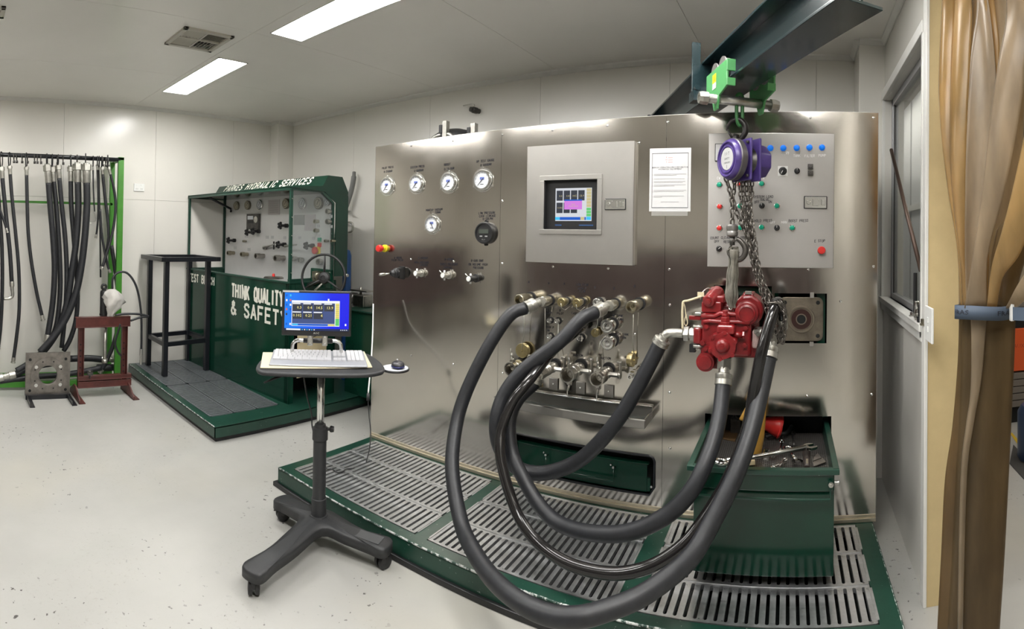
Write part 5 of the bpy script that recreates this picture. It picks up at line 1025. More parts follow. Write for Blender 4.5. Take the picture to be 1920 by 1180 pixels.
face = fc
ho.part('drum_cover', MB().lathe(face, ax, [(Rr*0.98, -0.055), (Rr*1.04, -0.03), (Rr*1.04, -0.012), (Rr*0.97, 0.0), (Rr*0.90, 0.006), (Rr*0.84, 0.006), (Rr*0.80, -0.002), (Rr*0.74, -0.002), (Rr*0.71, 0.005), (Rr*0.62, 0.005), (Rr*0.60, -0.002), (Rr*0.2, -0.002)], 40), PURPLE)
ho.part('drum_rim', MB().lathe(face, ax, [(Rr*0.99, -0.052), (Rr*1.075, -0.045), (Rr*1.085, -0.02), (Rr*1.0, -0.012)], 40, cap=False), mat('worn_rim_steel', (0.14, 0.13, 0.14), 0.4, 0.6))
dsc = ho.part('name_plate', MB().lathe(face, ax, [(Rr*0.57, -0.003), (Rr*0.57, 0.003)], 32), mat('plate_aluminium', (0.55, 0.55, 0.55), 0.45, 0.3))
u_ = V((-ax.y, ax.x, 0)); u_ = -u_ if u_.x < 0 else u_
tx_ = MB(); fp = face + ax*0.0035
for s_, dz, sz in (('1.0 T', 0.022, 0.02), ('SAFETY', 0.0, 0.013), ('CAPACITY', -0.018, 0.011), ('I', -0.036, 0.024)): tx_.text(s_, fp + V((0, 0, dz)), u_, (0, 0, 1), sz)
ho.part('plate_print', tx_, INK, parent=dsc)
back = -ax
bx_c = face + back*0.105; M3 = Matrix((u_, back, V((0, 0, 1)))).transposed()
ho.part('frame_plate', MB().box(face + back*0.078, (Rr*1.75, 0.012, Rr*2.15), M3), PURPLE, bev=0.012); ho.part('frame_plate', MB().box(face + back*0.125, (Rr*1.8, 0.012, Rr*2.2), M3), PURPLE, bev=0.012)
ho.part('chain_wheel', MB().lathe(face + back*0.10, ax, [(Rr*0.7, -0.02), (Rr*0.55, 0), (Rr*0.7, 0.02)], 16), DARKST)
ho.part('gear_case', MB().lathe(face + back*0.13, back, [(Rr*0.92, 0), (Rr*0.92, 0.04), (Rr*0.86, 0.06), (Rr*0.6, 0.068), (Rr*0.2, 0.068)], 8, ph=0.4), PURPLE, bev=0.006)
for dx, dz in ((-0.7, 0.85), (0.7, 0.85), (-0.7, -0.85), (0.7, -0.85)): ho.part('bolt', MB().lathe(face + back*0.07 + u_*Rr*dx + V((0, 0, Rr*dz)), ax, [(0.007, 0), (0.007, 0.01)], 8), DARKST)
ho.part('hook_shank', MB().cyl(h(1377, 266), h(1381, 252), 0.014, n=12), BKH)
def chain(parent_thing, pts, pitch, wr, name='chain', wob=0.0, m=CHAINM, l2=1.28):
    P = spline(pts, 20); L = [0]
    for a, b in zip(P, P[1:]): L.append(L[-1] + (b - a).length)
    mb = MB(); n = int(L[-1]/pitch); j = 0
    for i in range(n):
        s = (i + 0.5)*pitch
        while j < len(L) - 2 and L[j+1] < s: j += 1
        f = (s - L[j])/(L[j+1] - L[j] + 1e-9); c = P[j].lerp(P[j+1], f); t = (P[j+1] - P[j]).normalized()
        ref = V((0.6, -0.8, 0.1)) if i % 2 else V((0.8, 0.6, 0.1)); ref = (ref + V((R.uniform(-wob, wob), R.uniform(-wob, wob), 0))); s1 = (ref - t*ref.dot(t)).normalized()
        hl = pitch*l2/2 - wr*0.2; w2 = pitch*0.36; ring = []
        for k in range(5): q_ = -PI/2 + PI*k/4; ring.append(c + t*(hl - w2 + w2*cos(q_)) + s1*w2*sin(q_))
        for k in range(5): q_ = PI/2 + PI*k/4; ring.append(c + t*(-(hl - w2) + w2*cos(q_)) + s1*w2*sin(q_))
        mb.tube(ring, wr, 5, closed=True)
    return parent_thing.part(name, mb, m)
# load chain: two falls from the body to the lower block
chain(ho, [h(1360, 332), h(1366, 350), h(1372, 375), h(1373, 400), h(1373, 421)], 0.0245, 0.0042)
chain(ho, [h(1376, 335), h(1377, 350), h(1374, 372), h(1380, 395), h(1388, 415), h(1398, 438)], 0.0245, 0.0040)
# hand chain strands and slack
for k, (x0, x1, x2, x3, dy) in enumerate(((1391, 1396, 1408, 1436, 0.0), (1398, 1402, 1415, 1444, 0.02), (1404, 1408, 1419, 1448, -0.02), (1386, 1393, 1412, 1441, -0.01), (1408, 1404, 1412, 1452, 0.01))):
    chain(ho, [h(x0, 322, HY + dy), h(x0 + 2, 360, HY + dy), h(x1, 400, HY + dy), h(x1 + 6, 440, HY + dy*2), h(x2 + 2, 490, HY + dy*2), h(x2 + 12, 525, HY + dy*2), h(x3 - 6, 556, HY + dy*2), h(x3 + 4, 590, HY + dy*3), h(x3 + 6, 620 + 6*k, HY + dy*3)], 0.0225, 0.0036, wob=0.3)
for k in range(5): # the slack bunched and tied around the black hose
    a = 1442 + 5.0*k; chain(ho, [h(a, 574, HY - 0.08), h(a + 3, 568, HY - 0.10), h(1468, 572 + 3*k, HY - 0.09), h(1472, 600, HY - 0.05 - 0.01*k), h(1470 - 3*k, 628, HY - 0.04), h(1466 - 2*k, 652 - 5*k, HY - 0.03)], 0.0215, 0.0035, wob=0.6)
chain(ho, [h(1369 + 24, 262 + 40, HY - 0.02), h(1394, 320), h(1394, 345)], 0.0225, 0.0038)
# lower block and hook
ho.part('swivel_block', MB().lathe(h(1373, 444), V((0, 0, 1)), [(0.019, 0), (0.026, 0.006), (0.027, 0.02), (0.024, 0.026), (0.027, 0.032), (0.027, 0.048), (0.018, 0.056)], 20), mat('block_steel', (0.28, 0.27, 0.26), 0.4, 0.8))
ho.part('hook_shank', MB().cyl(h(1373, 460), h(1373, 444), 0.012, n=12), DARKST)
hook(1381, 472, False, 16, mat('hook_steel', (0.13, 0.12, 0.11), 0.35, 0.8))
# webbing sling from the hook round the pump
sl = MB()
def web(pts, wd, tk=0.004):
    P = spline(pts, 8); a = []; ref = V((1, 0.15, 0))
    vs = []; 
    for i, p in enumerate(P):
        w2 = wd*(0.8 + 0.2*sin(i*0.5)); s1 = V((cos(0.5*sin(i*0.15)), sin(0.5*sin(i*0.15)), 0)); n1 = V((-s1.y, s1.x, 0))
        vs += [p - s1*w2/2 - n1*tk/2, p + s1*w2/2 - n1*tk/2, p + s1*w2/2 + n1*tk/2, p - s1*w2/2 + n1*tk/2]
    m = len(P); fs = [(4*i + k, 4*i + (k+1) % 4, 4*i + 4 + (k+1) % 4, 4*i + 4 + k) for i in range(m-1) for k in range(4)] + [(3, 2, 1, 0), (4*m-4, 4*m-3, 4*m-2, 4*m-1)]
    sl.add(vs, fs, True)
for k, (xa, xb, dy, wd) in enumerate(((1369, 1363, 0.0, 0.016), (1372.5, 1367, -0.03, 0.020), (1376, 1371, -0.038, 0.020), (1379.5, 1376, -0.03, 0.018), (1383, 1381, 0.0, 0.015), (1374, 1369, -0.012, 0.03), (1379, 1376, -0.012, 0.03))):
    web([h(xa, 468, HY + dy), h(xa - 0.5 + (k % 2)*1.2, 490, HY + dy), h((xa + xb)/2 + (k % 3 - 1)*0.8, 515, HY + dy), h(xb + (k % 2), 540, HY + dy), h(xb, 562, HY + dy*0.6), h(1372 + (k - 3)*0.6, 578, HY)], wd, 0.005)
web([h(1367, 474, HY + 0.0), h(1371, 466, HY), h(1378, 463, HY), h(1383, 474, HY)], 0.03)
one('webbing_sling', 'worn grey webbing sling looped over the hoist hook and down to the red pump', 'sling', 'M', h(1374, 520), sl, SLING)

# ================================================================ TOOLS in the drawer
ZT = 0.5345
def tz(px, py, z=ZT + 0.01): return at('M', 2, z, px, py)
# yellow jug
a = tz(1406, 855, ZT); jug = Th('oil_jug', 'amber yellow plastic oil jug with a slanted spout standing in the tool drawer', 'jug', 'M', a)
mb = MB(); prof = [(0.0, 0.052, 0.045), (0.02, 0.060, 0.050), (0.10, 0.058, 0.048), (0.16, 0.048, 0.040), (0.22, 0.036, 0.030), (0.262, 0.032, 0.024), (0.285, 0.030, 0.020)]
vs = []; n = 20
for (z, rx, ry) in prof:
    for k in range(n):
        q_ = 2*PI*k/n; vs.append(a + V((rx*cos(q_)*(1 if abs(cos(q_)) < 0.8 else 0.97) + 0.24*max(0, z - 0.04), ry*sin(q_), z)))
fs = [(i*n + k, i*n + (k+1) % n, (i+1)*n + (k+1) % n, (i+1)*n + k) for i in range(len(prof)-1) for k in range(n)] + [tuple(reversed(range(n)))]
mb.add(vs, fs, True); jug.part('body', mb, JUGY)
jug.part('spout', MB().lathe(a + V((0.06, 0, 0.28)), V((0.35, 0, 1)), [(0.028, -0.005), (0.024, 0.015), (0.026, 0.018), (0.020, 0.018), (0.018, 0.0)], 18), JUGY)
jug.part('handle', MB().tube(spline([a + V((-0.045, 0, 0.175)), a + V((0.0, -0.005, 0.255)), a + V((0.04, -0.01, 0.275))]), 0.011, 8), JUGY)
# red funnel behind the jug
a = tz(1450, 826); fu = Th('red_funnel', 'red plastic funnel lying behind the yellow jug in the tool drawer', 'funnel', 'M', a)
fu.part('cone', MB().lathe(a + V((0.03, 0.05, 0.055)), V((-1, -0.1, 0.25)), [(0.056, -0.01), (0.058, 0.0), (0.05, 0.03), (0.02, 0.11), (0.012, 0.16)], 24), REDL)
fu.part('rim', MB().torus(a + V((0.03, 0.05, 0.055)), V((-1, -0.1, 0.25)), 0.058, 0.004), REDL)
# long combination wrench across the drawer
def wrench(name_lab, A, B, wd, hd, mt=CHROME, up_=V((0, 0, 1)), grp='wrenches in the tool drawer', open_=True):
    A, B = V(A), V(B); d = (B - A).normalized(); s1 = up_.cross(d).normalized(); n1 = d.cross(s1); tk = wd*0.45
    t = Th('wrench', name_lab, 'wrench', 'M', (A + B)/2, grp)
    t.part('shaft', MB().tube([A + d*hd*0.7, (A + B)/2, B - d*hd*0.7], [wd*0.55, wd*0.42, wd*0.55], 8), mt)
    P = []; cB = B
    for k in range(22): a = 0.55 + (2*PI - 1.1)*k/21; P.append(cB + d*cos(a)*hd + s1*sin(a)*hd*0.9)
    P += [cB + d*0.35*hd - s1*0.42*hd, cB - d*0.25*hd - s1*0.36*hd, cB - d*0.25*hd + s1*0.36*hd, cB + d*0.35*hd + s1*0.42*hd]
    t.part('open_jaw', MB().prism([p - n1*tk/2 for p in P], n1*tk), mt)
    t.part('ring_end', MB().torus(A, n1 + d*0.15, hd*0.72, hd*0.26, 24, 8), mt)
wrench('longest combination wrench, laid across the whole tool drawer in front of the jug', at('M', 1, dyf + 0.03, 1352, 866), at('M', 2, 0.625, 1519, 838), 0.024, 0.036)
wrench('short adjustable-looking wrench with its jaw beside the dark scraper', tz(1478, 842), tz(1495, 866, ZT + 0.02), 0.016, 0.03)
wrench('small wrench lying crosswise by the sockets near the drawer front', tz(1450, 876, ZT + 0.01), tz(1468, 868, ZT + 0.012), 0.010, 0.014)
wrench('small ring wrench standing out in the drawer middle', tz(1466, 828, ZT + 0.01), tz(1462, 850, ZT + 0.012), 0.011, 0.016)
wrench('dark oily wrench lying towards the back of the drawer', tz(1486, 812, ZT + 0.01), tz(1490, 838, ZT + 0.012), 0.012, 0.018, mt=DARKST)
wrench('small bright wrench head at the front rim between sockets and jaw', tz(1472, 862, ZT + 0.01), tz(1460, 876, ZT + 0.012), 0.009, 0.013)
a = tz(1436, 862, ZT + 0.0); so = Th('socket', 'chrome deep socket standing on the perforated tray near the drawer front', 'socket', 'M', a)
so.part('body', MB().lathe(a, (0.1, 0, 1), [(0.015, 0), (0.017, 0.004), (0.017, 0.035), (0.014, 0.05), (0.011, 0.05), (0.011, 0.02)], 16), CHROME)
a = tz(1449, 858); one('socket', 'small chrome socket next to the deep socket', 'socket', 'M', a, MB().lathe(a, (0.4, 0.2, 1), [(0.012, 0), (0.012, 0.022), (0.008, 0.022), (0.008, 0.01)], 14), CHROME)
a = tz(1513, 872, ZT + 0.02); hm_ = Th('scraper', 'flat scraper with a dark brown handle and steel blade at the drawer front', 'scraper', 'M', a)
hm_.part('handle', MB().tube([tz(1513, 876, ZT + 0.02), tz(1512, 848, ZT + 0.05)], [0.013, 0.018], 12, flat=0.7), mat('brown_grip', (0.06, 0.045, 0.04), 0.5))
hm_.part('inlay', MB().bx(a.x - 0.005, a.x + 0.005, a.y - 0.015, a.y - 0.01, a.z + 0.004, a.z + 0.032), mat('tan_inlay', (0.42, 0.36, 0.26), 0.5))
hm_.part('blade', MB().prism([tz(1504, 846, ZT + 0.052), tz(1522, 842, ZT + 0.052), tz(1516, 854, ZT + 0.045)], (0, 0, 0.003)), DARKST)
for k, (pp, lab) in enumerate(((((1527, 858), (1533, 851), (1540, 860), (1524, 866)), 'triangular grey steel offcut on the tray'), (((1524, 868), (1543, 861), (1548, 868), (1526, 876)), 'larger grey steel offcut behind the drawer front'), (((1398, 866), (1412, 862), (1416, 872), (1396, 874)), 'pale tan wooden wedge at the drawer front'))):
    P = [tz(x, y, ZT + 0.002 + 0.004*k) for x, y in pp]; one('offcut' if k < 2 else 'wooden_wedge', lab, 'offcut' if k < 2 else 'wedge', 'M', P[0], MB().prism(P, (0, 0, 0.004 if k < 2 else 0.018)), PLATE if k < 2 else CREAMB)
a = tz(1378, 812, ZT); one('padlock_box', 'grey ribbed metal case standing at the back beside the jug', 'case', 'M', a, MB().bx(a.x - 0.025, a.x + 0.03, a.y - 0.01, a.y + 0.03, ZT, ZT + 0.075).tube([(a.x - 0.02, a.y, ZT + 0.075), (a.x - 0.005, a.y, ZT + 0.10), (a.x + 0.02, a.y, ZT + 0.075)], 0.005, 6), DARKST, bev=0.006)
a = tz(1360, 822, ZT); one('cardboard_sheet', 'brown oily cardboard sheet at the back of the drawer tray', 'cardboard', 'M', a, MB().prism([tz(1350, 823, ZT), tz(1378, 829, ZT), tz(1384, 812, ZT), tz(1352, 806, ZT)], (0, 0, 0.004)), mat('brown_card', (0.10, 0.055, 0.02), 0.7))
a = tz(1452, 812, ZT + 0.02); one('pipe_clamp', 'black bent tool lying under the red funnel', 'tool', 'M', a, MB().tube(spline([tz(1436, 820, ZT + 0.02), tz(1452, 814, ZT + 0.03), tz(1474, 812, ZT + 0.03), tz(1484, 800, ZT + 0.03)]), 0.011, 8), BLACK)
# ================================================================ COMPUTER CART (frame C: local -y faces the camera)
def c_at(ax, val, px, py): return at('C', ax, val, px, py)
cart = Th('computer_cart', 'wheeled black computer stand with a chrome pole, tray and mouse platform', 'computer stand', 'C', (0, 0, 0))
ZTR = 0.925
cart.part('pole', MB().cyl((0, 0, 0.55), (0, 0, ZTR - 0.02), 0.019, n=20), CHROME)
cart.part('lower_column', MB().lathe((0, 0, 0.0), (0, 0, 1), [(0.034, 0.10), (0.034, 0.535), (0.040, 0.54), (0.040, 0.60), (0.030, 0.605), (0.028, 0.618), (0.022, 0.62)], 24), CHAR)
cart.part('column_sleeve', MB().lathe((0, 0, 0), (0, 0, 1), [(0.062, 0.085), (0.056, 0.11), (0.046, 0.15), (0.044, 0.155), (0.038, 0.156), (0.0385, 0.24), (0.036, 0.242)], 24), CHAR)
cart.part('clamp_knob', MB().cyl((0.02, -0.01, 0.595), (0.055, -0.02, 0.60), 0.008, n=10).lathe((0.05, -0.018, 0.60), (1, -0.2, 0), [(0.014, 0), (0.017, 0.006), (0.014, 0.02)], 10), BLACK)
# base: three arms
feet = []
for px, py in ((530, 975), (476, 1114), (718, 1064)): p = c_at(2, 0.0, px, py); feet.append(V((p.x, p.y, 0)))
def arm(ft, w0, w1, z0, z1, ret=0):
    d = ft.normalized(); s1 = V((-d.y, d.x, 0)); L = ft.length - 0.0
    return d, s1, L
m = MB(); N_ = 72; prof = []
ang = sorted([math.atan2(f.y, f.x) for f in feet]); 
def outline():
    # smooth three-armed outline: concave webs between round arm tips
    pts = []
    F2 = sorted(feet, key=lambda f: math.atan2(f.y, f.x))
    for i, f in enumerate(F2):
        d = f.normalized(); s1 = V((-d.y, d.x, 0)); w_ = 0.058; L = f.length + 0.035
        g = F2[(i + 1) % 3]; e = g.normalized(); s2 = V((-e.y, e.x, 0))
        pts.append(d*(L*0.45) - s1*w_*0.95); pts.append(d*(L*0.75) - s1*w_*0.85); pts.append(d*(L - 0.03) - s1*w_*1.0); pts.append(d*(L) - s1*w_*0.55); pts.append(d*L + s1*w_*0.55); pts.append(d*(L - 0.03) + s1*w_*1.0); pts.append(d*(L*0.75) + s1*w_*0.85); pts.append(d*(L*0.45) + s1*w_*0.95)
        mid = (d + e).normalized(); pts.append(mid*0.095)
    return pts
O = outline(); O2 = []
n = len(O)
for i in range(n):
    a, b, c, d = O[(i-1) % n], O[i], O[(i+1) % n], O[(i+2) % n]
    for j in range(4):
        t = j/4; O2.append(0.5*((2*b) + (c - a)*t + (2*a - 5*b + 4*c - d)*t*t + (3*b - a - 3*c + d)*t**3))
vs = []; nn = len(O2)
def zt_(p): r = p.length; return 0.118 + 0.028*max(0, 1 - r/0.30) + 0.0*r
for (sc_, zz) in ((1.0, -0.045), (1.0, -0.008), (0.985, 0.0), (0.6, 0.004), (0.2, 0.010)):
    for p in O2: vs.append(V((p.x*sc_, p.y*sc_, zt_(p*sc_) + zz)))
fs = [(k*nn + i, k*nn + (i+1) % nn, (k+1)*nn + (i+1) % nn, (k+1)*nn + i) for k in range(4) for i in range(nn)] + [tuple(reversed(range(nn))), tuple(4*nn + i for i in range(nn))]
m.add(vs, fs, True); cart.part('base', m, CHAR)
f = feet[2]; d = f.normalized(); s1 = V((-d.y, d.x, 0))
cart.part('foot_recess', MB().prism([d*0.13 - s1*0.03 + V((0, 0, 0.128)), d*0.13 + s1*0.03 + V((0, 0, 0.128)), d*(f.length - 0.01) + s1*0.035 + V((0, 0, 0.1205)), d*(f.length - 0.01) - s1*0.035 + V((0, 0, 0.1205))], (0, 0, 0.004)), mat('recess_grey', (0.07, 0.072, 0.075), 0.55))
for k, f in enumerate(feet):
    rw_ = 0.036; pf_ = [(0.014, 0), (0.034, 0.003), (rw_, 0.008), (rw_, 0.021), (0.030, 0.022)]
    ca = V(((0.35, -0.94, 0), (1, 0.1, 0), (0.55, -0.83, 0))[k]).normalized()
    w_ = cart.part('caster', MB().cyl(f + V((0, 0, 0.05)), f + V((0, 0, 0.09)), 0.012, n=10).lathe(f - ca*0.028 + V((0, 0, rw_)), ca, pf_, 22).lathe(f + ca*0.028 + V((0, 0, rw_)), -ca, pf_, 22), BLACK)
    cart.part('caster_hood', MB().bx(f.x - 0.010, f.x + 0.010, f.y - 0.034, f.y + 0.02, 0.036, 0.076).box(f + V((-0.022 if k == 0 else 0.0, 0.03 if k == 1 else -0.02, 0.062)), (0.055, 0.016, 0.006)), BLACK, parent=w_, bev=0.003)
# tray
def tray_pts(g=0.0):
    P = []
    for px, py in ((480, 690), (483, 681), (500, 666), (530, 660), (560, 658.5), (640, 658.5), (683, 661), (706, 672), (720, 686), (721, 693), (713, 697), (690, 700.5), (640, 701.5), (560, 700), (500, 697.5), (486, 695)): P.append(c_at(2, ZTR, px, py))
    return P
TP = tray_pts(); T2 = []
n = len(TP)
for i in range(n):
    a, b, c, d = TP[(i-1) % n], TP[i], TP[(i+1) % n], TP[(i+2) % n]
    for j in range(4): t = j/4; T2.append(0.5*((2*b) + (c - a)*t + (2*a - 5*b + 4*c - d)*t*t + (3*b - a - 3*c + d)*t**3))
ctr = sum(T2, V((0, 0, 0)))/len(T2); vs = []; nn = len(T2)
for (sc_, zz) in ((0.93, -0.024), (0.985, -0.021), (1.0, -0.012), (0.99, -0.003), (0.96, 0.0), (0.945, -0.002)):
    for p in T2: vs.append(V((ctr.x + (p.x - ctr.x)*sc_, ctr.y + (p.y - ctr.y)*sc_, ZTR + zz)))
m = MB(); m.add(vs, [(k*nn + i, k*nn + (i+1) % nn, (k+1)*nn + (i+1) % nn, (k+1)*nn + i) for k in range(5) for i in range(nn)] + [tuple(reversed(range(nn))), tuple(5*nn + i for i in range(nn))], True)
cart.part('tray', m, CHAR)
cart.part('tray_bracket', MB().bx(-0.08, 0.08, -0.06, 0.14, ZTR - 0.045, ZTR - 0.028), BLACK, bev=0.004)
a, b = c_at(1, -0.08, 538, 703), c_at(1, -0.12, 495, 718); cart.part('height_lever', MB().tube([a, (a + b)/2 + V((0, 0, 0.004)), b], [0.008, 0.013, 0.009], 8, flat=0.4), BLACK)
# mouse platform
mc = c_at(2, ZTR - 0.012, 741, 688); m = MB()
for (sc_, zz) in ((0, 0),):
    P = [(mc.x + 0.073*cos(2*PI*k/32), mc.y + 0.073*sin(2*PI*k/32)*1.05, ZTR - 0.028) for k in range(32)]
    m.prism([(x, y, z) for x, y, z in P], (0, 0, 0.010), True)
m.bx(mc.x - 0.13, mc.x - 0.04, mc.y - 0.03, mc.y + 0.03, ZTR - 0.03, ZTR - 0.02)
cart.part('mouse_platform', m, BLACK)
cart.part('mouse_pad', MB().prism([(mc.x + 0.068*cos(2*PI*k/32), mc.y + 0.068*sin(2*PI*k/32)*1.05, ZTR - 0.018) for k in range(32)], (0, 0, 0.002)), mat('pad_silver', (0.58, 0.6, 0.64), 0.45))
# monitor arm tubes and clamps behind the tray
MYY = 0.13
l0, r0 = c_at(1, MYY, 548, 661), c_at(1, MYY, 641, 661); lt, rt_ = c_at(1, MYY, 548, 638), c_at(1, MYY, 640, 638)
cart.part('support_tube', MB().tube(spline([V((l0.x, MYY, ZTR - 0.02)), V((l0.x, MYY, lt.z - 0.04)), V((l0.x + 0.006, MYY, lt.z - 0.014)), V((l0.x + 0.028, MYY, lt.z)), V((l0.x + 0.07, MYY, lt.z)), V((rt_.x - 0.07, MYY, lt.z)), V((rt_.x - 0.028, MYY, lt.z)), V((rt_.x - 0.006, MYY, lt.z - 0.014)), V((rt_.x, MYY, lt.z - 0.04)), V((rt_.x, MYY, ZTR - 0.02))], 5), 0.010, 12), CHROME)
xm = (lt.x + rt_.x)/2
cart.part('grip_sleeve', MB().cyl((xm - 0.072, MYY, lt.z), (xm + 0.085, MYY, lt.z), 0.0135, n=14), BLACK)
for px in (581.5, 609): 
    p = c_at(1, MYY - 0.02, px, 638); cl = cart.part('clamp', MB().bx(p.x - 0.015, p.x + 0.015, MYY - 0.024, MYY - 0.012, lt.z - 0.024, lt.z + 0.045), ZINC, bev=0.005)
    for dz in (-0.010, 0.026): cart.part('screw', MB().lathe((p.x, MYY - 0.024, lt.z + dz), (0, -1, 0), [(0.008, 0), (0.006, 0.003)], 8), CHROME, parent=cl)
# monitor
q0_, q1_ = c_at(1, MYY - 0.03, 528, 628), c_at(1, MYY - 0.03, 659.5, 546.5); my = MYY - 0.035
mon = Th('monitor', 'black flat computer monitor showing a blue desktop with a readout window, above the keyboard tray', 'monitor', 'C', ((q0_.x + q1_.x)/2, my, q0_.z))
mon.part('housing', MB().bx(q0_.x, q1_.x, my - 0.008, my + 0.018, q0_.z, q1_.z), BLACK, bev=0.005)
a_, b_ = c_at(1, my - 0.009, 533, 619), c_at(1, my - 0.009, 655, 551)
scn = mon.part('screen', MB().bx(a_.x, b_.x, my - 0.0095, my - 0.008, a_.z, b_.z), S_DESK)
W_, H_ = b_.x - a_.x, b_.z - a_.z; m = MB()
def rr_(mi, x0, x1, z0, z1, lay): m.m = mi; y = my - 0.0098 - 0.0003*lay; m.add([(a_.x + W_*x0, y, a_.z + H_*z0), (a_.x + W_*x1, y, a_.z + H_*z0), (a_.x + W_*x1, y, a_.z + H_*z1), (a_.x + W_*x0, y, a_.z + H_*z1)], [(0, 1, 2, 3)])
rr_(0, 0.11, 0.855, 0.12, 0.80, 1); rr_(1, 0.118, 0.78, 0.19, 0.735, 2); rr_(2, 0.118, 0.78, 0.13, 0.185, 2); rr_(3, 0.12, 0.21, 0.135, 0.18, 3); rr_(4, 0.675, 0.775, 0.135, 0.18, 3)
rr_(4, 0.79, 0.85, 0.33, 0.735, 2); rr_(5, 0.79, 0.85, 0.14, 0.33, 2)
for i, s_ in enumerate(('0.3', '0.4', '14.5', '13.9')):
    x = 0.125 + 0.163*i; rr_(6, x, x + 0.148, 0.52, 0.70, 3); rr_(0, x, x + 0.12, 0.70, 0.728, 3); m.m = 7; m.text(s_, (a_.x + W_*(x + 0.14), my - 0.0112, a_.z + H_*0.61), (1, 0, 0), (0, 0, 1), 0.021, 'RIGHT')
for i, s_ in enumerate(('0.102', '0.21', '4')):
    x = 0.125 + 0.163*i; rr_(6, x, x + 0.148, 0.31, 0.47, 3); rr_(0, x, x + 0.13, 0.475, 0.503, 3); m.m = 7; m.text(s_, (a_.x + W_*(x + 0.14), my - 0.0112, a_.z + H_*0.40), (1, 0, 0), (0, 0, 1), 0.021, 'RIGHT')
for k in range(7): rr_(1, 0.79, 0.85, 0.365 + 0.052*k, 0.369 + 0.052*k, 4)
rr_(8, 0, 1, 0, 0.055, 1); rr_(0, 0.03, 0.25, 0.008, 0.048, 2)
for k in range(6): rr_(0 if k % 2 else 3, 0.27 + 0.037*k, 0.288 + 0.037*k, 0.014, 0.040, 2)
for k in range(4): rr_(0, 0.87 + 0.03*k, 0.885 + 0.03*k, 0.018, 0.036, 2)
for k, (x, z) in enumerate(((0.03, 0.93), (0.09, 0.93), (0.03, 0.80), (0.09, 0.80), (0.03, 0.68), (0.09, 0.68), (0.03, 0.56), (0.09, 0.56), (0.03, 0.43), (0.03, 0.17), (0.09, 0.17), (0.95, 0.17), (0.68, 0.83))): rr_((2, 3, 0, 9, 2, 0, 9, 2, 6, 2, 0, 0, 0)[k], x - 0.012, x + 0.012, z - 0.03, z + 0.025, 2)
ob = mon.part('screen_picture', m, [S_WHITE, S_SLATE, S_BLUE, S_CYAN, S_YEL, S_GRN, S_DARK, emi('digit_yellow', (0.95, 0.85, 0.3)), S_TASK, emi('icon_red', (0.6, 0.15, 0.1))], parent=scn)
mon.part('brand_lettering', MB().text('AOC', ((q0_.x + q1_.x)/2, my - 0.0092, (q0_.z + a_.z)/2 + 0.001), (1, 0, 0), (0, 0, 1), 0.014), SIGNW)
mon.part('sticker', MB().bx(q0_.x + 0.004, q0_.x + 0.09, my - 0.0095, my - 0.008, q1_.z - 0.009, q1_.z - 0.001), PAPER)
# folder, keyboard, mouse
P = [c_at(2, ZTR + 0.001, px, py) for px, py in ((488, 691), (493, 662), (683, 660.5), (698, 690))]
one('manila_folder', 'cream manila folder lying under the keyboard on the cart tray', 'folder', 'C', P[0], MB().prism(P, (0, 0, 0.004)), MANILA)
kz = ZTR + 0.006; k00, k10, k11, k01 = [c_at(2, kz, px, py) for px, py in ((507, 686), (686, 684.5), (682, 662.5), (510.5, 662.5))]
kb = Th('keyboard', 'wide silver-grey keyboard with pale keys on the cart tray', 'keyboard', 'C', k00)
kx0, kx1, ky0, ky1 = (k00.x + k01.x)/2, (k10.x + k11.x)/2, k00.y, k01.y
m = MB().prism([(kx0, ky0, kz - 0.001), (kx0, ky1, kz - 0.001), (kx0, ky1, kz + 0.022), (kx0, ky0 + 0.07, kz + 0.014), (kx0, ky0, kz + 0.008)], (kx1 - kx0, 0, 0)); kb.part('case', m, KEYS, bev=0.005)
KW = kx1 - kx0; kd = (ky1 - ky0 - 0.075)
def keyrow(x0, x1, n, r0_, r1_, nm='key'):
    for i in range(n):
        w_ = (x1 - x0)/n; xa, xb = kx0 + KW*(x0 + w_*i) + 0.001, kx0 + KW*(x0 + w_*(i + 1)) - 0.001
        ya, yb = ky0 + 0.07 + kd*r0_ + 0.001, ky0 + 0.07 + kd*r1_ - 0.001; za = kz + 0.014 + 0.008*r0_
        kb.part(nm, MB().prism([(xa, ya, za), (xa, yb, za + 0.004), (xa, yb, za + 0.010), (xa, ya, za + 0.007)], (xb - xa, 0, 0)), KEYW)
for r_, n in ((0, 8), (1, 12), (2, 13), (3, 14), (4, 15)): keyrow(0.025, 0.635, n, r_*0.19, (r_ + 1)*0.19 - 0.01)
for r_ in (0, 2, 3, 4): keyrow(0.655, 0.785, 3, r_*0.19, (r_ + 1)*0.19 - 0.01)
for r_ in range(5): keyrow(0.80, 0.975, 4, r_*0.19, (r_ + 1)*0.19 - 0.01)
ms = c_at(2, ZTR - 0.015, 746, 690); m = MB(); vs = []
mo = Th('mouse', 'dark blue-black computer mouse on the round pad beside the tray', 'mouse', 'C', ms)
m.sph(ms + V((0, 0, 0.016)), 0.034, 20, (1.0, 1.3, 0.62)); mo.part('body', m, mat('mouse_charcoal', (0.03, 0.03, 0.035), 0.3)); mo.part('skirt', MB().sph(ms + V((0, 0, 0.010)), 0.0355, 20, (1.0, 1.32, 0.35)), MOUSEB)
mo.part('wheel', MB().cyl(ms + V((-0.003, 0.028, 0.033)), ms + V((0.003, 0.028, 0.033)), 0.006), KEYW)
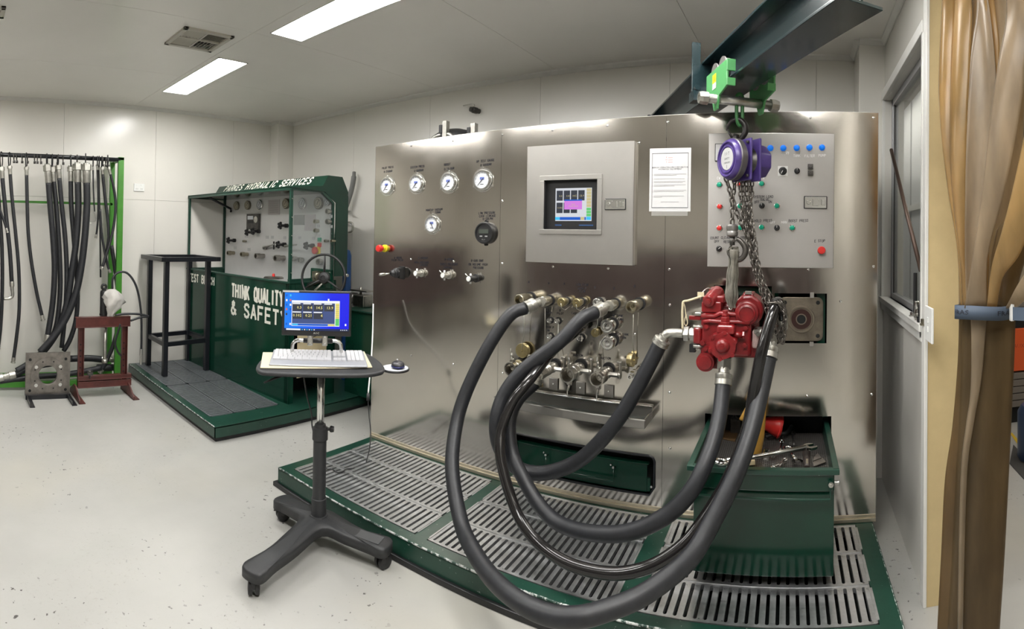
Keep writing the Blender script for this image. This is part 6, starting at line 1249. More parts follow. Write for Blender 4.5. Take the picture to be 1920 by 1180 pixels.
# cables of the cart
one('white_cable', 'white cable running down from the bench behind the cart tray', 'cable', 'W', wY(2.3, 698, 600), MB().tube(spline([wY(2.62, 700, 570), wY(2.58, 699, 620), wY(2.5, 697, 662), wY(2.42, 694, 700), wY(2.36, 690.5, 738)]), 0.005, 6), WHITE)
one('data_cable', 'thin grey cable with a plug trailing down onto the machine platform', 'cable', 'W', wY(2.3, 694, 780), MB().cyl(wY(2.36, 690.5, 738), wY(2.35, 690, 752), 0.010, n=8).tube(spline([wY(2.35, 690, 750), wY(2.34, 692, 780), wY(2.32, 695, 810), wY(2.30, 693, 840), wZ(0.13, 687, 866)]), 0.0035, 6), CHAR)
one('thin_cord', 'thin black cord kinked across the front corner grate', 'cord', 'W', wZ(0.13, 640, 885), MB().tube(spline([wZ(0.135, 606, 868), wZ(0.13, 612, 879), wZ(0.13, 622, 880), wZ(0.13, 632, 886), wZ(0.13, 641, 885), wZ(0.13, 650, 880), wZ(0.13, 664, 878)]), 0.004, 6), BLACK)
one('thin_cord', 'thin black cord hanging beside the cart pole', 'cord', 'C', (-0.05, 0.1, 0.7), MB().tube(spline([c_at(1, 0.05, 568, 700), c_at(1, 0.05, 572, 722), c_at(1, 0.05, 576, 745), c_at(1, 0.04, 584, 775), c_at(1, 0.02, 585, 797), c_at(1, 0.0, 588, 812)]), 0.004, 6), BLACK)
# ================================================================ OLD TEST BENCH (frame B, front right corner at its origin)
BL = 1.87; bn = Th('test_bench', 'old dark green test bench with canopy, white gauge panel and painted safety slogan', 'test bench', 'B', (-BL/2, 0.4, 0))
bn.part('body_front', MB().bx(-BL, 0, 0, 0.02, 0.12, 1.165), GREEN)
bn.part('body_side', MB().bx(-BL, -BL + 0.02, 0, 0.55, 0.12, 1.165), GREEN); bn.part('corner_post', MB().bx(-0.06, 0.0, 0.0, 0.06, 0.12, 1.165), GREEN, bev=0.004)
bn.part('body_side', MB().bx(-0.02, 0, 0.42, 0.55, 0.12, 1.165).bx(-0.02, 0.0, 0.06, 0.42, 0.80, 1.165), GREEN)
bn.part('body_back', MB().bx(-BL, 0, 0.53, 0.55, 0.12, 1.165), GREEN)
bn.part('basin', MB().bx(-BL + 0.02, -0.02, 0.02, 0.53, 1.06, 1.07), mat('basin_black', (0.012, 0.014, 0.02), 0.3))
bn.part('basin_rim', MB().bx(-BL, 0.005, -0.008, 0.025, 1.155, 1.172).bx(-BL, -BL + 0.025, 0, 0.5, 1.155, 1.172).bx(-0.02, 0.005, 0, 0.5, 1.155, 1.172), GREENW, bev=0.003)
a, b = at('B', 0, 0.0, 556.5, 713), at('B', 0, 0.0, 612, 640)
bn.part('cream_board', MB().bx(-0.004, 0.002, a.y, b.y, 0.33, 0.80), CREAMB); bn.part('board_gap', MB().tube([(0.004, a.y, 0.64), (0.004, b.y, 0.70)], 0.003, 5), BLACK)
bn.part('side_opening', MB().bx(-0.3, -0.29, 0.06, 0.42, 0.12, 0.8), VOID)
# letters
def btext(s, px0, px1, py, size, y=-0.002, al='LEFT', mt=SIGNW, name='lettering'):
    p, q_ = bY(y, px0, py), bY(y, px1, py); vs, _ = text_mesh(s, 'LEFT'); wd = max(v[0] for v in vs) - min(v[0] for v in vs)
    sx = (q_.x - p.x)/(wd*size); bn.part(name, MB().text(s, (p.x, y, p.z), (1, 0, 0), (0, 0, 1), size, 'LEFT', sx), mt)
def bold(s_, px0, px1, zbase, cap, wt=1.25, y=-0.002):
    p, q_ = bY(y, px0, 540), bY(y, px1, 540); word_parts(bn.part, s_, (p.x, y, zbase), (1, 0, 0), (0, 0, 1), cap, wt, q_.x - p.x, 2.1, SIGNW)
bold('TEST BENCH', 355, 401, 1.028, 0.080); bold('THINK QUALITY', 435, 531, 0.952, 0.122); bold('& SAFETY', 435, 538, 0.782, 0.122)
# frame posts, roof, guards
GP = 0.025
for x, y, z1 in ((-BL + 0.015, 0.015, 1.99), (-0.02, 0.015, 1.99), (-BL + 0.015, 0.49, 1.98), (-0.02, 0.51, 1.88)): bn.part('post', MB().bx(x - GP/2, x + GP/2, y - GP/2, y + GP/2, 1.165, z1), GREENW, bev=0.002)
bn.part('top_rail', MB().bx(-BL, 0, 0.0, 0.028, 1.965, 2.0), GREENW, bev=0.002)
bn.part('side_rail', MB().prism([(-0.032, 0.0, 1.965), (-0.032, 0.0, 1.99), (-0.032, 0.36, 1.99), (-0.032, 0.51, 1.885), (-0.032, 0.51, 1.86), (-0.032, 0.355, 1.965)], (0.03, 0, 0)), GREENW)
bn.part('side_rail', MB().bx(-0.032, -0.004, 0.0, 0.51, 1.172, 1.195), GREENW)
bn.part('side_rail', MB().bx(-BL, -BL + 0.025, 0.0, 0.49, 1.965, 1.99), GREENW)
prf = [(0.0, 1.995), (0.355, 2.025), (0.42, 2.125), (0.60, 2.125), (0.68, 1.99), (0.68, 1.965), (0.0, 1.985)]
bn.part('canopy', MB().prism([(-BL, y, z) for y, z in prf], (BL + 0.01, 0, 0)), GREEN)
bn.part('side_cheek', MB().prism([(-0.005, 0.355, 2.02), (-0.005, 0.42, 2.122), (-0.005, 0.60, 2.122), (-0.005, 0.69, 1.95), (-0.005, 0.69, 1.2), (-0.005, 0.53, 1.2), (-0.005, 0.53, 1.88), (-0.005, 0.36, 1.99)], (0.008, 0, 0)), GREEN)
p, q_ = bY(0.385, 421, 350), bY(0.385, 582, 345); upv = V((0.28, 0.065, 0.1)); upv = V((0.03, 0.065*0.84, 0.84*0.1))*7.6; upv = V((0.30, 0.52, 0.80)); nrm = V((0, -0.84, 0.55)).normalized(); m = MB()
word_parts(bn.part, 'PARKES HYDRAULIC SERVICES', V((p.x, 0.376, 2.056)) + nrm*0.003, (1, 0, 0), upv, 0.074, 1.2, q_.x - p.x, 2.2, SIGNW)
BOLD[0] = 0.0
bn.part('guard_sheet', MB().prism([(-0.018, 0.028, 1.195), (-0.018, 0.50, 1.195), (-0.018, 0.50, 1.87), (-0.018, 0.355, 1.965), (-0.018, 0.028, 1.965)], (0.004, 0, 0)), PERSPEX)
bn.part('strut', MB().tube([(-BL + 0.4, 0.03, 1.97), (-BL + 0.15, 0.49, 1.86), (-BL + 0.2, 0.46, 1.83)], 0.014, 8), BLACKP)
for k in range(5): bn.part('screw', MB().lathe((0.0, 0.012, 1.25 + 0.16*k), (1, -0.6, 0), [(0.006, 0), (0.004, 0.005)], 6), CHROME)
# gauge panel
gy = 0.50; bn.part('gauge_panel', MB().bx(-BL + 0.03, -0.035, gy, gy + 0.01, 1.10, 1.99), PANELW)
def bg(px, py, ry, mt=BRASS):
    p = bY(gy, px, py); c = V((p.x, gy, p.z)); r = ry*5.3/F_*0.85; gold = mt is not CHROME
    g = bn.part('gauge', MB().lathe(c, AX, [(r, 0), (r, 0.02), (r*0.9, 0.026), (r*0.84, 0.024)], 22), mt)
    d = MB().lathe(c + AX*0.022, AX, [(r*0.84, 0), (r*0.84, 0.004)], 22); d.m = 1; d.box(c + AX*0.0275 + V((0.006, 0, 0.008)), (0.004, 0.001, r*0.9), Matrix.Rotation(0.6, 3, 'Y')).torus(c + AX*0.0265, AX, r*0.62, 0.0018, 16, 4)
    bn.part('dial', d, [mat('aged_dial', (0.55, 0.50, 0.38), 0.4) if gold else GAUGEW, INK], parent=g)
OLDB = mat('dull_bezel', (0.22, 0.20, 0.16), 0.4, 0.7)
for px, py, ry, k in ((445, 386, 11.5, 0), (466, 385, 11.5, 0), (489, 384, 12, 1), (538, 382, 12, 0), (569, 382, 12.5, 1), (599, 381, 13.5, 0), (616, 379, 9, 1)): bg(px, py, ry, OLDB if k == 0 else CHROME)
def brect(name, x0, y0, x1, y1, mt, th=0.004, parent=None, y=None):
    yy = gy if y is None else y; a, b = bY(yy, x0, y1), bY(yy, x1, y0); return bn.part(name, MB().bx(a.x, b.x, yy - th, yy, a.z, b.z), mt, parent=parent)
NOTE = mat('faded_notice', (0.58, 0.54, 0.54), 0.6)
nt_ = brect('notice_sheet', 503, 374, 525, 403, NOTE); brect('notice_sheet', 571, 402, 592, 433, NOTE); brect('grey_plate', 551, 403, 571, 422, mat('grey_label', (0.30, 0.30, 0.29), 0.5))
for k in range(6): brect('print_line', 506, 377.5 + 4*k, 522, 378.6 + 4*k, INKG, 0.0055, nt_)
pl2 = brect('instrument', 466, 401, 489, 430, DARKST, 0.03); brect('instrument_window', 468.5, 405, 479, 412, GAUGEW, 0.032, pl2); brect('instrument_window', 469, 414, 479, 419, BLACK, 0.032, pl2)
p = bY(gy, 484, 412); bn.part('instrument_dial', MB().lathe((p.x, gy - 0.03, p.z), AX, [(0.035, 0), (0.035, 0.006), (0.028, 0.006)], 18), ZINC, parent=pl2)
for px, py in ((462, 443), (484, 441), (501, 445), (511, 445), (534, 446), (441, 465), (467, 468), (513, 483), (562, 446), (588, 447), (597, 424), (598, 442), (621, 406), (621, 425)): brect('tag_plate', px - 2.6, py - 2.6, px + 2.6, py + 2.6, PAPER, 0.003)
def bport(px, py, r, L, mt=NICKEL):
    p = bY(gy, px, py); c = V((p.x, gy, p.z)); bn.part('port', MB().lathe(c, AX, [(r*0.8, 0), (r*0.8, L*0.5), (r, L*0.52), (r, L), (r*0.7, L), (r*0.65, L*0.6), (r*0.2, L*0.6)], 16), mt)
for px, py, r, L in ((439, 474.5, 0.026, 0.09), (464.5, 477, 0.026, 0.09), (495, 480, 0.03, 0.11), (533, 484, 0.032, 0.12), (620, 397, 0.026, 0.05), (620, 416, 0.026, 0.05), (597, 415.5, 0.02, 0.05), (597, 432.5, 0.02, 0.05), (462, 452.5, 0.012, 0.05), (556, 485, 0.026, 0.05), (568, 487, 0.026, 0.05), (603, 491, 0.03, 0.05), (616, 452, 0.014, 0.05), (628, 452, 0.014, 0.05)): bport(px, py, r, L, CAST if r > 0.025 and px > 480 else NICKEL)
def bknob(px, py, s=1.0):
    p = bY(gy, px, py); c = V((p.x, gy, p.z)); m = MB().lathe(c, AX, [(0.022*s, 0), (0.022*s, 0.03), (0.014*s, 0.03), (0.014*s, 0.08)], 14)
    for k in range(5): a = 2*PI*k/5; m.sph(c + AX*0.095 + V((cos(a)*0.026*s, 0, sin(a)*0.026*s)), 0.015*s, 8)
    m.sph(c + AX*0.095, 0.022*s, 10); bn.part('hand_knob', m, BLACK)
for px, py in ((441, 451), (539, 423.5), (535, 459), (476, 436), (487, 434), (588, 461)): bknob(px, py)
p = bY(gy - 0.03, 494, 465); bn.part('lever', MB().tube([p, p + V((0.22, -0.03, 0.045))], [0.014, 0.007], 8).cyl(p + V((0, 0.03, 0)), p, 0.022), ZINC)
bn.part('lever', MB().tube([bY(gy - 0.05, 513.5, 453), bY(gy - 0.05, 513.5, 468)], 0.009, 6), BLACK); bn.part('lever', MB().tube([bY(gy - 0.1, 534, 462), bY(gy - 0.12, 556, 459)], [0.014, 0.007], 6), ZINC)
p = bY(gy, 596, 470); c = V((p.x, gy, p.z)); es_ = bn.part('emergency_stop', MB().lathe(c, AX, [(0.024, 0.02), (0.034, 0.03), (0.034, 0.05), (0.02, 0.055)], 16), REDL); bn.part('collar', MB().bx(c.x - 0.036, c.x + 0.036, gy - 0.02, gy, c.z - 0.036, c.z + 0.036), YEL, parent=es_)
brect('start_button', 598, 446, 603, 453, GRNB, 0.02); brect('stop_button', 598, 456, 603, 463, REDL, 0.02)
# red topped lid in the basin
p = at('B', 2, 1.17, 513, 517); bn.part('reservoir_lid', MB().lathe(V((p.x, p.y, 1.14)), (0, 0, 1), [(0.10, 0), (0.10, 0.012), (0.09, 0.02), (0.02, 0.022)], 26), CAST); bn.part('lid_knob', MB().lathe(V((p.x, p.y, 1.16)), (0, 0, 1), [(0.014, 0), (0.014, 0.02), (0.01, 0.03)], 12), REDL)
# steering wheel unit at the right side
wc = V(wY(2.80, 606, 521)); nx = V((0.42, -0.82, 0.12)).normalized(); sw = Th('steering_wheel', 'black three-spoke steering wheel mounted at the side of the green test bench', 'steering wheel', 'W', wc)
sw.part('rim', MB().torus(wc, nx, 0.192, 0.011, 40, 10), BLACK); sw.part('hub', MB().lathe(wc - nx*0.05, nx, [(0.035, 0), (0.05, 0.02), (0.045, 0.045), (0.02, 0.055), (0.018, 0.05)], 20), BLACK)
tt = V((0, 0, 1)).cross(nx).normalized(); ww_ = nx.cross(tt)
for a in (PI/2, PI/2 + 2*PI/3, PI/2 - 2*PI/3): sw.part('spoke', MB().tube([wc - nx*0.02, wc + (tt*cos(a) + ww_*sin(a))*0.185], [0.014, 0.009], 8, flat=0.6), BLACK)
sw.part('column', MB().tube([wc - nx*0.03, V((-3.77, 2.92, wc.z - 0.10))], 0.02, 10), DARKST)
sw.part('bracket', MB().bx(wc.x - 0.30, wc.x - 0.02, wc.y + 0.10, wc.y + 0.13, wc.z - 0.10, wc.z + 0.06), GREEN, bev=0.006); sw.part('valve_body', MB().cyl(V((wc.x - 0.16, wc.y + 0.06, wc.z)), V((wc.x - 0.07, wc.y + 0.02, wc.z)), 0.035).bx(wc.x - 0.20, wc.x - 0.13, wc.y + 0.04, wc.y + 0.1, wc.z - 0.04, wc.z + 0.04), NICKEL)
sw.part('lower_tube', MB().tube([wc - nx*0.03 + V((0, 0, -0.03)), wY(2.78, 590, 545)], 0.009, 8), ZINC); sw.part('side_fitting', MB().cyl(wY(2.95, 614, 520), wY(2.95, 622, 516), 0.018), ZINC); sw.part('side_fitting', MB().cyl(wY(3.2, 646, 516), wY(3.2, 652, 517), 0.014), ZINC)
# tank at the rear right with pump on top
tk_z = 0.90; a, b = wY(3.38, 655, 591), wY(3.38, 760, 560); ta = Th('oil_tank', 'dark green oil tank standing behind the test bench beside the stainless machine', 'tank', 'W', (-3.3, 3.6, 0))
ta.part('body', MB().bx(-3.78, -2.95, 3.38, 3.85, 0.12, 0.885), GREEN); ta.part('lid', MB().bx(-3.80, -2.93, 3.36, 3.87, 0.885, 0.90), GREENW, bev=0.003)
c = V(wY(3.55, 676, 568)); tp = Th('vane_pump', 'small grey pump with a flat top plate sitting on the green oil tank', 'pump', 'W', (c.x, 3.55, 0.9))
tp.part('body', MB().bx(c.x - 0.06, c.x + 0.10, 3.5, 3.62, 0.90, 1.02), CAST, bev=0.012); tp.part('motor_end', MB().cyl((c.x - 0.18, 3.55, 0.97), (c.x - 0.06, 3.55, 0.97), 0.055).cyl((c.x - 0.26, 3.55, 0.96), (c.x - 0.18, 3.55, 0.97), 0.04), DARKST)
tp.part('top_plate', MB().bx(c.x - 0.10, c.x + 0.13, 3.5, 3.6, 1.05, 1.062).cyl((c.x, 3.55, 1.02), (c.x, 3.55, 1.09), 0.012), CAST)
# bench platform with its small grates
bpx0, bpx1, bpy0, bpy1 = XL + 0.03, -3.585, 1.915, 3.62
bp_ = Th('bench_platform', 'dark green steel platform with grey grates carrying the old test bench', 'platform', 'W', (-4.6, 2.3, 0))
gcols = [(-5.60, -4.72), (-4.70, -3.80)]; grs = [(1.985, 2.20), (2.21, 2.425), (2.435, 2.645)]
m = MB(); hl = [(a - 0.003, b + 0.003, grs[0][0] - 0.003, grs[-1][1] + 0.003) for a, b in ((gcols[0][0], gcols[1][1]),)]
for c_ in cells(bpx0, bpx1, bpy0, bpy1, hl): m.bx(c_[0], c_[1], c_[2], c_[3], 0.108, 0.12)
m.bx(bpx0, bpx1, bpy0, bpy0 + 0.006, 0.035, 0.115).bx(bpx1 - 0.006, bpx1, bpy0, bpy1, 0.035, 0.115)
bp_.part('frame', m, GREENW); bp_.part('worn_edge', MB().tube([(bpx0 + 0.01 + (bpx1 - bpx0 - 0.02)*k/40, bpy0 + 0.003, 0.117) for k in range(41)], 0.005, 6), WORN); bp_.part('drip_pan', MB().bx(bpx0 + 0.01, bpx1 - 0.02, bpy0 + 0.01, bpy1 - 0.01, 0.03, 0.036), MAT['oily_pan']); bp_.part('rubber_pad', MB().bx(bpx0 + 0.02, bpx1 - 0.02, bpy0 + 0.02, bpy1, 0.0, 0.03), BLACK)
for ci, (a, b) in enumerate(gcols):
    for ri, (c_, d) in enumerate(grs):
        g = Th('bench_grate', 'dull grey slotted floor grate before the test bench, %s row, %s' % (('front', 'middle', 'rear')[ri], ('under the black stand', 'below the slogan')[ci]), 'floor grate', 'W', ((a + b)/2, (c_ + d)/2, 0.1), 'grey floor grates of the test bench platform')
        m = MB().bx(a, b, c_, c_ + 0.014, 0.10, 0.122).bx(a, b, d - 0.014, d, 0.10, 0.122); n = 26
        o_ = g.part('rim', m.bx(a, a + 0.008, c_, d, 0.10, 0.122).bx(b - 0.008, b, c_, d, 0.10, 0.122), ALUD)
        m = MB()
        for k in range(n): x = a + 0.012 + (b - a - 0.024)*(k + 0.5)/n; m.bx(x - 0.010, x + 0.010, c_ + 0.013, d - 0.013, 0.102, 0.121)
        o_ = g.part('bars', m, ALUD); o_['kind'] = 'stuff'
# black tall stand on the bench platform
st = Th('tall_stand', 'tall black steel stand with an open frame top on the bench platform', 'stand', 'W', (-5.3, 2.35, 0.12))
sx0, sx1, sy0, sy1 = -5.50, -5.03, 2.10, 2.60; hz = 1.325
for x, y in ((sx0, sy0), (sx1, sy0), (sx0 - 0.05, sy1), (sx1 - 0.06, sy1)): st.part('leg', MB().bx(x - 0.025, x + 0.025, y - 0.025, y + 0.025, 0.122, hz - 0.04), BLACKP, bev=0.003)
ax0, ax1, ay0, ay1 = -5.61, -4.99, 2.03, 2.70
st.part('top_bar', MB().bx(ax0, ax1, ay0, ay0 + 0.05, hz - 0.045, hz), BLACKP, bev=0.003); st.part('top_bar', MB().bx(ax0, ax1, ay1 - 0.05, ay1, hz - 0.045, hz), BLACKP, bev=0.003)
st.part('top_bar', MB().bx(ax0, ax0 + 0.05, ay0 + 0.05, ay1 - 0.05, hz - 0.045, hz), BLACKP, bev=0.003); st.part('top_bar', MB().bx(ax1 - 0.05, ax1, ay0 + 0.05, ay1 - 0.05, hz - 0.045, hz), BLACKP, bev=0.003)
zz = 0.42
for pa, pb in (((sx0, sy0), (sx1, sy0)), ((sx0 - 0.06, sy1), (sx1 - 0.06, sy1)), ((sx0, sy0), (sx0 - 0.06, sy1)), ((sx1, sy0), (sx1 - 0.06, sy1))):
    d = V((pb[0] - pa[0], pb[1] - pa[1], 0)); n_ = V((-d.y, d.x, 0)).normalized()*0.018; A = V((pa[0], pa[1], zz)); st.part('brace', MB().prism([A - n_, A + n_, A + n_ + V((0, 0, 0.045)), A - n_ + V((0, 0, 0.045))], d), BLACKP)
# things on the back wall by the corner
gh = one('grey_duct_hose', 'curved grey flexible hose hooked on the back wall behind the test bench', 'hose', 'W', wY(3.9, 655, 360), MB().tube(spline([wY(3.9, 664, 323), wY(3.88, 663, 335), wY(3.88, 660, 352), wY(3.88, 655, 370), wY(3.88, 648, 390)]), [0.02]*6 + [0.028]*27, 12), GREYH)
one('wall_hook', 'bent pipe bracket on the back wall below the grey hose', 'bracket', 'W', wY(3.9, 655, 425), MB().tube(spline([wY(3.95, 645, 417), wY(3.86, 654, 417), wY(3.86, 661, 420), wY(3.86, 661, 430), wY(3.86, 657, 435), wY(3.92, 645, 435)]), 0.012, 8).tube([wY(3.95, 646, 396), wY(3.86, 656, 397)], 0.01, 6), ZINC)
one('conduit', 'thin white conduit pipe running up the back wall behind the bench', 'pipe', 'W', wY(3.9, 645, 450), MB().cyl((wY(3.93, 645, 450).x, 3.93, 0.9), (wY(3.93, 645, 450).x, 3.93, 2.0), 0.011), WHITEP)
one('blue_cylinder', 'narrow blue cylinder standing behind the steering wheel', 'cylinder', 'W', wY(3.75, 650, 530), MB().lathe((wY(3.75, 650, 530).x, 3.75, 0.0), (0, 0, 1), [(0.045, 0), (0.045, 1.37), (0.03, 1.42), (0.012, 1.43)], 16), BLUEC)
# double power socket on the left wall
a, b = wX(XL + 0.001, 250.5, 358.5), wX(XL + 0.001, 270.5, 345); so = Th('power_socket', 'white double power socket on the left wall', 'socket', 'W', ((XL, (a.y + b.y)/2, a.z)))
so.part('plate', MB().bx(XL, XL + 0.012, a.y, b.y, a.z, b.z), WHITE, bev=0.003)
for k in (0.28, 0.72):
    y = a.y + (b.y - a.y)*k; so.part('switch', MB().bx(XL + 0.012, XL + 0.017, y - 0.008, y + 0.008, b.z - 0.028, b.z - 0.012), WHITE)
    for dy in (-0.008, 0.008): so.part('pin_hole', MB().bx(XL + 0.012, XL + 0.0128, y + dy - 0.002, y + dy + 0.002, a.z + 0.018, a.z + 0.034), INKG)

# ================================================================ HOSE RACK on the left
RX = -5.25
def rk(px, py, x=None): return wX(RX if x is None else x, px, py)
rt = rk(212, 298).z; rack = Th('hose_rack', 'bright green steel rack with a dark hanging rail full of hydraulic hoses', 'hose rack', 'W', (RX, 1.0, 0))
yp = rk(224, 500).y
rack.part('front_post', MB().bx(RX - 0.04, RX + 0.0, yp - 0.03, yp + 0.03, 0.07, rt + 0.02), RACKG, bev=0.003); rack.part('rear_post', MB().bx(RX - 0.32, RX - 0.28, yp - 0.03, yp + 0.02, 0.07, rt - 0.01), RACKG, bev=0.003)
rack.part('front_post', MB().bx(RX - 0.04, RX, -0.10, -0.04, 0.07, rt + 0.02), RACKG, bev=0.003)
rack.part('rear_post', MB().bx(RX - 0.32, RX - 0.28, -0.10, -0.04, 0.07, rt - 0.01), RACKG, bev=0.003)
rack.part('top_arm', MB().bx(RX - 0.32, RX, yp - 0.03, yp + 0.03, rt - 0.01, rt + 0.022), RACKG, bev=0.003); rack.part('top_arm', MB().bx(RX - 0.32, RX, -0.10, -0.04, rt - 0.01, rt + 0.022), RACKG, bev=0.003)
rack.part('bottom_rail', MB().bx(RX - 0.03, RX + 0.02, -0.10, yp + 0.06, 0.03, 0.085), RACKG, bev=0.003); rack.part('bottom_rail', MB().bx(RX - 0.32, RX - 0.28, -0.10, yp + 0.03, 0.03, 0.085), RACKG, bev=0.003)
rack.part('foot', MB().bx(RX - 0.32, RX + 0.02, yp - 0.02, yp + 0.03, 0.0, 0.05), RACKG, bev=0.003); rack.part('foot', MB().bx(RX - 0.32, RX + 0.02, -0.10, -0.06, 0.0, 0.05), RACKG, bev=0.003)
rack.part('rear_rail', MB().bx(RX - 0.31, RX - 0.28, -0.07, yp, rk(100, 380, RX - 0.3).z - 0.012, rk(100, 380, RX - 0.3).z + 0.012), RACKG)
rack.part('hanging_rail', MB().cyl((RX - 0.02, -0.07, rt - 0.005), (RX - 0.02, yp - 0.01, rt - 0.005), 0.022, n=16), BLACKP)
ZH = lambda x, y: (x/2.269, 260 + y/2.269)
hl_ = []
def hh(lab, pts, r, top=None, bot=None, elbow=False, x=None, m=HOSE):
    X_ = RX if x is None else x; P = [rk(*ZH(*p), x=X_) for p in pts]; S_ = smoothp(spline(P, 8), 2)
    t = Th('rack_hose', lab, 'hose', 'W', S_[len(S_)//2], 'hoses hanging on the green rack')
    t.part('tube', MB().tube(S_, r, 12), m)
    if top:
        d = (S_[0] - S_[1]).normalized(); a = S_[0] - d*0.01; L = top
        t.part('ferrule', MB().lathe(a, d, [(r*1.12, 0), (r*1.16, 0.005), (r*1.1, L*0.3), (r*1.16, L*0.34), (r*1.16, L*0.6), (r*0.95, L*0.62)], 14), ZINC)
        t.part('nut', MB().lathe(a + d*L*0.62, d, [(r*1.45, 0), (r*1.45, L*0.3)], 6, smooth=False).lathe(a + d*L*0.9, d, [(r*0.9, 0), (r*0.9, L*0.1)], 12), ZINC)
        e = a + d*L; c = V((RX - 0.02, e.y, rt - 0.005)); t.part('hanging_ring', MB().torus((c + e + V((0, 0, 0.01)))/2 + V((0, 0, 0.0)), (0.25, 1, 0), max(0.03, (c - e).length/2 + 0.018), 0.006, 18, 6), BLACK)
    if bot:
        d = (S_[-1] - S_[-2]).normalized(); a = S_[-1] - d*0.01; L = bot
        mb = MB().lathe(a, d, [(r*1.1, 0), (r*1.16, 0.005), (r*1.16, L*0.55), (r*0.9, L*0.58), (r*0.8, L)], 14)
        if elbow: mb.tube(spline([a + d*L*0.9, a + d*(L + 0.05), a + d*(L + 0.075) + V((0, -0.03, 0)), a + d*(L + 0.08) + V((0, -0.085, 0))]), r*0.75, 10)
        else: mb.lathe(a + d*L*0.7, d, [(r*1.3, 0), (r*1.3, L*0.25)], 6, smooth=False)
        t.part('end_fitting', mb, ZINC)
    return t
hh('black rack hose ending in a silver elbow at knee height', [(10, 165), (15, 220), (28, 350), (42, 480), (50, 612)], 0.021, 0.12, 0.09, True, RX + 0.02)
hh('thin hose slanting in from the left picture edge', [(-40, 200), (-5, 290), (15, 345), (28, 385)], 0.012, None, 0.05, False, RX + 0.03)
hh('hose at the left picture edge hanging almost to the floor', [(-12, 160), (-3, 300), (8, 450), (10, 620), (4, 780), (-6, 880)], 0.019, None, 0.05, False, RX - 0.02)
hh('slim hose bowed to the right, left of the lone thin hose', [(43, 148), (50, 240), (66, 400), (80, 560), (82, 720), (72, 830), (58, 935)], 0.018, 0.09, 0.06)
hh('lone slim hose with clear wall on both sides', [(113, 152), (115, 250), (120, 400), (133, 520), (155, 650), (179, 755)], 0.018, 0.09, 0.06)
hh('thick hose, leftmost of the dense cluster', [(206, 185), (214, 290), (226, 430), (232, 560), (224, 700), (203, 838)], 0.030, 0.19, 0.14)
hh('thick hose second in the cluster, its lower half behind its neighbours', [(228, 180), (240, 300), (252, 480), (256, 640), (243, 780), (220, 850)], 0.026, 0.16, None, False, RX - 0.04)
hh('hose with a brassy nut, third in the dense cluster', [(252, 165), (262, 280), (278, 430), (284, 600), (276, 760), (262, 890)], 0.024, 0.14, None, False, RX - 0.02)
hh('hose of the cluster ending behind the thick crossing ones', [(301, 178), (303, 280), (312, 400), (322, 520), (330, 640), (325, 760), (300, 850), (270, 905)], 0.025, 0.16, None, False, RX - 0.05)
hh('very thick hose with a bright ferrule sweeping left to the floor', [(331, 182), (333, 290), (325, 430), (305, 570), (285, 700), (250, 810), (190, 900), (120, 960), (70, 990)], 0.034, 0.20, None, False, RX + 0.0)
hh('thickest hose, rightmost of the cluster, sweeping across the others', [(369, 185), (370, 290), (360, 430), (342, 570), (316, 680), (272, 780), (215, 860), (170, 910)], 0.036, 0.20, 0.0, False, RX + 0.05)
hh('thin short hose with a small hooked end', [(396, 130), (397, 200), (400, 270), (403, 315)], 0.008, 0.05, 0.04, True, RX - 0.02)
hh('thin hose hanging just past waist height by the post', [(414, 130), (418, 220), (418, 320), (413, 385), (409, 412)], 0.011, 0.06, 0.04, False, RX - 0.04)
hh('thin straight hose reaching down to the black cylinder', [(420, 130), (423, 260), (426, 400), (428, 590)], 0.009, 0.05, None, False, RX - 0.06)
hh('hose curving left across the green post', [(437, 148), (447, 250), (458, 340), (462, 420), (450, 500), (435, 548)], 0.016, 0.08, 0.03, False, RX + 0.0)
hh('hose bulging right past the green post before crossing back', [(469, 148), (484, 210), (492, 280), (484, 370), (466, 450), (447, 510), (436, 550)], 0.014, 0.08, 0.03, False, RX + 0.05)
hh('hose running down beside the rear post to shoulder of the rag', [(425, 300), (432, 400), (445, 480), (458, 540), (465, 560)], 0.013, None, 0.04, False, RX + 0.02)
hh('hose behind the green post curling back under the press frame', [(474, 455), (490, 560), (502, 680), (500, 800), (478, 890), (450, 950), (432, 985)], 0.022, None, 0.05, False, RX - 0.06)
for k, y_ in enumerate((60, 72, 95, 118, 148, 160, 175, 245, 270, 440, 452, 463)):
    p = rk(*ZH(y_, 84)); rack.part('ring_tag', MB().torus((RX - 0.02, p.y, rt - 0.02), (0.2, 1, 0), 0.032, 0.005, 14, 5).cyl((RX + 0.0, p.y, rt - 0.06), (RX + 0.0, p.y, rt - 0.085), 0.012, n=8), [DARKST])
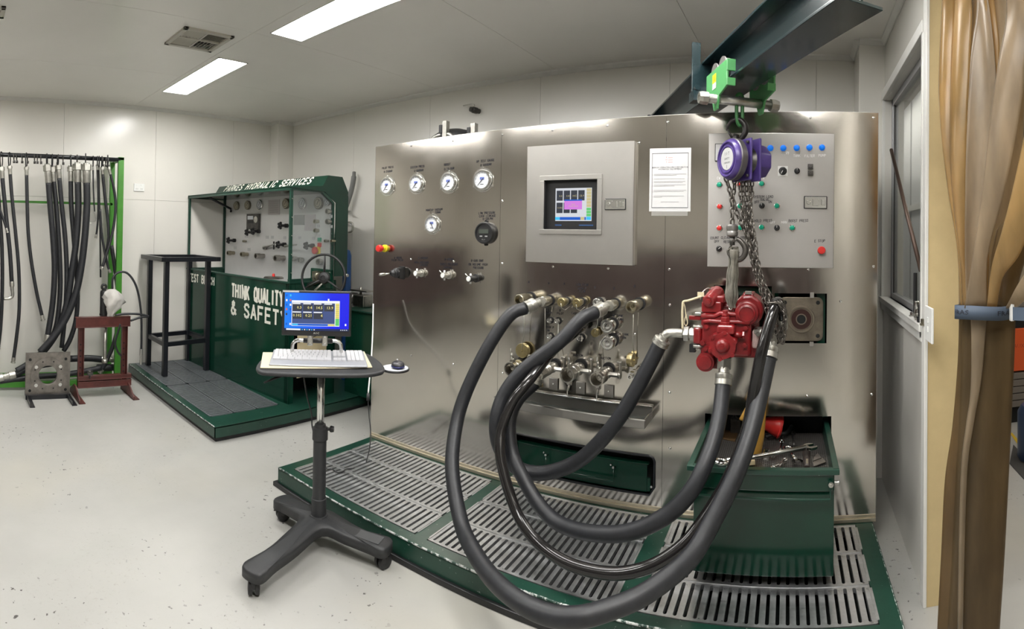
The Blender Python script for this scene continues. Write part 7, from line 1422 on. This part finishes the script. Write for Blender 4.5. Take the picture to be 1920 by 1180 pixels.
# hoses lying along the foot of the rack
fl = [(0, 0.125)]
one('floor_hose', 'thick black hose lying along the rack foot with a silver fitting at the picture edge', 'hose', 'W', rk(40, 700), MB().tube(smoothp(spline([rk(28, 703), rk(50, 692), rk(80, 684), rk(120, 678)])), 0.034, 12), HOSE)
one('loose_fitting', 'chrome hose fitting at the left picture edge by the rack foot', 'fitting', 'W', rk(10, 705), MB().lathe(rk(29, 702), rk(0, 709) - rk(29, 702), [(0.04, 0), (0.042, 0.06), (0.036, 0.065), (0.03, 0.12), (0.04, 0.125), (0.04, 0.165), (0.025, 0.17), (0.025, 0.3)], 16), ZINC)
one('floor_hose', 'black hose lying low behind the bored steel plate', 'hose', 'W', rk(100, 705), MB().tube(smoothp(spline([rk(0, 716), rk(60, 707), rk(110, 704), rk(150, 698), rk(190, 690)])), 0.028, 12), HOSE)
one('floor_hose', 'black hose lying behind the red press frame with capped ends', 'hose', 'W', rk(170, 673, RX - 0.1), MB().tube(smoothp(spline([rk(132, 673, RX - 0.1), rk(165, 672, RX - 0.1), rk(190, 674, RX - 0.1)])), 0.034, 12).tube([rk(182, 690, RX - 0.1), rk(222, 689, RX - 0.1)], 0.036, 12), HOSE)
one('loose_fitting', 'chrome hose end behind the press frame legs', 'fitting', 'W', rk(200, 675, RX - 0.1), MB().lathe(rk(190, 674, RX - 0.1), V((0, 1, 0)), [(0.036, 0), (0.038, 0.05), (0.03, 0.052), (0.03, 0.1), (0.04, 0.1), (0.04, 0.14)], 14), ZINC)
# bored steel plate on angle feet
fp0, fp1, fp2, fp3 = wX(-4.98, 48.5, 665), wX(-4.98, 132, 658), wX(-4.98, 135.7, 738), wX(-4.98, 53.8, 747)
bzt, bzb, by0, by1 = (fp0.z + fp1.z)/2, 0.04, fp0.y, fp1.y; byc = (by0 + by1)/2; bzc = wX(-4.98, 94, 703).z
bpn = Th('bored_plate', 'square raw steel plate with a big round bore standing on black angle feet', 'steel plate', 'W', (-4.98, byc, 0))
Rh, Ro = 0.088, 0.165; X_ = -4.98; m = MB(); n = 32; sq = []
for k in range(n):
    a = 2*PI*k/n + PI/4; c_, s_ = cos(a), sin(a); t_ = 1/max(abs(c_), abs(s_)); hy, hz_ = (by1 - by0)/2, (bzt - bzb)/2; sq.append((byc + hy*c_*t_, (bzt + bzb)/2 + hz_*s_*t_))
for xx, fl_ in ((X_, 0), (X_ - 0.02, 1)):
    vs = [(xx, byc + Rh*cos(2*PI*k/n + PI/4), bzc + Rh*sin(2*PI*k/n + PI/4)) for k in range(n)] + [(xx, y, z) for y, z in sq]
    m.add(vs, [((k, n + k, n + (k+1) % n, (k+1) % n) if not fl_ else ((k+1) % n, n + (k+1) % n, n + k, k)) for k in range(n)])
vs = [(xx, byc + Rh*cos(2*PI*k/n + PI/4), bzc + Rh*sin(2*PI*k/n + PI/4)) for xx in (X_, X_ - 0.02) for k in range(n)]; m.add(vs, [(k, (k+1) % n, n + (k+1) % n, n + k) for k in range(n)], True)
vs = [(xx, y, z) for xx in (X_, X_ - 0.02) for y, z in sq]; m.add(vs, [((k+1) % n, k, n + k, n + (k+1) % n) for k in range(n)])
bpn.part('plate', m, PLATE)
bpn.part('flange_ring', MB().lathe((X_, byc, bzc), (1, 0, 0), [(Ro, 0), (Ro, 0.012), (Rh + 0.01, 0.012), (Rh, 0.008), (Rh, -0.02)], 36, cap=False), PLATE)
for k in range(8): a = PI/8 + PI/4*k; bpn.part('stud_hole', MB().lathe((X_ + 0.012, byc + 0.135*cos(a), bzc + 0.135*sin(a)), (1, 0, 0), [(0.007, 0), (0.006, 0.001)], 10), VOID)
for sy in (-1, 1):
    for sz in (-1, 1):
        bpn.part('corner_hole', MB().lathe((X_, byc + sy*0.17, bzc + sz*0.145), (1, 0, 0), [(0.014, 0), (0.013, 0.001)], 12), VOID)
        if True: bpn.part('nut', MB().lathe((X_ + 0.01, byc + sy*0.115, bzc + sz*0.085 - 0.005), (1, 0, 0), [(0.018, 0), (0.018, 0.014)], 6, smooth=False), CHROME)
for y in (by0 + 0.01, by1 - 0.03): bpn.part('angle_foot', MB().bx(X_ - 0.12, X_ + 0.26, y, y + 0.045, 0.0, 0.008).bx(X_ - 0.12, X_ + 0.26, y, y + 0.006, 0.0, 0.04), BLACKP)
bpn.part('cross_bar', MB().bx(X_ + 0.0, X_ + 0.04, by0, by1, 0.0, 0.04), BLACKP)
# red oxide press frame
X2 = -4.95; A = wX(X2, 142, 596); B = wX(X2, 244, 592); y0_, y1_ = A.y, B.y; zt2 = (A.z + B.z)/2
pf = Th('press_frame', 'small reddish-brown steel press frame with drilled uprights', 'press frame', 'W', (X2, (y0_ + y1_)/2, 0))
def chan(name, ya, yb, za, zb): pf.part(name, MB().bx(X2 + 0.010, X2 + 0.016, ya, yb, za, zb).bx(X2 - 0.04, X2 + 0.02, ya, yb, zb - 0.008, zb).bx(X2 - 0.04, X2 + 0.02, ya, yb, za, za + 0.008), OXIDE, bev=0.002)
chan('top_beam', y0_, y1_, zt2 - 0.10, zt2)
for y in (y0_ + 0.03, y1_ - 0.08):
    u = pf.part('upright', MB().bx(X2 - 0.03, X2 - 0.022, y, y + 0.055, 0.10, zt2 - 0.09).bx(X2 - 0.03, X2 + 0.015, y, y + 0.006, 0.10, zt2 - 0.09).bx(X2 - 0.03, X2 + 0.015, y + 0.049, y + 0.055, 0.10, zt2 - 0.09), OXIDE)
    for k in range(6): pf.part('pin_hole', MB().lathe((X2 - 0.022, y + 0.028, 0.22 + 0.055*k), (1, 0, 0), [(0.008, 0), (0.007, 0.0008)], 10), VOID, parent=u)
chan('lower_beam', y0_ + 0.03, y1_ + 0.02, 0.09, 0.15); chan('lower_beam', y0_ + 0.03, y1_ + 0.02, 0.16, 0.20)
for y in (y0_ + 0.0, y1_ - 0.02): pf.part('foot', MB().prism([(X2 - 0.20, y, 0), (X2 + 0.20, y, 0), (X2 + 0.20, y, 0.03), (X2 + 0.04, y, 0.12), (X2 - 0.04, y, 0.12), (X2 - 0.20, y, 0.03)], (0, 0.012, 0)).bx(X2 - 0.20, X2 + 0.20, y, y + 0.06, 0, 0.008), OXIDE)
# black hydraulic ram with rag and its hoses
c0 = wX(X2 - 0.06, 194, 592); c0.z = zt2 + 0.002; zt3 = wX(X2 - 0.06, 194, 545).z
rm = Th('hydraulic_ram', 'black hydraulic cylinder with an eye, upright on the press frame', 'hydraulic ram', 'W', c0)
rm.part('barrel', MB().lathe(c0, (0, 0, 1), [(0.040, 0), (0.040, 0.02), (0.036, 0.022), (0.036, zt3 - c0.z - 0.02), (0.030, zt3 - c0.z), (0.014, zt3 - c0.z + 0.005), (0.014, zt3 - c0.z + 0.02)], 20), BLACK)
rm.part('eye', MB().torus(V((c0.x, c0.y, zt3 + 0.035)), (1, 0, 0), 0.022, 0.012, 18, 8), BLACK)
rm.part('rod', MB().cyl(V((c0.x, c0.y + 0.02, zt2 - 0.11)), V((c0.x, c0.y + 0.02, 0.30)), 0.018).cyl(V((c0.x, c0.y + 0.02, 0.34)), V((c0.x, c0.y + 0.02, 0.30)), 0.028), ZINC)
m = MB(); rc_ = wX(X2, 210, 565)
R2 = random.Random(3); vs = []; nn = 18
for i in range(11):
    t_ = i/10; z = rc_.z + 0.115 - 0.26*t_; wr = 0.03 + 0.075*sin(PI*min(1, t_*1.15))**0.7*(1 - 0.35*t_)
    for k in range(nn): a = 2*PI*k/nn; w2 = wr*(1 + 0.22*sin(3*a + 5*t_) + 0.12*sin(7*a - 9*t_) + R2.uniform(-0.14, 0.14)); vs.append((rc_.x + w2*0.6*cos(a), rc_.y + w2*sin(a) + 0.02*sin(4*t_), z))
m.add(vs, [(i*nn + k, (i+1)*nn + k, (i+1)*nn + (k+1) % nn, i*nn + (k+1) % nn) for i in range(10) for k in range(nn)] + [tuple(range(nn)), tuple(reversed(range(10*nn, 11*nn)))], True)
one('rag', 'crumpled white rag tied over the port of the black ram', 'rag', 'W', rc_, m, RAG)
wp = lambda x, y, X_=-4.9: wX(X_, *ZH(x, y))
one('ram_hose', 'thin black hose arching from the rag down onto the bench platform', 'hose', 'W', wp(550, 580), MB().tube(smoothp(spline([wp(478, 640), wp(480, 595), wp(505, 569), wp(545, 575), wp(582, 635), wp(600, 740), wp(602, 850), wp(601, 900)])), 0.011, 10), HOSE)
one('hose_end_fitting', 'silver end fitting of the arching thin hose on the platform corner', 'fitting', 'W', wp(600, 940), MB().lathe(wp(601, 895), wp(599, 975) - wp(601, 895), [(0.015, 0), (0.015, 0.06), (0.010, 0.065), (0.010, 0.11), (0.014, 0.11), (0.014, 0.15)], 12), ZINC)
one('ram_hose', 'black hose running level from the press frame top toward the black stand', 'hose', 'W', wp(560, 750), MB().tube(smoothp(spline([wp(492, 752), wp(530, 746), wp(590, 747), wp(632, 757), wp(600, 760), wp(556, 775)])), 0.011, 10), HOSE)
one('ram_hose', 'black hose looping below the press frame beam to the floor behind', 'hose', 'W', wp(500, 850), MB().tube(smoothp(spline([wp(512, 790), wp(500, 830), wp(490, 870), wp(500, 905), wp(515, 925)])), 0.010, 10), HOSE)
one('clamp_screw', 'small metal clamp on the lower beam of the press frame', 'clamp', 'W', wp(385, 1000), MB().cyl(wp(383, 1020), wp(383, 985), 0.008, n=8).box(wp(383, 1000), (0.03, 0.05, 0.03)).cyl(wp(372, 990), wp(396, 990), 0.007, n=8), DARKST)
# ================================================================ WINDOW SILL ITEMS, SWITCH
sp = lambda px, py, x=XR + 0.035: at('W', 0, x, px, py)
a, b = sp(1671, 281, XR - 0.03), sp(1727, 508, XR + 0.005)
zs = WZ0 + 0.006
bot = V((XR + 0.0, 2.52, zs + 0.0)); 
one('brown_bar', 'slim brown steel bar leaning diagonally inside the window opening', 'bar', 'W', a, MB().tube([a, b], 0.011, 10), mat('brown_rod', (0.10, 0.065, 0.05), 0.4, 0.5))
def on_sill(px, x=XR + 0.01): r = ray(px, 560); t = x/r.x; return V((x, r.y*t, zs))
a = on_sill(1716, XR + 0.015); one('black_rod', 'short black rod standing upright on the window sill', 'rod', 'W', a, MB().lathe(a, (0, 0, 1), [(0.014, 0), (0.014, 0.02), (0.010, 0.021), (0.010, wX(a.x, 1717, 512).z - zs)], 14), BLACK)
for k, (px, r, h_, lab, mt) in enumerate(((1713, 0.018, 0.022, 'flat chrome adapter beside the black rod on the sill', CHROME), (1721, 0.013, 0.05, 'small chrome adapter behind the row on the sill', CHROME), (1708.5, 0.012, 0.085, 'tallest chrome fitting on the window sill', CHROME), (1723, 0.016, 0.03, 'chrome hex adapter on the sill in the row middle', ZINC),
      (1727, 0.011, 0.06, 'chrome stud fitting near the black socket on the sill', CHROME), (1729, 0.019, 0.085, 'black ribbed socket at the near end of the sill row', BLACK), (1733, 0.015, 0.03, 'lone brass-coloured hex nut nearest the window edge', NICKEL))):
    a = on_sill(px if px != 1708.5 else 1719, XR + (0.0 if k != 6 else -0.012)); one('sill_fitting', lab, 'pipe fitting', 'W', a, MB().lathe(a, (0, 0, 1), [(r*1.35, 0), (r*1.35, h_*0.3)], 6, smooth=False).lathe(a + V((0, 0, h_*0.3)), (0, 0, 1), [(r*0.8, 0), (r, 0.003), (r, h_*0.65), (r*0.7, h_*0.7)], 14), mt, group='fittings on the window sill')
a, b = at('W', 0, XR - 0.018, 1737, 636), at('W', 0, XR - 0.018, 1750.5, 579)
ls = Th('light_switch', 'white upright double switch plate on the white door trim', 'switch', 'W', (XR - 0.017, (a.y + b.y)/2, a.z))
ls.part('plate', MB().bx(XR - 0.026, XR - 0.016, min(a.y, b.y), max(a.y, b.y), a.z, b.z), WHITE, bev=0.003)
for z in (0.36, 0.62): y = (a.y + b.y)/2; ls.part('rocker', MB().bx(XR - 0.030, XR - 0.026, y - 0.007, y + 0.007, a.z + (b.z - a.z)*z - 0.012, a.z + (b.z - a.z)*z + 0.012), WHITE, bev=0.002)

# ================================================================ STRIP CURTAIN in the doorway
cu = Th('strip_curtain', 'amber plastic strip door curtain gathered and tied with a blue-grey strap', 'curtain', 'W', (0.66, 1.85, 0.0))
cu.part('hanging_rail', MB().bx(XR + 0.04, XR + 0.07, 0.96, 2.30, 2.70, 2.745), ZINC)
def strip(left, right, ya, yb, bul, mt, seg=10, wav=0.0, top=None):
    """ribbon between two edge curves; left/right are (px,py) lists with equal lengths, ya/yb depth of each edge top to bottom"""
    n = len(left); Lp = []; Rp = []
    for i in range(n):
        f = i/(n - 1); y0 = ya[0] + (ya[1] - ya[0])*f; y1 = yb[0] + (yb[1] - yb[0])*f
        Lp.append(wY(y0, *left[i])); Rp.append(wY(y1, *right[i]))
    if top:   # carry the strip up to the rail
        Lp = [V((XR + 0.055, top[0], 2.72))] + Lp; Rp = [V((XR + 0.055, top[1], 2.72))] + Rp
    Ls, Rs = spline(Lp, 6), spline(Rp, 6); vs = []; m = len(Ls)
    for i in range(m):
        d = Rs[i] - Ls[i]; nrm = V((d.y, -d.x, 0)); nrm = nrm.normalized() if nrm.length > 1e-6 else V((0, -1, 0))
        for k in range(seg + 1):
            t = k/seg; p = Ls[i].lerp(Rs[i], t) + nrm*(bul*sin(PI*t) + wav*sin(2.5*PI*t + i*0.12)); vs.append(p)
    w_ = seg + 1; fs = [(i*w_ + k, i*w_ + k + 1, (i+1)*w_ + k + 1, (i+1)*w_ + k) for i in range(m-1) for k in range(seg)]
    mb = MB(); mb.add(vs, fs, True); ob = cu.part('strip', mb, mt); md = ob.modifiers.new('t', 'SOLIDIFY'); md.thickness = 0.003; return ob
TPY = 575
# background strips first
strip([(1822, 0), (1815, 120), (1812, 280), (1810, 420), (1806, 520), (1802, 578)], [(1925, 0), (1922, 120), (1918, 260), (1905, 400), (1890, 500), (1880, 578)], (1.98, 1.98), (1.70, 1.93), 0.0060, PVC2, top=(1.95, 1.55))
strip([(1768, 2), (1761, 150), (1766, 240), (1778, 350), (1796, 470), (1800, 578)], [(1790, 2), (1786, 150), (1785, 260), (1796, 360), (1812, 470), (1815, 578)], (2.08, 1.93), (2.00, 1.92), 0.0210, PVC, top=(2.27, 2.12))
strip([(1787, 30), (1782, 160), (1781, 280), (1788, 380), (1800, 480), (1806, 578)], [(1822, 0), (1819, 120), (1812, 270), (1811, 380), (1813, 480), (1826, 578)], (2.02, 1.90), (1.92, 1.90), 0.0180, PVC, top=(2.14, 2.0))
strip([(1832, 0), (1820, 110), (1813, 240), (1810, 340), (1809, 470), (1812, 578)], [(1853, 0), (1868, 150), (1858, 240), (1846, 340), (1836, 470), (1840, 578)], (1.90, 1.87), (1.82, 1.87), -0.0120, PVC2, top=(1.98, 1.86))
strip([(1846, 0), (1857, 80), (1866, 150), (1862, 260), (1846, 400), (1830, 578)], [(1864, 0), (1873, 80), (1872, 150), (1868, 260), (1856, 400), (1852, 578)], (1.86, 1.86), (1.82, 1.87), 0.0072, PVC, top=(1.84, 1.74))
strip([(1888, 0), (1872, 120), (1855, 240), (1843, 350), (1828, 460), (1808, 578)], [(1925, 0), (1920, 150), (1900, 280), (1878, 380), (1852, 480), (1850, 578)], (1.74, 1.84), (1.66, 1.84), 0.0090, PVC2, top=(1.72, 1.50))
strip([(1940, 60), (1930, 200), (1905, 330), (1880, 430), (1860, 500), (1850, 578)], [(1990, 60), (1975, 230), (1950, 360), (1915, 470), (1880, 520), (1868, 578)], (1.62, 1.83), (1.55, 1.84), 0.0090, PVC, top=(1.50, 1.32))
strip([(2010, 100), (2000, 260), (1975, 400), (1935, 490), (1905, 540), (1885, 578)], [(2060, 100), (2050, 280), (2020, 430), (1970, 520), (1925, 560), (1904, 578)], (1.5, 1.83), (1.4, 1.85), 0.0090, PVC2, top=(1.32, 1.12))
strip([(1870, 430), (1858, 490), (1860, 530), (1866, 578)], [(1930, 380), (1925, 470), (1910, 530), (1904, 578)], (1.80, 1.88), (1.72, 1.87), 0.0180, PVC3)
# below the strap: stacked strips down to the floor
strip([(1799, 578), (1796, 680), (1786, 800), (1772, 900), (1765, 1040), (1757, 1195)], [(1850, 578), (1848, 680), (1840, 800), (1828, 900), (1818, 1040), (1808, 1195)], (1.93, 1.93), (1.90, 1.90), 0.0120, PVC3)
strip([(1806, 578), (1803, 680), (1798, 800), (1792, 900), (1785, 1040), (1776, 1195)], [(1904, 578), (1901, 680), (1893, 850), (1888, 950), (1882, 1060), (1873, 1195)], (1.90, 1.90), (1.86, 1.86), 0.0180, PVC3)
strip([(1812, 578), (1812, 700), (1806, 820), (1800, 940), (1796, 1060), (1790, 1195)], [(1898, 578), (1896, 700), (1890, 850), (1885, 950), (1878, 1060), (1869, 1195)], (1.96, 1.96), (1.92, 1.92), 0.0072, PVC3)
strip([(1820, 578), (1822, 660), (1820, 740), (1812, 800), (1802, 900), (1796, 1195)], [(1850, 578), (1846, 640), (1838, 720), (1824, 800), (1812, 900), (1804, 1195)], (1.86, 1.86), (1.85, 1.85), 0.0090, PVC2)
# strap round the bundle, with its print and clip
sl_ = []; c0, c1 = wY(1.86, 1798, 587), wY(1.80, 1906, 590)
cxs, cys, czs = (c0.x + c1.x)/2, 1.885, c0.z; rxs, rys = (c1.x - c0.x)/2 + 0.004, 0.075; m = MB(); n = 40; hs_ = 0.025
vs = []
for i in range(n):
    a = 2*PI*i/n; dz = 0.004*sin(a*2); vs += [V((cxs + rxs*cos(a), cys + rys*sin(a), czs - hs_ + dz)), V((cxs + rxs*cos(a), cys + rys*sin(a), czs + hs_ + dz))]
m.add(vs, [(2*i, 2*((i+1) % n), 2*((i+1) % n) + 1, 2*i + 1) for i in range(n)], True)
stp = cu.part('strap', m, STRAP, label='blue-grey printed strap'); md = stp.modifiers.new('t', 'SOLIDIFY'); md.thickness = 0.003; md.offset = 1
def curved(s_, a0, size):
    vs, fs = text_mesh(s_, 'LEFT'); out = []
    for p in vs: a = a0 + p[0]*size*1.35/((rxs + rys)/2); out.append(V((cxs + (rxs + 0.005)*cos(a), cys + (rys + 0.005)*sin(a), czs + p[1]*size + 0.004*sin(a*2))))
    return out, fs
for a0 in (-PI*0.99, -PI*0.42): o_, fs = curved('FRAS', a0, 0.024); m = MB(); m.add(o_, fs); cu.part('strap_print', m, INK, parent=stp)
m = MB()
cl = wY(1.80, 1900, 588); cu.part('strap_clip', MB().box(V((cl.x, 1.815, czs)), (0.012, 0.02, 0.062)), WHITE, parent=stp, bev=0.002)
cu.part('strap_tail', MB().prism([wY(1.80, 1899, 576), wY(1.80, 1899, 601), wY(1.72, 1945, 603), wY(1.72, 1945, 578)], (0.001, 0.003, 0)), STRAP, parent=stp)

# ================================================================ WORKSHOP THINGS seen past the curtain
dist = 4.4; tcx = lambda px, py, y=dist: wY(y, px, py)
p0 = tcx(1893, 617); x0 = p0.x; tc = Th('tool_chest', 'grey tool chest with an orange top section in the workshop next door', 'tool chest', 'W', (x0 + 0.4, dist + 0.3, 0))
z = lambda py: tcx(1900, py).z
tc.part('orange_section', MB().bx(x0, x0 + 0.9, dist, dist + 0.5, z(697), z(617)), ORANGE, bev=0.006); tc.part('top_recess', MB().bx(x0 - 0.002, x0 + 0.9, dist + 0.02, dist + 0.5, z(617), z(592)), VOID)
for k, (a, b) in enumerate(((560, 545), (575, 562), (590, 577))): tc.part('shelf', MB().bx(x0, x0 + 0.9, dist - 0.01, dist + 0.5, z(a + 1), z(b)), GREYD, bev=0.003)
for k in range(5): a = 700 + 13*k; tc.part('drawer', MB().bx(x0 + 0.005, x0 + 0.9, dist - 0.01, dist + 0.5, z(a + 11.5), z(a)), GREYD, bev=0.004)
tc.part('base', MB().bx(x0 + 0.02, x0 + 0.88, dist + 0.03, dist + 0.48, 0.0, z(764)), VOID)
tc.part('orange_print', MB().text('AUX', (x0 + 0.09, dist - 0.001, z(650)), (1, 0, 0), (0, 0, 1), 0.05), mat('dark_orange', (0.4, 0.05, 0.01), 0.5))
p = wZ(0.0, 1917, 865); one('blue_drum', 'dark blue cylinder standing on the workshop floor in front of the tool chest', 'drum', 'W', p, MB().lathe(V((p.x + 0.1, p.y, 0)), (0, 0, 1), [(0.11, 0), (0.13, 0.03), (0.13, 0.35), (0.10, 0.40), (0.05, 0.41)], 20), mat('navy_paint', (0.02, 0.04, 0.09), 0.4))
P = [wZ(0.001, 1893, 812), wZ(0.001, 1898, 812), wZ(0.001, 1925, 845), wZ(0.001, 1925, 858)]
m = MB().prism([(p.x, p.y, 0.0005) for p in P], (0, 0, 0.0015)); struct('floor_marking', m, YLINE)
P = [wZ(0.001, 1900, 835), wZ(0.001, 1925, 862), wZ(0.001, 1925, 905), wZ(0.001, 1893, 870)]
one('floor_mat', 'dark grey mat lying on the workshop floor', 'mat', 'W', (P[0].x, P[0].y, 0), MB().prism([(p.x, p.y, 0.0) for p in P], (0, 0, 0.006)), mat('mat_grey', (0.05, 0.048, 0.045), 0.8))
